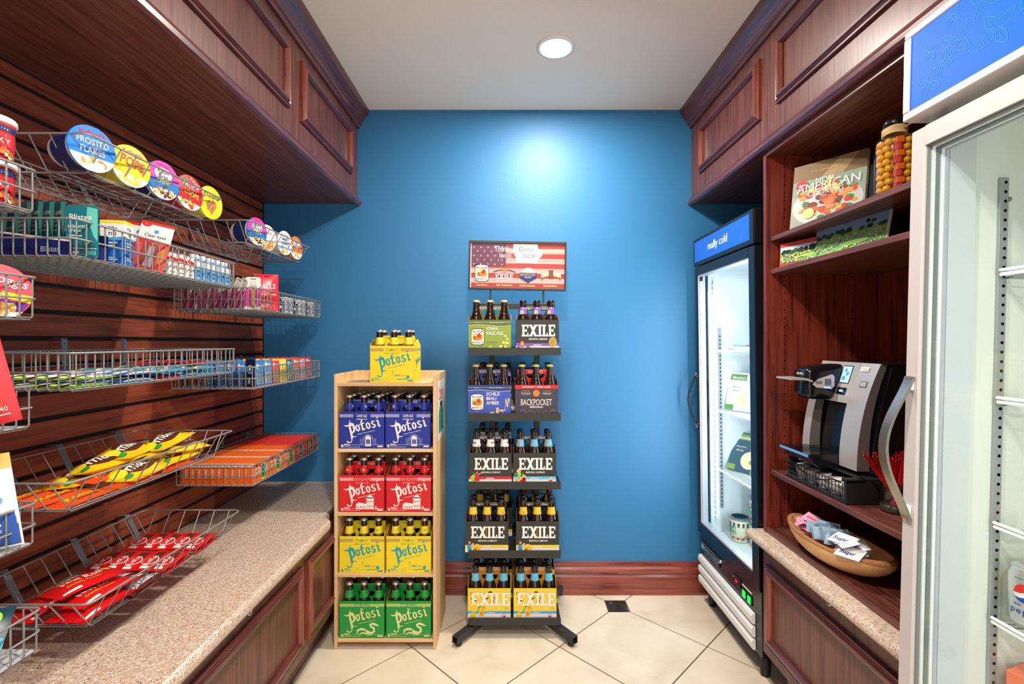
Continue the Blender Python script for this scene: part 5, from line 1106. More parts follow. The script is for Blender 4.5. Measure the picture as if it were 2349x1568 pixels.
# wooden bowl with sweetener packets
t = thing('wooden_bowl', 'long oval wooden bowl with bark rim holding sweetener packets', 'bowl', (1.045, 1.535, .6405), (0, 0, R(6)))
m = MB(); N, K = 40, 9
def bowl_surf(s, inner):
    out = []
    for k in range(K + 1):
        u = k / K; rr = (.30 + .70 * math.sin(u * math.pi / 2)) if u > 0 else .30
        z = .082 * (u ** 1.7) + (.010 if inner else 0)
        if inner: z = max(z, .010)
        for i in range(N):
            a = 2 * math.pi * i / N; e = .93 if inner else 1.0; zz = z + (.016 * abs(math.sin(a)) ** 3 * u); 
            out.append((.090 * rr * e * math.cos(a) * (1 + .0 * u), (.200) * rr * e * math.sin(a) * (.93 + .07 * u), min(zz, .076 * u ** 1.7 + .012 * abs(math.sin(a)) ** 3 * u + (.01 * (1 - u) if inner else 0))))
    return out
for inner in (False, True):
    vs = bowl_surf(1, inner); fs = [(k * N + i, k * N + (i + 1) % N, (k + 1) * N + (i + 1) % N, (k + 1) * N + i) for k in range(K) for i in range(N)]
    if inner: fs = [f[::-1] for f in fs]
    m.add(vs, fs + [tuple(range(N))[::-1] if not inner else tuple(range(N))], BOWLW, True)
m.build('bowl_body', t)
m = MB(); vo = bowl_surf(1, False)[-N:]; vi = bowl_surf(1, True)[-N:]
r_ = random.Random(8); jit = [r_.uniform(-.0015, .002) for _ in range(N)]
ring_o = [(x * 1.012, y * 1.006, z + jit[i]) for i, (x, y, z) in enumerate(vo)]; ring_i = [(x * .985, y * .99, z + .001 + jit[i] * .5) for i, (x, y, z) in enumerate(vi)]; low = [(x * 1.004, y * 1.002, z - .008) for x, y, z in vo]
m.add(low + ring_o + ring_i, [(i, (i + 1) % N, N + (i + 1) % N, N + i) for i in range(N)] + [(N + i, N + (i + 1) % N, 2 * N + (i + 1) % N, 2 * N + i) for i in range(N)], BARK, True); m.build('bark_rim', t)
def packet(col, w_, h, art=None):
    m = MB(); nx, ny = 6, 5; vs = []; w_ *= 1.12; h *= 1.12; fs = []
    for s_ in (1, -1):
        for j in range(ny + 1):
            for i in range(nx + 1):
                u, v = i / nx * 2 - 1, j / ny * 2 - 1; th = .0022 * max(0, 1 - u ** 4) * max(0, 1 - v ** 4) + .0002; vs.append((u * w_ / 2, v * h / 2, s_ * th))
    q = (nx + 1) * (ny + 1)
    for j in range(ny):
        for i in range(nx): a = j * (nx + 1) + i; fs.append((a, a + 1, a + nx + 2, a + nx + 1)); fs.append((q + a, q + a + nx + 1, q + a + nx + 2, q + a + 1))
    m.add(vs, fs, col, True)
    if art: art(Panel(m, (-w_ / 2, -h / 2, .0026), (1, 0, 0), (0, 1, 0)))
    return m.build('sweetener_packet')
PKP = packet(paper(240, 160, 186), .058, .040, lambda p: (p.rect(.01, .014, .036, .012, paper(222, 90, 130), 1), p.rect(.004, .03, .05, .002, W_, 1))); PKB = packet(paper(156, 184, 204), .058, .034); PKW = packet(paper(240, 240, 240), .062, .044, lambda p: p.text('Sugar', .031, .014, .020, paper(30, 50, 120), 1, bold=.01))
BL_ = Vector((1.045, 1.535, .6405))
def putp(src, first, loc, rot, label, group):
    if first: o = src; o.location = loc; o.rotation_euler = rot
    else: o = src.copy(); COL.objects.link(o); o.location = loc; o.rotation_euler = rot
    tag(o, label, 'sweetener packet', group)
for k in range(8): putp(PKP, k == 0, (1.025 + rnd.uniform(-.02, .02), 1.640 + rnd.uniform(-.024, .020), .706 + .0056 * k), (rnd.uniform(.1, .5), rnd.uniform(-.3, .3), rnd.uniform(-2.3, -.6)), 'pink sweetener packet in the heap at the far end of the wooden bowl', 'pink sweetener packets')
for k in range(26): putp(PKB, k == 0, (1.020 + rnd.uniform(-.025, .035), 1.572 - .0034 * k + rnd.uniform(-.003, .003), .728 + rnd.uniform(-.004, .012)), (R(90) + rnd.uniform(-.6, .1), rnd.uniform(-.4, .4), R(rnd.uniform(-50, 50))), 'pale blue sweetener packet bunched upright in the middle of the bowl', 'pale blue sweetener packets')
for k in range(10): putp(PKW, k == 0, (1.010 + rnd.uniform(-.022, .036), 1.440 + rnd.uniform(-.034, .030), .708 + .005 * k), (rnd.uniform(.25, .6), rnd.uniform(-.2, .2), rnd.uniform(-2.1, -1.0)), 'white sugar packet with blue lettering at the near end of the bowl', 'white sugar packets')
# ================================================================ wire baskets on the slatted wall
XBK, XFR = -1.285, -.962
RIMR, RODR = .0026, .0018
def rrect(x0, x1, y0, y1, z, r=.014, n=4):
    out = []
    for cx, cy, a0 in ((x1 - r, y1 - r, 0), (x0 + r, y1 - r, 90), (x0 + r, y0 + r, 180), (x1 - r, y0 + r, 270)):
        for k in range(n + 1): a = R(a0 + 90 * k / n); out.append((cx + r * math.cos(a), cy + r * math.sin(a), z))
    return out
def basket(label, y0, y1, z, style, hooks=(), x1=XFR, group='wire baskets on the slatted wall', y_from=None, hz=None):
    t = thing('wire_basket', label, 'basket', ((XBK + x1) / 2, (y0 + y1) / 2, z), group=group); x0 = XBK
    m = MB()
    if style == 'straight':
        h, pit, f, e, pe = .083, .0247, .010, .010, .0255
        m.tube(rrect(x0, x1, y0, y1, z), RIMR, WIRE, 6, True); m.tube(rrect(x0, x1, y0, y1, z - .043), RIMR * .85, WIRE, 6, True)
    else:
        h, pit, f, e, pe = .075, .0478, .040, .045, .047
        m.tube(rrect(x0, x1, y0, y1, z, .02), RIMR, WIRE, 6, True)
    zb = z - h; bx0, bx1, by0, by1 = x0 + f, x1 - f, y0 + e, y1 - e; top = .003 if style == 'straight' else 0
    n = max(2, round((by1 - by0) / pit)); g = .006
    for k in range(n + 1):
        y = by0 + (by1 - by0) * k / n; q = [(x0 + (top or 0), y, z), (bx0 if style != 'straight' else x0 + .003, y, zb + g), (bx0 + g if style != 'straight' else x0 + .003 + g, y, zb), ((bx1 if style != 'straight' else x1 - .003) - g, y, zb), (bx1 if style != 'straight' else x1 - .003, y, zb + g), (x1 - (top or 0), y, z)]
        m.tube(q, RODR, WIRE, 5, caps=False)
    n2 = max(2, round((bx1 - bx0) / pe))
    for k in range(n2 + 1):
        x = bx0 + (bx1 - bx0) * k / n2; ya, yb = (by0, by1) if style != 'straight' else (y0 + .003, y1 - .003)
        m.tube([(x, y0 + top, z), (x, ya, zb + g), (x, ya + g, zb - .0015), (x, yb - g, zb - .0015), (x, yb, zb + g), (x, y1 - top, z)], RODR, WIRE, 5, caps=False)
    if style != 'straight': m.tube(rrect(bx0 + .002, bx1 - .002, by0 + .002, by1 - .002, zb + .003, .01, 2), RODR, WIRE, 5, True)
    m.build('wire_frame', t, world=True)
    if style == 'straight':
        m = MB(); m.box(x0 + .006, x1 - .006, y0 + .006, y1 - .006, zb + .0022, zb + .0030, mat('clear_grey_liner', (188, 190, 192), .5)); m.build('liner', t, world=True)
    gz = hz if hz else .9 + .0762 * math.ceil((z - .9 + .004) / .0762)
    for y in hooks:
        m = MB(); w_ = .0095
        for (xa, za), (xb, zc) in (((WL + .0005, gz - .001), (x0 - .012, gz + .001)), ((x0 - .012, gz + .001), (x0 - .0085, gz - .004)), ((x0 - .0085, gz - .004), (x0 - .0055 if style == 'straight' else x0 + f - .008, zb - .004))):
            d = .0014; m.add([(xa, y - w_, za), (xa, y + w_, za), (xb, y + w_, zc), (xb, y - w_, zc), (xa - d, y - w_, za - d), (xa - d, y + w_, za - d), (xb - d, y + w_, zc - d), (xb - d, y - w_, zc - d)], [(0, 1, 2, 3), (7, 6, 5, 4), (0, 3, 7, 4), (1, 5, 6, 2), (0, 4, 5, 1), (3, 2, 6, 7)], STEEL)
        for zz in (gz - .016, gz - .05): m.lathe([(0, 0), (.003, 0), (.002, .0015), (0, .002)], STEEL, 8, (x0 - .0075, y, zz), Matrix.Rotation(R(90), 4, 'Y'))
        m.build('mounting_bracket', t, world=True)
    return zb + (.0035 if style == 'straight' else .0025)
G = {}
G['cer'] = basket('sloped wire basket holding five colourful cereal cups, highest on the slatted wall', 1.092, 1.606, 1.822, 'slope', (1.20, 1.45), hz=1.8144 + .001)
G['cer2'] = basket('sloped wire basket holding four cereal cups by the blue wall', 1.768, 2.312, 1.796, 'slope', (1.98, 2.2), hz=1.8144 + .001)
G['bal'] = basket('straight wire basket holding teal lip balm cards and toiletries', 1.055, 1.679, 1.6195, 'straight', (1.25, 1.5))
G['cou'] = basket('straight wire basket holding magenta nail file packs and a red cough drop bag', 1.815, 2.434, 1.551, 'straight', (2.0, 2.3))
G['bar'] = basket('straight wire basket holding flat snack bars, at eye level near the camera', 1.054, 1.680, 1.3225, 'straight', (1.39, 1.603), hz=1.3572)
G['med'] = basket('straight wire basket holding navy blister cards and medicine packs', 1.80, 2.4275, 1.252, 'straight', (2.0, 2.3))
G['mms'] = basket('sloped wire basket holding yellow candy bags and orange peanut butter cup packs', 1.029, 1.646, 1.043, 'slope', (1.375, 1.58), x1=-.950, hz=1.0524)
G['gra'] = basket('straight wire basket packed with orange and red snack boxes', 1.826, 2.456, .8785, 'straight', (2.153, 2.36), x1=-.978, hz=.90)
G['kit'] = basket('sloped wire basket with red chocolate bars and snack bags just above the counter', 1.077, 1.683, .757, 'slope', (1.226, 1.422, 1.62), x1=-.948, hz=.762)
G['sou'] = basket('near wire basket at the left picture edge holding soup cups', .38, .975, 1.692, 'straight', (.6, .85), x1=-.960)
G['big'] = basket('near wire basket at the left picture edge holding a pink cereal cup', .38, .975, 1.477, 'straight', (.6, .85), x1=-.960)
G['chi'] = basket('near wire basket at the left picture edge holding a red chip bag', .38, .968, 1.2585, 'straight', (.6, .85), x1=-.960)
G['pop'] = basket('near wire basket at the left picture edge holding a white popcorn bag', .38, .975, 1.022, 'straight', (.6, .85), x1=-.960)
G['tea'] = basket('near wire basket at the left picture edge holding a dark teal snack bag', .38, .973, .808, 'straight', (.6, .85), x1=-.950)

# ---------------------------------------------------------------- cereal cups
def blobs(p, cx, cy, rx, ry, cols, n, layer, seed, r0=.004, r1=.008):
    rn = random.Random(seed)
    for k in range(n):
        a = rn.uniform(0, 6.28); q = rn.uniform(0, 1) ** .6; p.disc(cx + rx * q * math.cos(a), cy + ry * q * math.sin(a), rn.uniform(r0, r1), rn.choice(cols), layer + k * .06, ry=rn.uniform(r0, r1) * .8, n=8)
FLK = [paper(222, 160, 70), paper(236, 186, 100), paper(200, 130, 60), paper(244, 214, 150)]
LIDWHITE = paper(240, 238, 232)
def cup_art(p, kind, r):
    def seg(f0, f1, mt, l, n=16):   # horizontal band of the disc between heights f0..f1 (fractions of r)
        pts = []
        for k in range(n + 1): y = f0 + (f1 - f0) * k / n; pts.append((math.sqrt(max(0, 1 - y * y)) * r * .985, y * r))
        p.poly(pts + [(-x, y) for x, y in pts[::-1]], mt, l)
    if kind == 'blue': seg(-.98, -.35, W_, 1); p.disc(0, 0, .01, W_, 1); seg(-.35, .98, paper(36, 126, 220), 1); p.text("Kellogg's", 0, r * .58, r * .30, RED, 3, rot=4, bold=.02); p.text('FROSTED', 0, r * .16, r * .38, W_, 3, sx=.84, bold=.015); p.text('FLAKES', 0, -r * .22, r * .38, W_, 3, sx=.84, bold=.015); blobs(p, 0, -r * .62, r * .55, r * .22, FLK + [paper(250, 244, 230)], 22, 2, 1)
    if kind == 'yellow': p.text("Kellogg's", 0, r * .55, r * .28, RED, 3, bold=.02); p.text('POPS', .0, -r * .05, r * .66, PUR, 3, rot=-8, sx=.82, bold=.05); p.text('POPS', -.001, -r * .03, r * .64, paper(238, 96, 24), 4, rot=-8, sx=.80, bold=.03); seg(-.98, -.45, W_, 1); blobs(p, 0, -r * .66, r * .5, r * .2, [paper(240, 210, 100), paper(230, 190, 80), paper(248, 226, 140)], 20, 2, 2)
    if kind == 'pink': seg(.02, .98, paper(222, 60, 172), 1); seg(-.55, .02, paper(28, 118, 190), 1); seg(-.98, -.55, W_, 1); p.text("Kellogg's", 0, r * .72, r * .20, paper(190, 30, 80), 3); p.disc(0, r * .32, r * .52, W_, 2, ry=r * .34); p.text('Raisin', 0, r * .36, r * .36, BLK, 3, sx=.85, bold=.02); p.text('Bran', 0, r * .08, r * .36, BLK, 3, sx=.85, bold=.02); p.text('Crunch', 0, -r * .16, r * .28, YEL, 3, bold=.03); blobs(p, 0, -r * .60, r * .58, r * .26, FLK + [paper(90, 50, 40), paper(170, 110, 60)], 26, 2, 3)
    if kind == 'red': p.text("Kellogg's", r * .25, r * .62, r * .24, W_, 3, rot=-20); p.text('FROOT', 0, r * .22, r * .42, W_, 3, sx=.8, bold=.04, rot=-6); p.text('LOOPS', r * .1, -r * .18, r * .42, YEL, 3, sx=.8, bold=.04, rot=-6); p.disc(-r * .45, r * .52, r * .2, GRN, 2); seg(-.98, -.5, W_, 1); blobs(p, 0, -r * .62, r * .55, r * .22, [RED, LIME, ORG, YEL, PUR, GRN], 26, 2, 4)
    if kind == 'lemon': p.text('Cheerios', 0, r * .28, r * .42, BLK, 3, sx=.85); p.poly([(0, -r * .75), (r * .42, -r * .2), (r * .32, r * .1), (r * .12, r * .14), (0, r * .02), (-r * .12, r * .14), (-r * .32, r * .1), (-r * .42, -r * .2)], paper(196, 120, 50), 2); blobs(p, 0, -r * .22, r * .26, r * .26, [paper(222, 160, 90), paper(170, 96, 40)], 18, 3, 5, .003, .005)
    if kind == 'white': p.text('SPECIAL', 0, r * .3, r * .26, RED, 3); seg(-.98, -.2, paper(224, 196, 140), 1); blobs(p, 0, -r * .55, r * .6, r * .28, FLK, 26, 2, 6)
    if kind == 'smart': p.text("Kellogg's", 0, r * .55, r * .26, RED, 3); p.text('SMART', 0, r * .18, r * .32, paper(60, 90, 140), 3, bold=.02); p.text('START', 0, -r * .16, r * .32, paper(60, 90, 140), 3, bold=.02); seg(-.5, -.34, paper(96, 160, 210), 1); blobs(p, 0, -r * .7, r * .45, r * .18, FLK, 20, 2, 7)
    if kind == 'orange': p.disc(0, r * .3, r * .5, W_, 2, ry=r * .34); p.text('Mini', 0, r * .38, r * .3, paper(40, 80, 160), 3, bold=.02); p.text('Wheats', 0, r * .12, r * .26, paper(40, 80, 160), 3, bold=.02); seg(-.98, -.4, W_, 1); blobs(p, 0, -r * .62, r * .5, r * .22, FLK, 20, 2, 8)
    if kind == 'coral': p.text("Kellogg's", r * .05, r * .34, r * .44, W_, 3, rot=-16, bold=.02); p.disc(-r * .25, -r * .15, r * .36, W_, 2); p.poly([(r * .12, r * .02), (r * .95, -r * .12), (r * .88, -r * .4), (r * .1, -r * .2)], YEL, 2); p.poly([(-r * .2, -r * .2), (r * .85, -r * .42), (r * .6, -r * .75), (0, -r * .5)], paper(110, 40, 150), 2.5); seg(-.98, -.72, W_, 3); blobs(p, 0, -r * .62, r * .6, r * .18, FLK, 26, 4, 9)
def cereal_cup(kind, lidcol, band, label, loc, yaw, group, r=.0535, L=.088, roll=0, tilt=0):
    t = thing('cereal_cup', label, 'cereal cup', loc, (0, R(tilt), R(yaw)), group)   # local +X is the lid side, cup lies on its side
    MX = Matrix.Rotation(R(90), 4, 'Y'); q = r / .0535
    m = MB(); m.lathe([(0, .002), (.034 * q, 0), (.036 * q, .003), (.0485 * q, L - .004), (.0485 * q, L)], W_, 32, (-L, 0, 0), MX)
    fn = lambda x, y, h: (-L + y, (.0366 + .0133 * y / L + h) * q * math.sin(x / .043), (.0366 + .0133 * y / L + h) * q * math.cos(x / .043))
    p = Panel(m, fn=fn, step=.0003)
    for k in range(24): p.rect(-.135 + .01125 * k, .016, .0114, .062, band, 1)
    for k in range(6): p.rect(.02, .022 + .008 * k, .024, .004, W_, 2)
    for k in range(7): p.rect(-.03 + .004 * (k % 3), .022 + .007 * k, .028, .0045, [ORG, W_][k % 2], 2)
    m.build('cup_body', t)
    m = MB(); m.lathe([(0, 0), (r * .98, 0), (r, .001), (r * .99, .0035), (r * .95, .0045), (0, .004)], lidcol, 36, (0, 0, 0), MX)
    u = Vector((0, 1, 0)); v = Vector((0, 0, 1)); cr, sr = math.cos(R(roll)), math.sin(R(roll)); uu = u * cr + v * sr; vv = v * cr - u * sr
    cup_art(Panel(m, (.0046, 0, 0), uu, vv, step=.00035), kind, r); m.build('foil_lid', t); return t
cg = 'cereal cups lying in the top basket'
zc = G['cer'] + .0485
for kind, lc, bd, lb, x, y, yaw, roll in (('blue', paper(36, 126, 220), NAVY, 'cereal cup with bright blue lid, nearest in the top basket', -.996, 1.150, -14, 0), ('yellow', YEL, YEL, 'cereal cup with yellow lid and orange letters, second in the top basket', -.992, 1.262, -12, -4),
    ('pink', paper(28, 118, 190), NAVY, 'cereal cup with pink and blue lid in the top basket', -.990, 1.372, -10, 0), ('red', RED, paper(200, 30, 60), 'cereal cup with red lid in the top basket', -.988, 1.482, -8, -8), ('lemon', paper(244, 232, 30), YEL, 'cereal cup with lemon yellow lid and black script, farthest in the top basket', -.990, 1.590, -6, 0)):
    cereal_cup(kind, lc, bd, lb, (x, y - .012, zc + .006), yaw, cg, roll=roll)
cg = 'cereal cups lying in the far top basket'; zc = G['cer2'] + .0485
for kind, lc, bd, lb, x, y, yaw, r in (('pink', paper(28, 118, 190), NAVY, 'pink and blue lidded cereal cup, nearest in the far basket', -.996, 1.888, -12, .0535), ('white', LIDWHITE, paper(220, 220, 216), 'white lidded cereal cup behind the pink and blue one', -1.012, 2.000, -12, .0535), ('smart', LIDWHITE, paper(206, 216, 226), 'white lidded cereal cup with grey blue letters in the far basket', -.990, 2.108, -8, .0525), ('orange', ORG, ORG, 'orange lidded cereal cup, last one beside the blue wall', -.990, 2.216, -6, .0525)):
    cereal_cup(kind, lc, bd, lb, (x, y - .012, zc + .006), yaw, cg, r)
cereal_cup('coral', paper(232, 84, 96), paper(200, 40, 60), 'large coral and purple lidded cereal cup at the left picture edge', (-.990, .922, G['big'] + .047), -28, 'cups in the near baskets')
# soup cups (two, stacked)
def soup(loc, label):
    t = thing('soup_cup', label, 'soup cup', loc, (0, 0, R(-35)), 'cups in the near baskets'); t.scale = (.82, .82, .75)
    m = MB(); m.lathe([(0, 0), (.040, 0), (.045, .006), (.048, .05), (.0475, .09), (.050, .094)], paper(196, 30, 40), 32)
    p = Panel(m, fn=lambda x, y, h: ((.0483 + h) * math.cos(x / .048), (.0483 + h) * math.sin(x / .048), y), step=.0004)
    for k in range(24): p.rect(-.14 + .012 * k, .074, .0121, .014, paper(24, 40, 96), 1)
    for k in range(6): p.poly([(-.040 + .0135 * k, .034), (-.0265 + .0135 * k, .034), (-.0265 + .0135 * k, .070), (-.040 + .0135 * k, .070)], RED, 1)
    for i, ch in enumerate('CHUNKY'): p.text(ch, -.032 + .0125 * i, .042, .018, W_, 3, bold=.05)
    for i, ch in enumerate("Campbell's"): p.text(ch, -.026 + .0058 * i, .060, .009, W_, 3)
    for i, ch in enumerate('Easy Opening'): p.text(ch, -.034 + .0058 * i, .078, .007, W_, 3) if ch != ' ' else None
    rn = random.Random(5)
    for k in range(30): p.disc(rn.uniform(-.045, .045), rn.uniform(.006, .030), rn.uniform(.004, .007), rn.choice([paper(214, 120, 60), paper(226, 190, 140), paper(196, 80, 40), paper(120, 130, 60)]), 2 + k * .06, n=8)
    m.build('cup_body', t)
    m = MB(); m.lathe([(0, .0945), (.050, .0945), (.0525, .097), (.0525, .108), (.050, .112), (.044, .111), (0, .109)], paper(226, 222, 214), 36); m.build('lid', t)
soup((-1.012, .925, G['sou']), 'lower red and navy soup cup at the left picture edge'); soup((-1.012, .925, G['sou'] + .0845), 'upper red and navy soup cup stacked on another at the left edge')

# ---------------------------------------------------------------- flexible bags
def bag_mesh(w_, h, th, col_fn, nx=16, ny=12, crimp=.06, flat=False, art=None, zig=True, name='snack_bag', wob=0, seed=0):
    """pillow bag: x along width (sealed ends left/right), y along height, lies in XY plane; art gets a bent panel"""
    rn = random.Random(seed); ph = [rn.uniform(0, 6.28) for _ in range(4)]
    def top(u, v):
        if u < crimp or u > 1 - crimp: e = 0
        else: e = (1 - abs((u - .5) / (.5 - crimp)) ** 3.2)
        e *= (1 - abs(2 * v - 1) ** 2.6); return th / 2 * max(0, e) * (1 + wob * .25 * math.sin(9 * u + ph[0]) * math.sin(7 * v + ph[1])) + .0003
    def warp(u, v): return wob * .006 * math.sin(3.1 * u + ph[2]) * math.cos(2.2 * v + ph[3])
    m = MB(); vs = []; fsf = {}
    for s_ in (1, -1):
        for j in range(ny + 1):
            for i in range(nx + 1):
                u, v = i / nx, j / ny; x = u * w_; 
                if zig and (i in (0, nx)) and j % 2: x += .0022 if i == 0 else -.0022
                pinch = 1 - .06 * (1 - abs(2 * u - 1) ** 2) * 0
                bot = s_ > 0 or not flat
                vs.append((x - w_ / 2, (v - .5) * h * pinch, warp(u, v) + (s_ * top(u, v) if bot else -.0003)))
    q = (nx + 1) * (ny + 1)
    for s_ in (0, 1):
        for j in range(ny):
            for i in range(nx):
                a = s_ * q + j * (nx + 1) + i; f = (a, a + 1, a + nx + 2, a + nx + 1) if s_ == 0 else (a, a + nx + 1, a + nx + 2, a + 1)
                mt = col_fn((i + .5) / nx, (j + .5) / ny, s_); fsf.setdefault(mt, []).append(f)
    base = True
    first = True
    for mt, fs in fsf.items():
        if mt not in m.mats: m.mats.append(mt)
    m.v = [tuple(p) for p in vs]
    for mt, fs in fsf.items(): m.f += fs; m.m += [m.mats.index(mt)] * len(fs); m.s += [True] * len(fs)
    if art:
        art(Panel(m, fn=lambda x, y, h_: (x - w_ / 2, y - h / 2, warp(x / w_, y / h) + top(min(1, max(0, x / w_)), min(1, max(0, y / h))) + .0007 + h_), step=.0004, curved=True), w_, h)
    return m
def foil(r, g, b): return mat('foil_%d_%d_%d' % (r, g, b), (r, g, b), .3, spec=.6, coat=.25)
FY, FO, FR_, FB_, FG_, FBR = foil(246, 190, 16), foil(238, 78, 26), foil(208, 18, 26), foil(50, 130, 196), foil(130, 186, 50), foil(84, 40, 24)
def place(m, name, label, cat, loc, rot, group): return solo(m, name, label, cat, loc, rot, group)
def dup(o, label, loc, rot):
    r = o.copy(); COL.objects.link(r); r.location = loc; r.rotation_euler = rot; r['label'] = label; return r
rnd = random.Random(11)
# yellow candy bags: bag width runs along Y; printed side up, readable from the right
def art_mm(p, w_, h):
    p.disc(w_ * .52, h * .47, w_ * .36, FBR, 1, ry=h * .30); p.text('m&m', w_ * .50, h * .33, h * .46, W_, 3, sx=.95, bold=.04)
    for x, y, c in ((.86, .42, FB_), (.90, .60, RED), (.80, .24, GRN), (.87, .30, ORG)): p.disc(w_ * x, h * y, h * .07, c, 3)
    p.disc(w_ * .14, h * .55, h * .16, YEL, 2, ry=h * .2); p.disc(w_ * .13, h * .28, h * .10, GRN, 2)
mm = bag_mesh(.168, .098, .034, lambda u, v, s_: FY, art=art_mm, wob=1, seed=4)
base = G['mms'] + .016; GM = 'yellow chocolate candy bags'; first = None
spots = [(-1.14, 1.30, 0, 4), (-1.04, 1.36, 0, 6), (-1.16, 1.47, 0, -8), (-1.05, 1.52, 0, 3), (-1.17, 1.56, 0.0, 12), (-1.10, 1.33, .028, -14), (-1.08, 1.45, .030, 10), (-1.15, 1.50, .032, -4), (-1.05, 1.54, .030, -10), (-1.10, 1.40, .058, 14), (-1.07, 1.51, .060, 5)]
mml = ['bottom layer, by the slatted wall, nearest the camera', 'bottom layer, front edge, nearest the camera', 'bottom layer, by the slatted wall in the middle', 'bottom layer, front edge, far end', 'bottom layer, far corner by the slatted wall', 'middle layer, nearest the camera', 'middle layer, front centre', 'middle layer, by the slatted wall', 'middle layer, far front end', 'top layer, nearest the camera', 'top layer, farthest from the camera']
for k, (x, y, dz, a) in enumerate(spots):
    loc = (x, y - .03, base + dz * .8 + .0035 * (k % 3)); rot = (R(rnd.uniform(-7, 7)), R(rnd.uniform(-9, 3)), R(90 + a)); lb = 'yellow peanut candy bag, ' + mml[k]
    if first is None: first = place(mm, 'candy_bag', lb, 'candy bag', loc, rot, GM)
    else: dup(first, lb, loc, rot)
def art_reese(p, w_, h):
    p.text("Reese's", w_ * .5, h * .34, h * .48, YEL, 2, sx=1.1, bold=.03); p.rect(w_ * .30, h * .20, w_ * .4, h * .045, FBR, 1); p.text('milk chocolate', w_ * .45, h * .80, h * .12, W_, 2)
re_ = bag_mesh(.150, .058, .019, lambda u, v, s_: FO, art=art_reese, crimp=.09, flat=True)
p = Panel(re_, (-.06, -.0285, -.0002), (1, 0, 0), (0, .25, 1)); GR = 'orange peanut butter cup packs'
reL = ['near end, by the slatted wall', 'near end, middle', 'near end, front edge', 'middle row, by the slatted wall', 'middle row, centre', 'middle row, front edge', 'far row, front edge']
rs = [(-1.16, 1.150, 0, 2), (-1.095, 1.155, 0, -2), (-1.030, 1.150, 0, 1), (-1.15, 1.27, .018, -3), (-1.085, 1.285, .018, 3), (-1.022, 1.295, .0, -1), (-1.020, 1.45, .0, 1)]
for k, (x, y, dz, a) in enumerate(rs):
    loc = (x, y, G['mms'] + .0015 + dz); rot = (R(5 if dz else 0), 0, R(90 + a)); lb = 'orange peanut butter cup pack in the sloped basket, ' + reL[k]
    if k == 0: ro = place(re_, 'candy_pack', lb, 'candy pack', loc, rot, GR)
    else: dup(ro, lb, loc, rot)
# red chocolate finger bars (length across the shelf)
def art_kk(p, w_, h):
    p.disc(w_ * .38, h * .5, w_ * .19, W_, 1, ry=h * .36); p.disc(w_ * .38, h * .5, w_ * .175, FR_, 1.6, ry=h * .31); p.text('KitKat', w_ * .38, h * .36, h * .36, W_, 3, sx=.95, bold=.04)
    p.poly([(w_ * .54, h * .22), (w_ * .84, h * .30), (w_ * .86, h * .70), (w_ * .56, h * .62)], FBR, 1.2); p.rect(w_ * .09, h * .26, w_ * .07, h * .40, W_, 1)
kk = bag_mesh(.118, .056, .014, lambda u, v, s_: FR_, art=art_kk, crimp=.08, flat=True)
GK = 'red chocolate finger bars'; first = None
rows = [('far group', 1.500, 4, .047, 0), ('near group', 1.345, 4, .0, 0)]
def kk_label(grp, lay, i): return 'red chocolate bar in the sloped basket, %s, %s layer, %s' % (grp, lay, ('against the slatted wall', 'second from the slatted wall', 'third from the slatted wall', 'fourth from the slatted wall', 'second from the front', 'at the front')[i])
for grp, yc in (('far group', 1.555), ('near group', 1.418)):
    for li, lay in enumerate(('bottom', 'upper')):
        for i in range(5):
            x = -1.195 + .0455 * i; y = yc + (.004 if i % 2 else 0); loc = (x, y, G['kit'] + .0012 + .0145 * li); rot = (R(1.5), R(-3.5), R(90 + (2 if li else 0)))
            lb = kk_label(grp, lay, i if i < 4 else 5)
            if first is None: first = place(kk, 'chocolate_bar', lb, 'chocolate bar', loc, rot, GK)
            else: dup(first, lb, loc, rot)
# brown, blue and white nut bars
def art_sn(p, w_, h): p.rect(w_ * .06, h * .12, w_ * .88, h * .76, FBR, 1); p.rect(w_ * .08, h * .20, w_ * .84, h * .60, W_, 1.6); p.text('SNICKERS', w_ * .5, h * .27, h * .56, NAVY, 3, sx=1.05, bold=.05, fit=w_ * .8); p.rect(w_ * .08, h * .14, w_ * .84, h * .04, RED, 2)
sn = bag_mesh(.115, .036, .017, lambda u, v, s_: FBR, art=art_sn, crimp=.08, flat=True); GS = 'brown nut bars'
for i in range(6):
    lb = 'brown nut bar with white and blue print, %s' % ('nearest the slatted wall', 'second from the slatted wall', 'third from the slatted wall', 'fourth from the slatted wall', 'fifth from the slatted wall', 'at the front of the basket')[i]
    loc = (-1.19 + .0395 * i, 1.292 + .004 * (i % 2), G['kit'] + .0012 + .012); rot = (0, 0, R(93))
    if i == 0: so = place(sn, 'nut_bar', lb, 'nut bar', loc, rot, GS)
    else: dup(so, lb, loc, rot)
for i in range(6):
    lb = 'lower layer brown nut bar, %s' % ('nearest the slatted wall', 'second from the slatted wall', 'third from the slatted wall', 'fourth from the slatted wall', 'fifth from the slatted wall', 'at the front of the basket')[i]
    dup(so, lb, (-1.19 + .0395 * i, 1.292, G['kit'] + .0001), (0, 0, R(90)))
def art_nut(p, w_, h):
    p.text('Nut Roll', w_ * .46, h * .38, h * .26, W_, 3, sx=.9, bold=.05); p.text('Salted', w_ * .34, h * .68, h * .17, YEL, 3, bold=.03); p.text('Crunchy Peanuts', w_ * .42, h * .22, h * .10, YEL, 3); p.rect(w_ * .08, h * .06, w_ * .25, h * .06, W_, 2)
    p.poly([(w_ * .72, h * .66), (w_ * .90, h * .60), (w_ * .96, h * .80), (w_ * .80, h * .90)], paper(236, 200, 110), 3); p.poly([(w_ * .75, h * .52), (w_ * .86, h * .46), (w_ * .90, h * .58), (w_ * .80, h * .64)], paper(226, 176, 84), 3)
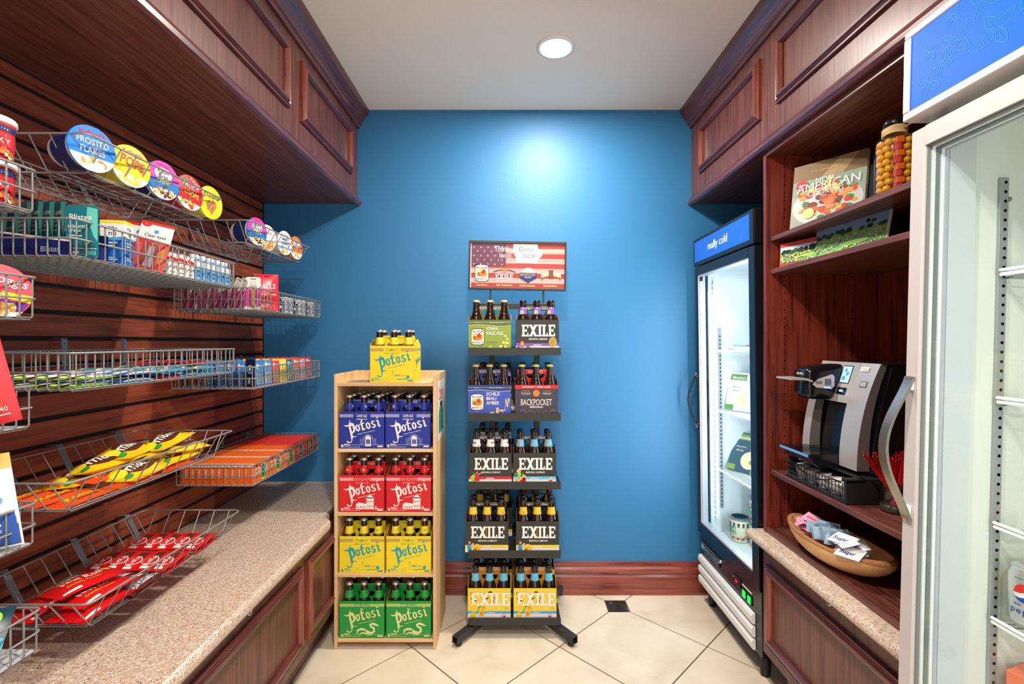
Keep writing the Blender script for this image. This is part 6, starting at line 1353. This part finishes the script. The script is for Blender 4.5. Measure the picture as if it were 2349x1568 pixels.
nb = bag_mesh(.155, .105, .024, lambda u, v, s_: FR_, art=art_nut, wob=1, seed=9); GN = 'red nut roll bags'
nl = ['bottom one nearest the slatted wall', 'bottom one at the front edge', 'second layer at the wall side', 'second layer at the front side', 'topmost one']
for i, (x, y, dz, a, tx) in enumerate(((-1.15, 1.150, .006, -6, 0), (-1.03, 1.150, .006, -4, 0), (-1.12, 1.165, .026, -14, -4), (-1.04, 1.17, .027, -8, -4), (-1.075, 1.175, .047, -20, -6))):
    loc = (x, y + .034, G['kit'] + .009 + dz); rot = (R(tx), R(-4), R(90 + a)); lb = 'red nut roll bag in the lowest basket, ' + nl[i]
    if i == 0: no_ = place(nb, 'snack_bag', lb, 'snack bag', loc, rot, GN)
    else: dup(no_, lb, loc, rot)
# eye-level basket: flat granola and cereal bars
def art_gran(p, w_, h): p.rect(w_ * .30, h * .08, w_ * .62, h * .26, W_, 1); p.text('Fruit & Nut', w_ * .6, h * .14, h * .16, BLK, 2); p.rect(w_ * .08, h * .45, w_ * .84, h * .42, FBR, 1); p.text('NATURE VALLEY', w_ * .5, h * .55, h * .22, W_, 2, bold=.02); p.disc(w_ * .18, h * .25, h * .16, paper(230, 240, 160), 2)
gb = bag_mesh(.128, .044, .015, lambda u, v, s_: FG_ if v < .55 else paper(150, 96, 50), art=art_gran, crimp=.08, flat=True)
def art_cb(p, w_, h): p.text('Crispy', w_ * .46, h * .36, h * .34, NAVY, 2, bold=.03, rot=4); p.rect(w_ * .08, h * .06, w_ * .84, h * .16, W_, 1); p.disc(w_ * .82, h * .5, h * .24, ORG, 2)
cb = bag_mesh(.128, .046, .016, lambda u, v, s_: FB_ if u < .75 else foil(150, 206, 232), art=art_cb, crimp=.08, flat=True)
def art_rb(p, w_, h): p.text('fruity', w_ * .4, h * .34, h * .36, YEL, 2, bold=.03); p.disc(w_ * .76, h * .5, h * .3, ORG, 2); p.rect(w_ * .1, h * .08, w_ * .5, h * .14, NAVY, 1)
rb = bag_mesh(.128, .046, .016, lambda u, v, s_: FR_ if u < .6 else FB_, art=art_rb, crimp=.08, flat=True)
def art_wb(p, w_, h): p.poly([(w_ * .1, h * .2), (w_ * .5, h * .5), (w_ * .9, h * .3), (w_ * .9, h * .5), (w_ * .5, h * .75), (w_ * .1, h * .45)], W_, 1); p.text('Crunch', w_ * .5, h * .42, h * .28, NAVY, 2, bold=.03); p.disc(w_ * .2, h * .7, h * .14, LIME, 2)
wb = bag_mesh(.128, .046, .016, lambda u, v, s_: foil(180, 214, 232) if v > .4 else foil(70, 170, 210), art=art_wb, crimp=.08, flat=True)
zb = G['bar']; bars = {}
def bar(kind, mb, lbl, x, y, dz, a, rx=0):
    loc = (x, y, zb + .0008 + dz); rot = (R(rx), 0, R(90 + a))
    if kind in bars: dup(bars[kind], lbl, loc, rot)
    else: bars[kind] = place(mb, 'snack_bar', lbl, 'snack bar', loc, rot, 'snack bars in the eye-level basket')
col = ('by the slatted wall', 'second from the wall', 'third from the wall', 'fourth from the wall', 'fifth from the wall', 'at the front edge')
def seq(kind, mb, what, y, dz, row):
    for i in range(6): bar(kind, mb, '%s, %s, %s' % (what, row, col[i]), -1.245 + .0485 * i, y + .004 * math.sin(i * 2.1), dz, rnd.uniform(-2.5, 2.5), 0)
seq('g', gb, 'green and brown granola bar', 1.130, 0, 'near row bottom layer'); seq('g', gb, 'green and brown granola bar', 1.150, .0165, 'near row top layer')
seq('c', cb, 'pale blue crispy bar', 1.275, 0, 'second row bottom layer'); seq('c', cb, 'pale blue crispy bar', 1.290, .0175, 'second row top layer')
seq('r', rb, 'red and blue fruity bar', 1.412, 0, 'third row bottom layer'); seq('w', wb, 'white and aqua crunch bar', 1.420, .0175, 'third row top layer')
seq('w', wb, 'white and aqua crunch bar', 1.550, 0, 'far row bottom layer'); seq('w', wb, 'white and aqua crunch bar', 1.565, .0175, 'far row top layer'); 
for i in range(3): bar('r', rb, 'red and blue fruity bar lying loose on the far row, %s' % col[2 * i], -1.20 + .08 * i, 1.590, .036, rnd.uniform(-14, 14), 3)

# ---------------------------------------------------------------- orange and red snack boxes
BO, BR2 = paper(240, 104, 24), paper(216, 52, 34)
def sbox(col, red):
    w_, d, h = .0246, .1135, .076; m = MB(); m.box(-w_ / 2, w_ / 2, -d / 2, d / 2, 0, h, col, .0007)
    fp = Panel(m, (-w_ / 2, -d / 2, 0), (1, 0, 0), (0, 0, 1)); 
    if not red: fp.rect(0.001, h - .009, w_ - .002, .008, W_, 1)
    fp.text('honey' if not red else 'toast', w_ / 2 + .005, h * .55, .014, W_, 2, rot=-90, sx=.9, bold=.02); fp.rect(.004, .008, .014, .004, paper(190, 60, 20), 1)
    tp = Panel(m, (-w_ / 2, -d / 2, h), (1, 0, 0), (0, 1, 0))
    if not red: tp.rect(.0005, .001, w_ - .001, .014, W_, 1)
    rp = Panel(m, (w_ / 2, -d / 2, 0), (0, 1, 0), (0, 0, 1)); lc = W_ if not red else YEL
    if not red:
        rp.disc(.075, .036, .028, YEL, 1, ry=.034); rp.disc(.075, .048, .018, paper(40, 96, 180), 2, ry=.014); rp.poly([(.055, .010), (.095, .010), (.09, .034), (.06, .034)], GRN, 2); rp.text('honey', .026, .050, .017, W_, 3, bold=.03); rp.text('maid', .026, .034, .017, W_, 3, bold=.03); rp.rect(.004, .064, .03, .010, RED, 2); rp.text('m', .075, .044, .014, W_, 3, bold=.05)
    else: rp.disc(.055, .040, .026, YEL, 1, ry=.030); rp.disc(.055, .040, .021, NAVY, 2, ry=.025); rp.text('RITZ', .055, .034, .016, YEL, 3, bold=.04); rp.rect(.004, .004, .10, .006, NAVY, 1)
    return m
order = ('front', 'second', 'third', 'fourth', 'fifth', 'sixth', 'seventh', 'eighth', 'ninth', 'tenth', 'eleventh', 'twelfth')
proto = {}
zs_ = G['gra'] + .0006
for r_, (nm, red) in enumerate((('nearest', 0), ('second', 0), ('third', 0), ('fourth', 1), ('farthest', 1))):
    for i in range(11):
        x = -.9995 - .0254 * i; y = 1.895 + .1195 * r_; lb = '%s snack box, %s row, %s from the basket front' % (('orange', 'red')[red], nm, order[i]); loc = (x, y, zs_)
        if red in proto: dup(proto[red], lb, loc, (0, 0, 0))
        else: proto[red] = place(sbox((BO, BR2)[red], red), 'snack_box', lb, 'snack box', loc, (0, 0, 0), ('orange snack boxes', 'red snack boxes')[red])
for r_, nm in ((3, 'fourth'), (4, 'farthest')):
    pass

# ---------------------------------------------------------------- blister cards and medicine packs
def card(w_, h, th, base, art, clear=None, tab=True):
    m = MB(); m.prism([(-w_ / 2, 0), (w_ / 2, 0), (w_ / 2, h - .006), (w_ / 2 - .006, h), (-w_ / 2 + .006, h), (-w_ / 2, h - .006)], (0, .0008, 0), base)
    art(Panel(m, (-w_ / 2, 0, 0), (1, 0, 0), (0, 0, 1), step=.00035), w_, h)
    if clear: a, b, c, d = clear; m.box(a - w_ / 2, b - w_ / 2, -th, -.0008, c, d, CLEAR, .003)
    return m
DNV = paper(30, 36, 70)
def art_navy(p, w_, h): p.rect(.004, h - .012, w_ - .008, .006, paper(70, 80, 130), 1); p.disc(w_ / 2, h * .58, .017, paper(150, 200, 220), 1); p.disc(w_ / 2, h * .58, .012, paper(30, 90, 120), 2); p.disc(w_ / 2, h * .58, .006, W_, 3); p.rect(.008, .010, w_ - .016, .028, paper(70, 70, 84), 1); p.rect(.022, .014, .006, .022, W_, 2)
nc = card(.052, .118, .006, DNV, art_navy); GB = 'navy blister cards'
zm = G['med'] + .0006
for i in range(15):
    x = -1.262 + .0185 * i; lb = 'navy blister card, %s in the row counted from the slatted wall' % ('first', 'second', 'third', 'fourth', 'fifth', 'sixth', 'seventh', 'eighth', 'ninth', 'tenth', 'eleventh', 'twelfth', 'thirteenth', 'fourteenth', 'fifteenth')[i]
    loc = (x + .0, 1.838 + .002 * (i % 2), zm); rot = (R(-3), R(rnd.uniform(-3, 3)), R(-58 + rnd.uniform(-5, 5)) if i < 14 else R(-22))
    if i == 0: nco = place(nc, 'blister_card', lb, 'blister card', loc, rot, GB)
    else: dup(nco, lb, loc, rot)
# medicine packs standing along the front, printed side toward the aisle
def art_med(col, c2, word):
    def art(p, w_, h): p.rect(0, h * .62, w_, h * .38, col, 1); p.disc(w_ * .28, h * .82, w_ * .16, W_, 2); p.rect(w_ * .5, h * .8, w_ * .36, h * .05, W_, 2); p.rect(w_ * .1, h * .08, w_ * .8, h * .44, c2, 1.5); p.text(word, w_ * .5, h * .30, h * .14, col, 3, bold=.04, fit=w_ * .7); p.rect(w_ * .2, h * .14, w_ * .6, h * .05, col, 3)
    return art
meds = [('blue', paper(60, 130, 196), paper(200, 216, 226), 'Tylenol'), ('blue and white', paper(70, 140, 200), W_, 'Advil'), ('red', paper(216, 60, 60), paper(240, 200, 60), 'Motrin'), ('yellow', paper(240, 214, 60), paper(244, 196, 60), 'Pepto'), ('teal', paper(40, 120, 150), paper(196, 206, 120), 'Alka'), ('coral', paper(226, 96, 70), paper(236, 226, 226), 'Excedrin'), ('pink', paper(226, 150, 170), paper(246, 230, 236), 'Dramine'), ('crimson', paper(206, 44, 60), paper(236, 190, 190), 'Tums')]
GP = 'medicine packs in the far eye-level basket'
for i, (nm, c1, c2, wd) in enumerate(meds):
    mc = card(.060, .100 if i % 2 else .094, .012, c1, art_med(c1, c2, wd), (.008, .052, .008, .055)); y = 1.900 + .0655 * i
    fo = place(mc, 'medicine_pack', '%s medicine pack, front rank, %s along the basket front' % (nm, order[i] if i else 'nearest'), 'medicine pack', (-.992, y, zm), (R(-4), 0, R(90)), GP)
    for j in range(5): dup(fo, '%s medicine pack, rank %s behind the front one, same colour column' % (nm, ('one', 'two', 'three', 'four', 'five')[j]), (-1.022 - .042 * j, y + .002 * j, zm), (R(-4 - j), 0, R(90)))

# ---------------------------------------------------------------- nail files, cough drops, small tubes
zk = G['cou'] + .0006
MAG = paper(206, 40, 140); TANB = paper(222, 140, 70)
def art_nail(p, w_, h):
    p.rect(0, h * .1, w_, h * .62, MAG, 1); p.disc(w_ * .5, h * .74, w_ * .46, W_, 2, ry=h * .14); p.rect(0, 0, w_, h * .10, W_, 1); p.rect(w_ * .38, h * .08, w_ * .26, h * .58, TANB, 4); p.disc(w_ * .51, h * .66, w_ * .13, TANB, 4); p.disc(w_ * .51, h * .08, w_ * .13, TANB, 4)
    p.text('Emery', w_ * .5, h * .83, h * .065, OLV, 4); p.text('Boards', w_ * .5, h * .76, h * .065, OLV, 4); p.rect(w_ * .3, h * .93, w_ * .4, h * .025, paper(90, 80, 50), 2)
nf = card(.052, .128, .006, W_, art_nail, (.012, .040, .006, .095)); GF = 'magenta nail file packs'
for i in range(13):
    last = i > 10; x = -1.262 + .0205 * i; lb = 'magenta nail file pack, %s from the slatted wall' % ('first', 'second', 'third', 'fourth', 'fifth', 'sixth', 'seventh', 'eighth', 'ninth', 'tenth', 'eleventh', 'upright one, twelfth', 'upright front one, farthest')[i]
    if last: loc = (-1.006 + .004 * (i - 12), 1.885 - .012 * (i - 12) * -1, zk); rot = (R(-4), 0, R(18)); loc = (-1.004 - .012 * (12 - i), 1.866 + .012 * (12 - i), zk)
    else: loc = (x - .01, 1.855, zk); rot = (R(-6), R(28 + rnd.uniform(-6, 6)), R(-40 + rnd.uniform(-10, 10)))
    if i == 0: nfo = place(nf, 'nail_file_pack', lb, 'nail file pack', loc, rot, GF)
    else: dup(nfo, lb, loc, rot)
def art_halls(p, w_, h):
    p.text('HALLS', w_ * .5, h * .60, h * .19, W_, 3, sx=.85, bold=.07, rot=0); p.text('TRIPLE SOOTHING', w_ * .5, h * .42, h * .06, W_, 3, fit=w_ * .8); p.rect(w_ * .06, h * .22, w_ * .88, h * .16, paper(176, 14, 20), 1); p.text('HALLS', w_ * .4, h * .10, h * .10, W_, 3, bold=.05); p.disc(w_ * .5, h * .93, w_ * .10, BLK, 2, ry=h * .012); p.disc(w_ * .3, h * .06, w_ * .12, ORG, 2)
def stand(mb): return mb
hb = bag_mesh(.088, .150, .024, lambda u, v, s_: foil(222, 30, 50) if v < .9 else foil(196, 20, 40), art=art_halls, crimp=.03, zig=False, seed=3)
solo(hb, 'cough_drop_bag', 'red cough drop bag with white lettering standing beside the nail file packs', 'cough drop bag', (-.992, 1.945, zk + .0745), (R(86), 0, R(28)))
tb = MB(); tb.box(-.017, .017, -.012, .012, 0, .062, paper(206, 212, 220), .003); tb.box(-.0165, .0165, -.0115, .0115, .0622, .070, W_, .003); pp = Panel(tb, (-.017, -.012, 0), (1, 0, 0), (0, 0, 1)); pp.rect(.004, .010, .026, .03, paper(150, 160, 176), 1); pp.rect(.006, .044, .02, .006, NAVY, 2)
rp = Panel(tb, (.017, -.012, 0), (0, 1, 0), (0, 0, 1)); rp.rect(.003, .010, .018, .034, paper(150, 160, 176), 1); rp.rect(.004, .046, .014, .006, NAVY, 2)
tn = MB(); tn.box(-.010, .010, -.011, .011, 0, .064, DNV, .003); rp = Panel(tn, (.010, -.011, 0), (0, 1, 0), (0, 0, 1)); rp.rect(.003, .02, .014, .01, W_, 1)
GT = 'small boxes in the far basket'
for i in range(9):
    w2 = i % 3 == 1; y = 2.015 + .0455 * i; lb = '%s small toiletry box, %s along the basket front after the red bag' % (('pale grey', 'navy')[w2], order[i] if i else 'first'); loc = (-1.000, y, zk); rot = (0, 0, 0)
    if i == 0: t0_ = place(tb, 'toiletry_box', lb, 'toiletry box', loc, rot, GT)
    elif i == 1: t1_ = place(tn, 'toiletry_box', lb, 'toiletry box', loc, rot, GT)
    else: dup(t1_ if w2 else t0_, lb, loc, rot)
    if i > 1: dup(t1_ if not w2 else t0_, '%s small toiletry box behind the front rank, %s from the red bag' % (('navy', 'pale grey')[w2], order[i]), (-1.045, y + .006, zk), rot)

# ---------------------------------------------------------------- lip balm display, eye care, small cartons
zl = G['bal'] + .0006
m = MB(); bx0, bx1, by0, by1 = -1.262, -1.000, 1.088, 1.190; th = .001; NV2 = paper(18, 30, 96)
def ftop(x): return .070 - .032 * (x - bx0) / (bx1 - bx0)
for yy in (by0, by1): m.prism([(bx0, 0), (bx1, 0), (bx1, ftop(bx1) + (.03 if yy == by1 else 0)), (bx0, ftop(bx0) + (.03 if yy == by1 else 0))], (0, th, 0), NV2, o=(0, yy, zl))
m.box(bx0, bx0 + th, by0 + th, by1, zl, zl + .07, NV2); m.box(bx1 - th, bx1, by0 + th, by1, zl, zl + .038, NV2); m.box(bx0, bx1, by0, by1, zl, zl + th, NV2)
p = Panel(m, (bx0, by0, zl), (1, 0, 0), (0, 0, 1)); p.poly([(0, .066), (bx1 - bx0, .034), (bx1 - bx0, .038), (0, .070)], W_, 1); p.text('Blistex', .218, .012, .017, paper(206, 210, 220), 2, sx=1.0, bold=.03)
for k in range(7): p.rect(.02 + .034 * k, .002, .0006, .04, paper(40, 60, 140), 1)
solo(m, 'display_tray', 'navy cardboard display tray with slanted front holding teal lip balm cards', 'display tray', (-1.13, 1.14, zl), world=True)
TE1, TE2 = paper(20, 110, 120), paper(96, 190, 176)
def art_lip(p, w_, h):
    p.poly([(w_ * .66, h * .98), (w_ * .98, h * .94), (w_ * .98, h * .3), (w_ * .86, h * .4), (w_ * .64, h * .8)], TE2, 1); p.text('Blistex', w_ * .47, h * .72, h * .155, W_, 3, sx=.95, bold=.025, fit=w_ * .88); p.text('MEDICATED', w_ * .36, h * .56, h * .075, W_, 3, sx=.75, bold=.02); p.text('LIP BALM', w_ * .30, h * .48, h * .070, W_, 3, sx=.75, bold=.02); p.rect(w_ * .10, h * .40, w_ * .4, h * .02, W_, 2)
    p.rect(w_ * .05, h * .16, w_ * .9, h * .012, W_, 2); p.rect(w_ * .12, h * .06, w_ * .3, h * .05, W_, 2); p.rect(w_ * .62, h * .04, w_ * .3, h * .08, TE2, 2); p.disc(w_ * .68, h * .28, w_ * .08, LIME, 3, ry=h * .025)
lc = card(.066, .118, .010, TE1, art_lip, (.006, .060, .004, .030)); GL = 'teal lip balm cards'
for i in range(8):
    front = i == 7
    if front: loc = (-.982, 1.098, zl + .001); rot = (0, 0, R(10))
    elif i < 3: loc = (-1.232 + .030 * i, 1.150, zl - .0 + .012); rot = (R(-3), 0, R(-24))
    else: loc = (-1.150 + .0265 * (i - 3), 1.128, zl + .022); rot = (R(-3), 0, R(-26))
    lb = 'teal lip balm card, %s' % ('leftmost in the rear of the navy tray', 'second from left in the navy tray rear', 'third from left in the navy tray rear', 'leftmost of the raised cards in the tray', 'second of the raised cards in the tray', 'third of the raised cards in the tray', 'last of the raised cards in the tray', 'standing in front at the tray right end')[i]
    if i == 0: lco = place(lc, 'lip_balm_card', lb, 'lip balm card', loc, rot, GL)
    else: dup(lco, lb, loc, rot)
m = MB(); m.box(-.0275, .0275, -.02, .02, 0, .112, W_, .0008)
for o_, u_, w_ in (((-.0275, -.02, 0), (1, 0, 0), .055), ((-.0275, .02, 0), (0, -1, 0), .04), ((.0275, -.02, 0), (0, 1, 0), .04)):
    p = Panel(m, o_, u_, (0, 0, 1)); p.rect(.0005, .104, w_ - .001, .0075, YEL, 1); p.rect(.0005, 0.0005, w_ - .001, .062, paper(24, 96, 190), 1); p.poly([(.0005, .062), (w_ - .0005, .062), (w_ - .0005, .072), (.0005, .066)], paper(60, 160, 220), 1); p.text('re·' if False else 're-', w_ / 2, .088, .018, NAVY, 2); p.text('nu', w_ / 2, .074, .018, NAVY, 2); p.rect(.006, .046, w_ * .5, .004, YEL, 2); p.rect(.006, .054, w_ * .6, .003, W_, 2); p.rect(.006, .012, w_ * .6, .002, W_, 2); p.rect(.006, .017, w_ * .5, .002, W_, 2)
solo(m, 'lens_solution_box', 'white and blue contact lens solution box beside the lip balm cards', 'box', (-1.004, 1.222, zl), (0, 0, R(14)))
def art_eyes(p, w_, h):
    p.rect(0, h * .62, w_, h * .38, W_, 1); p.rect(0, h * .95, w_, h * .05, RED, 2); p.disc(w_ * .16, h * .94, w_ * .14, RED, 2.5, ry=h * .05); p.text('12', w_ * .15, h * .925, h * .04, YEL, 4, bold=.03); p.text('Clear eyes', w_ * .50, h * .70, h * .085, NAVY, 3, fit=w_ * .86, bold=.01); p.disc(w_ * .5, h * .82, w_ * .07, paper(60, 150, 210), 3); p.rect(0, 0, w_, h * .62, paper(222, 70, 60), 1); p.disc(w_ * .22, h * .60, w_ * .2, RED, 2.5, ry=h * .05); p.poly([(w_ * .36, h * .1), (w_ * .62, h * .1), (w_ * .58, h * .52), (w_ * .42, h * .52)], paper(246, 200, 200), 2); p.rect(w_ * .7, h * .2, w_ * .22, h * .3, paper(240, 120, 50), 2)
ec = card(.078, .142, .016, paper(222, 70, 60), art_eyes, (.02, .056, .01, .08))
eo = place(ec, 'eye_drop_card', 'red and white eye drop card leaning over the basket rim', 'eye drop card', (-1.005, 1.318, zl), (R(-8), R(11), R(22)), 'eye drop cards'); dup(eo, 'second red and white eye drop card behind the leaning one', (-1.055, 1.322, zl), (R(-8), R(9), R(16)))
def smallbox(kind):
    m = MB(); w_, d, h = .036, .030, .088 if kind == 'w' else .080
    m.box(-w_ / 2, w_ / 2, -d / 2, d / 2, 0, h * .74, W_ if kind == 'w' else paper(120, 180, 220), .002); m.lathe([(0, h * .742), (.0135, h * .742), (.0135, h * .98), (.011, h), (0, h)], CLEAR if kind == 'w' else paper(206, 216, 226), 16)
    for o_, u_, ww in (((-w_ / 2, -d / 2, 0), (1, 0, 0), w_), ((w_ / 2, -d / 2, 0), (0, 1, 0), d)):
        p = Panel(m, o_, u_, (0, 0, 1))
        if kind == 'w': p.poly([(.001, .044), (ww - .001, .040), (ww - .001, .050), (.001, .054)], RED, 1); p.disc(ww * .6, .026, ww * .25, RED, 1); p.disc(ww * .6, .026, ww * .2, W_, 2); p.rect(ww * .1, .008, ww * .6, .002, BLK, 1)
        else: p.rect(0.001, .040, ww - .002, .016, W_, 1); p.text('Secret', ww / 2, .026, .011, NAVY, 2, fit=ww * .8); p.rect(.003, .010, ww * .5, .008, paper(40, 110, 180), 1); p.rect(ww * .6, .004, ww * .3, .03, paper(70, 140, 200), 1)
    return m
pr_ = {}
for i in range(8):
    kd = 'w' if i < 3 else 'b'; y = 1.385 + .0385 * i; x = -.993
    for j in range(3):
        lb = '%s travel bottle, %s along the basket front, %s' % (('white and red', 'pale blue')[kd == 'b'], order[i] if i else 'first', ('front rank', 'second rank', 'third rank')[j]); loc = (x - .040 * j, y, zl); rot = (0, 0, 0)
        if kd in pr_: dup(pr_[kd], lb, loc, rot)
        else: pr_[kd] = place(smallbox(kd), 'travel_bottle', lb, 'travel bottle', loc, rot, 'travel bottles in the toiletries basket')

# ---------------------------------------------------------------- bags at the left picture edge
def art_chip(p, w_, h): p.poly([(w_ * .1, h * .62), (w_ * .9, h * .62), (w_ * .94, h * .86), (w_ * .06, h * .86)], paper(60, 16, 16), 1); p.text('KETTLE', w_ * .5, h * .70, h * .13, W_, 3, bold=.04); p.text('SNACK', w_ * .74, h * .56, h * .07, W_, 3, bold=.04); p.text('KITCHEN', w_ * .72, h * .49, h * .07, W_, 3, bold=.04); p.text('240', w_ * .86, h * .12, h * .06, W_, 3); p.rect(w_ * .78, h * .08, w_ * .14, h * .01, W_, 3); rn = random.Random(3); [p.disc(w_ * rn.uniform(.3, .8), h * rn.uniform(.16, .46), rn.uniform(.008, .016), rn.choice([paper(236, 120, 30), paper(216, 70, 30), paper(246, 160, 50)]), 1.5 + k * .05, n=8) for k in range(40)]
cbg = bag_mesh(.150, .185, .05, lambda u, v, s_: foil(206, 22, 36), art=art_chip, crimp=.03, zig=False, seed=5); 
solo(cbg, 'chip_bag', 'red chip bag leaning in the near basket at the left picture edge', 'chip bag', (-1.010, .885, G['chi'] + .094), (R(88), R(-15), R(10)), 'snack bags at the left edge')
def art_pop(p, w_, h): p.rect(w_ * .02, h * .02, w_ * .96, h * .36, paper(40, 84, 160), 1); p.text('SIMPLE', w_ * .62, h * .62, h * .12, paper(110, 160, 206), 3, bold=.02, fit=w_ * .7); p.text('SMOKED', w_ * .6, h * .47, h * .13, paper(110, 160, 206), 3, bold=.02, fit=w_ * .75); p.text('40%', w_ * .74, h * .24, h * .12, W_, 3); p.text('LESS FAT', w_ * .74, h * .17, h * .05, W_, 3); p.disc(w_ * .3, h * .14, w_ * .22, paper(240, 220, 150), 2, ry=h * .12); p.poly([(w_ * .1, h * .8), (w_ * .5, h * .84), (w_ * .5, h * .78), (w_ * .1, h * .74)], RED, 2)
pbg = bag_mesh(.150, .180, .05, lambda u, v, s_: paper(236, 234, 230) if v < .86 else foil(226, 190, 100), art=art_pop, crimp=.03, zig=False, seed=6)
solo(pbg, 'popcorn_bag', 'white and blue popcorn bag in the near basket at the left picture edge', 'popcorn bag', (-1.030, .912, G['pop'] + .091), (R(88), R(-9), R(14)), 'snack bags at the left edge')
def art_teal(p, w_, h): p.disc(w_ * .5, h * .5, w_ * .42, RED, 1, ry=h * .26); p.disc(w_ * .5, h * .5, w_ * .40, BLK, 2, ry=h * .245); p.text('Natural', w_ * .5, h * .52, h * .13, W_, 3); p.text('Cut Chips', w_ * .5, h * .40, h * .09, W_, 3); p.disc(w_ * .78, h * .80, w_ * .12, LIME, 2)
tbg = bag_mesh(.125, .115, .04, lambda u, v, s_: foil(20, 60, 70) if v > .5 else foil(30, 150, 170), art=art_teal, crimp=.03, zig=False, seed=7)
solo(tbg, 'snack_bag', 'dark teal snack bag with black oval leaning in the lowest near basket', 'snack bag', (-1.03, .905, G['tea'] + .045), (R(50), R(-6), R(14)), 'snack bags at the left edge')
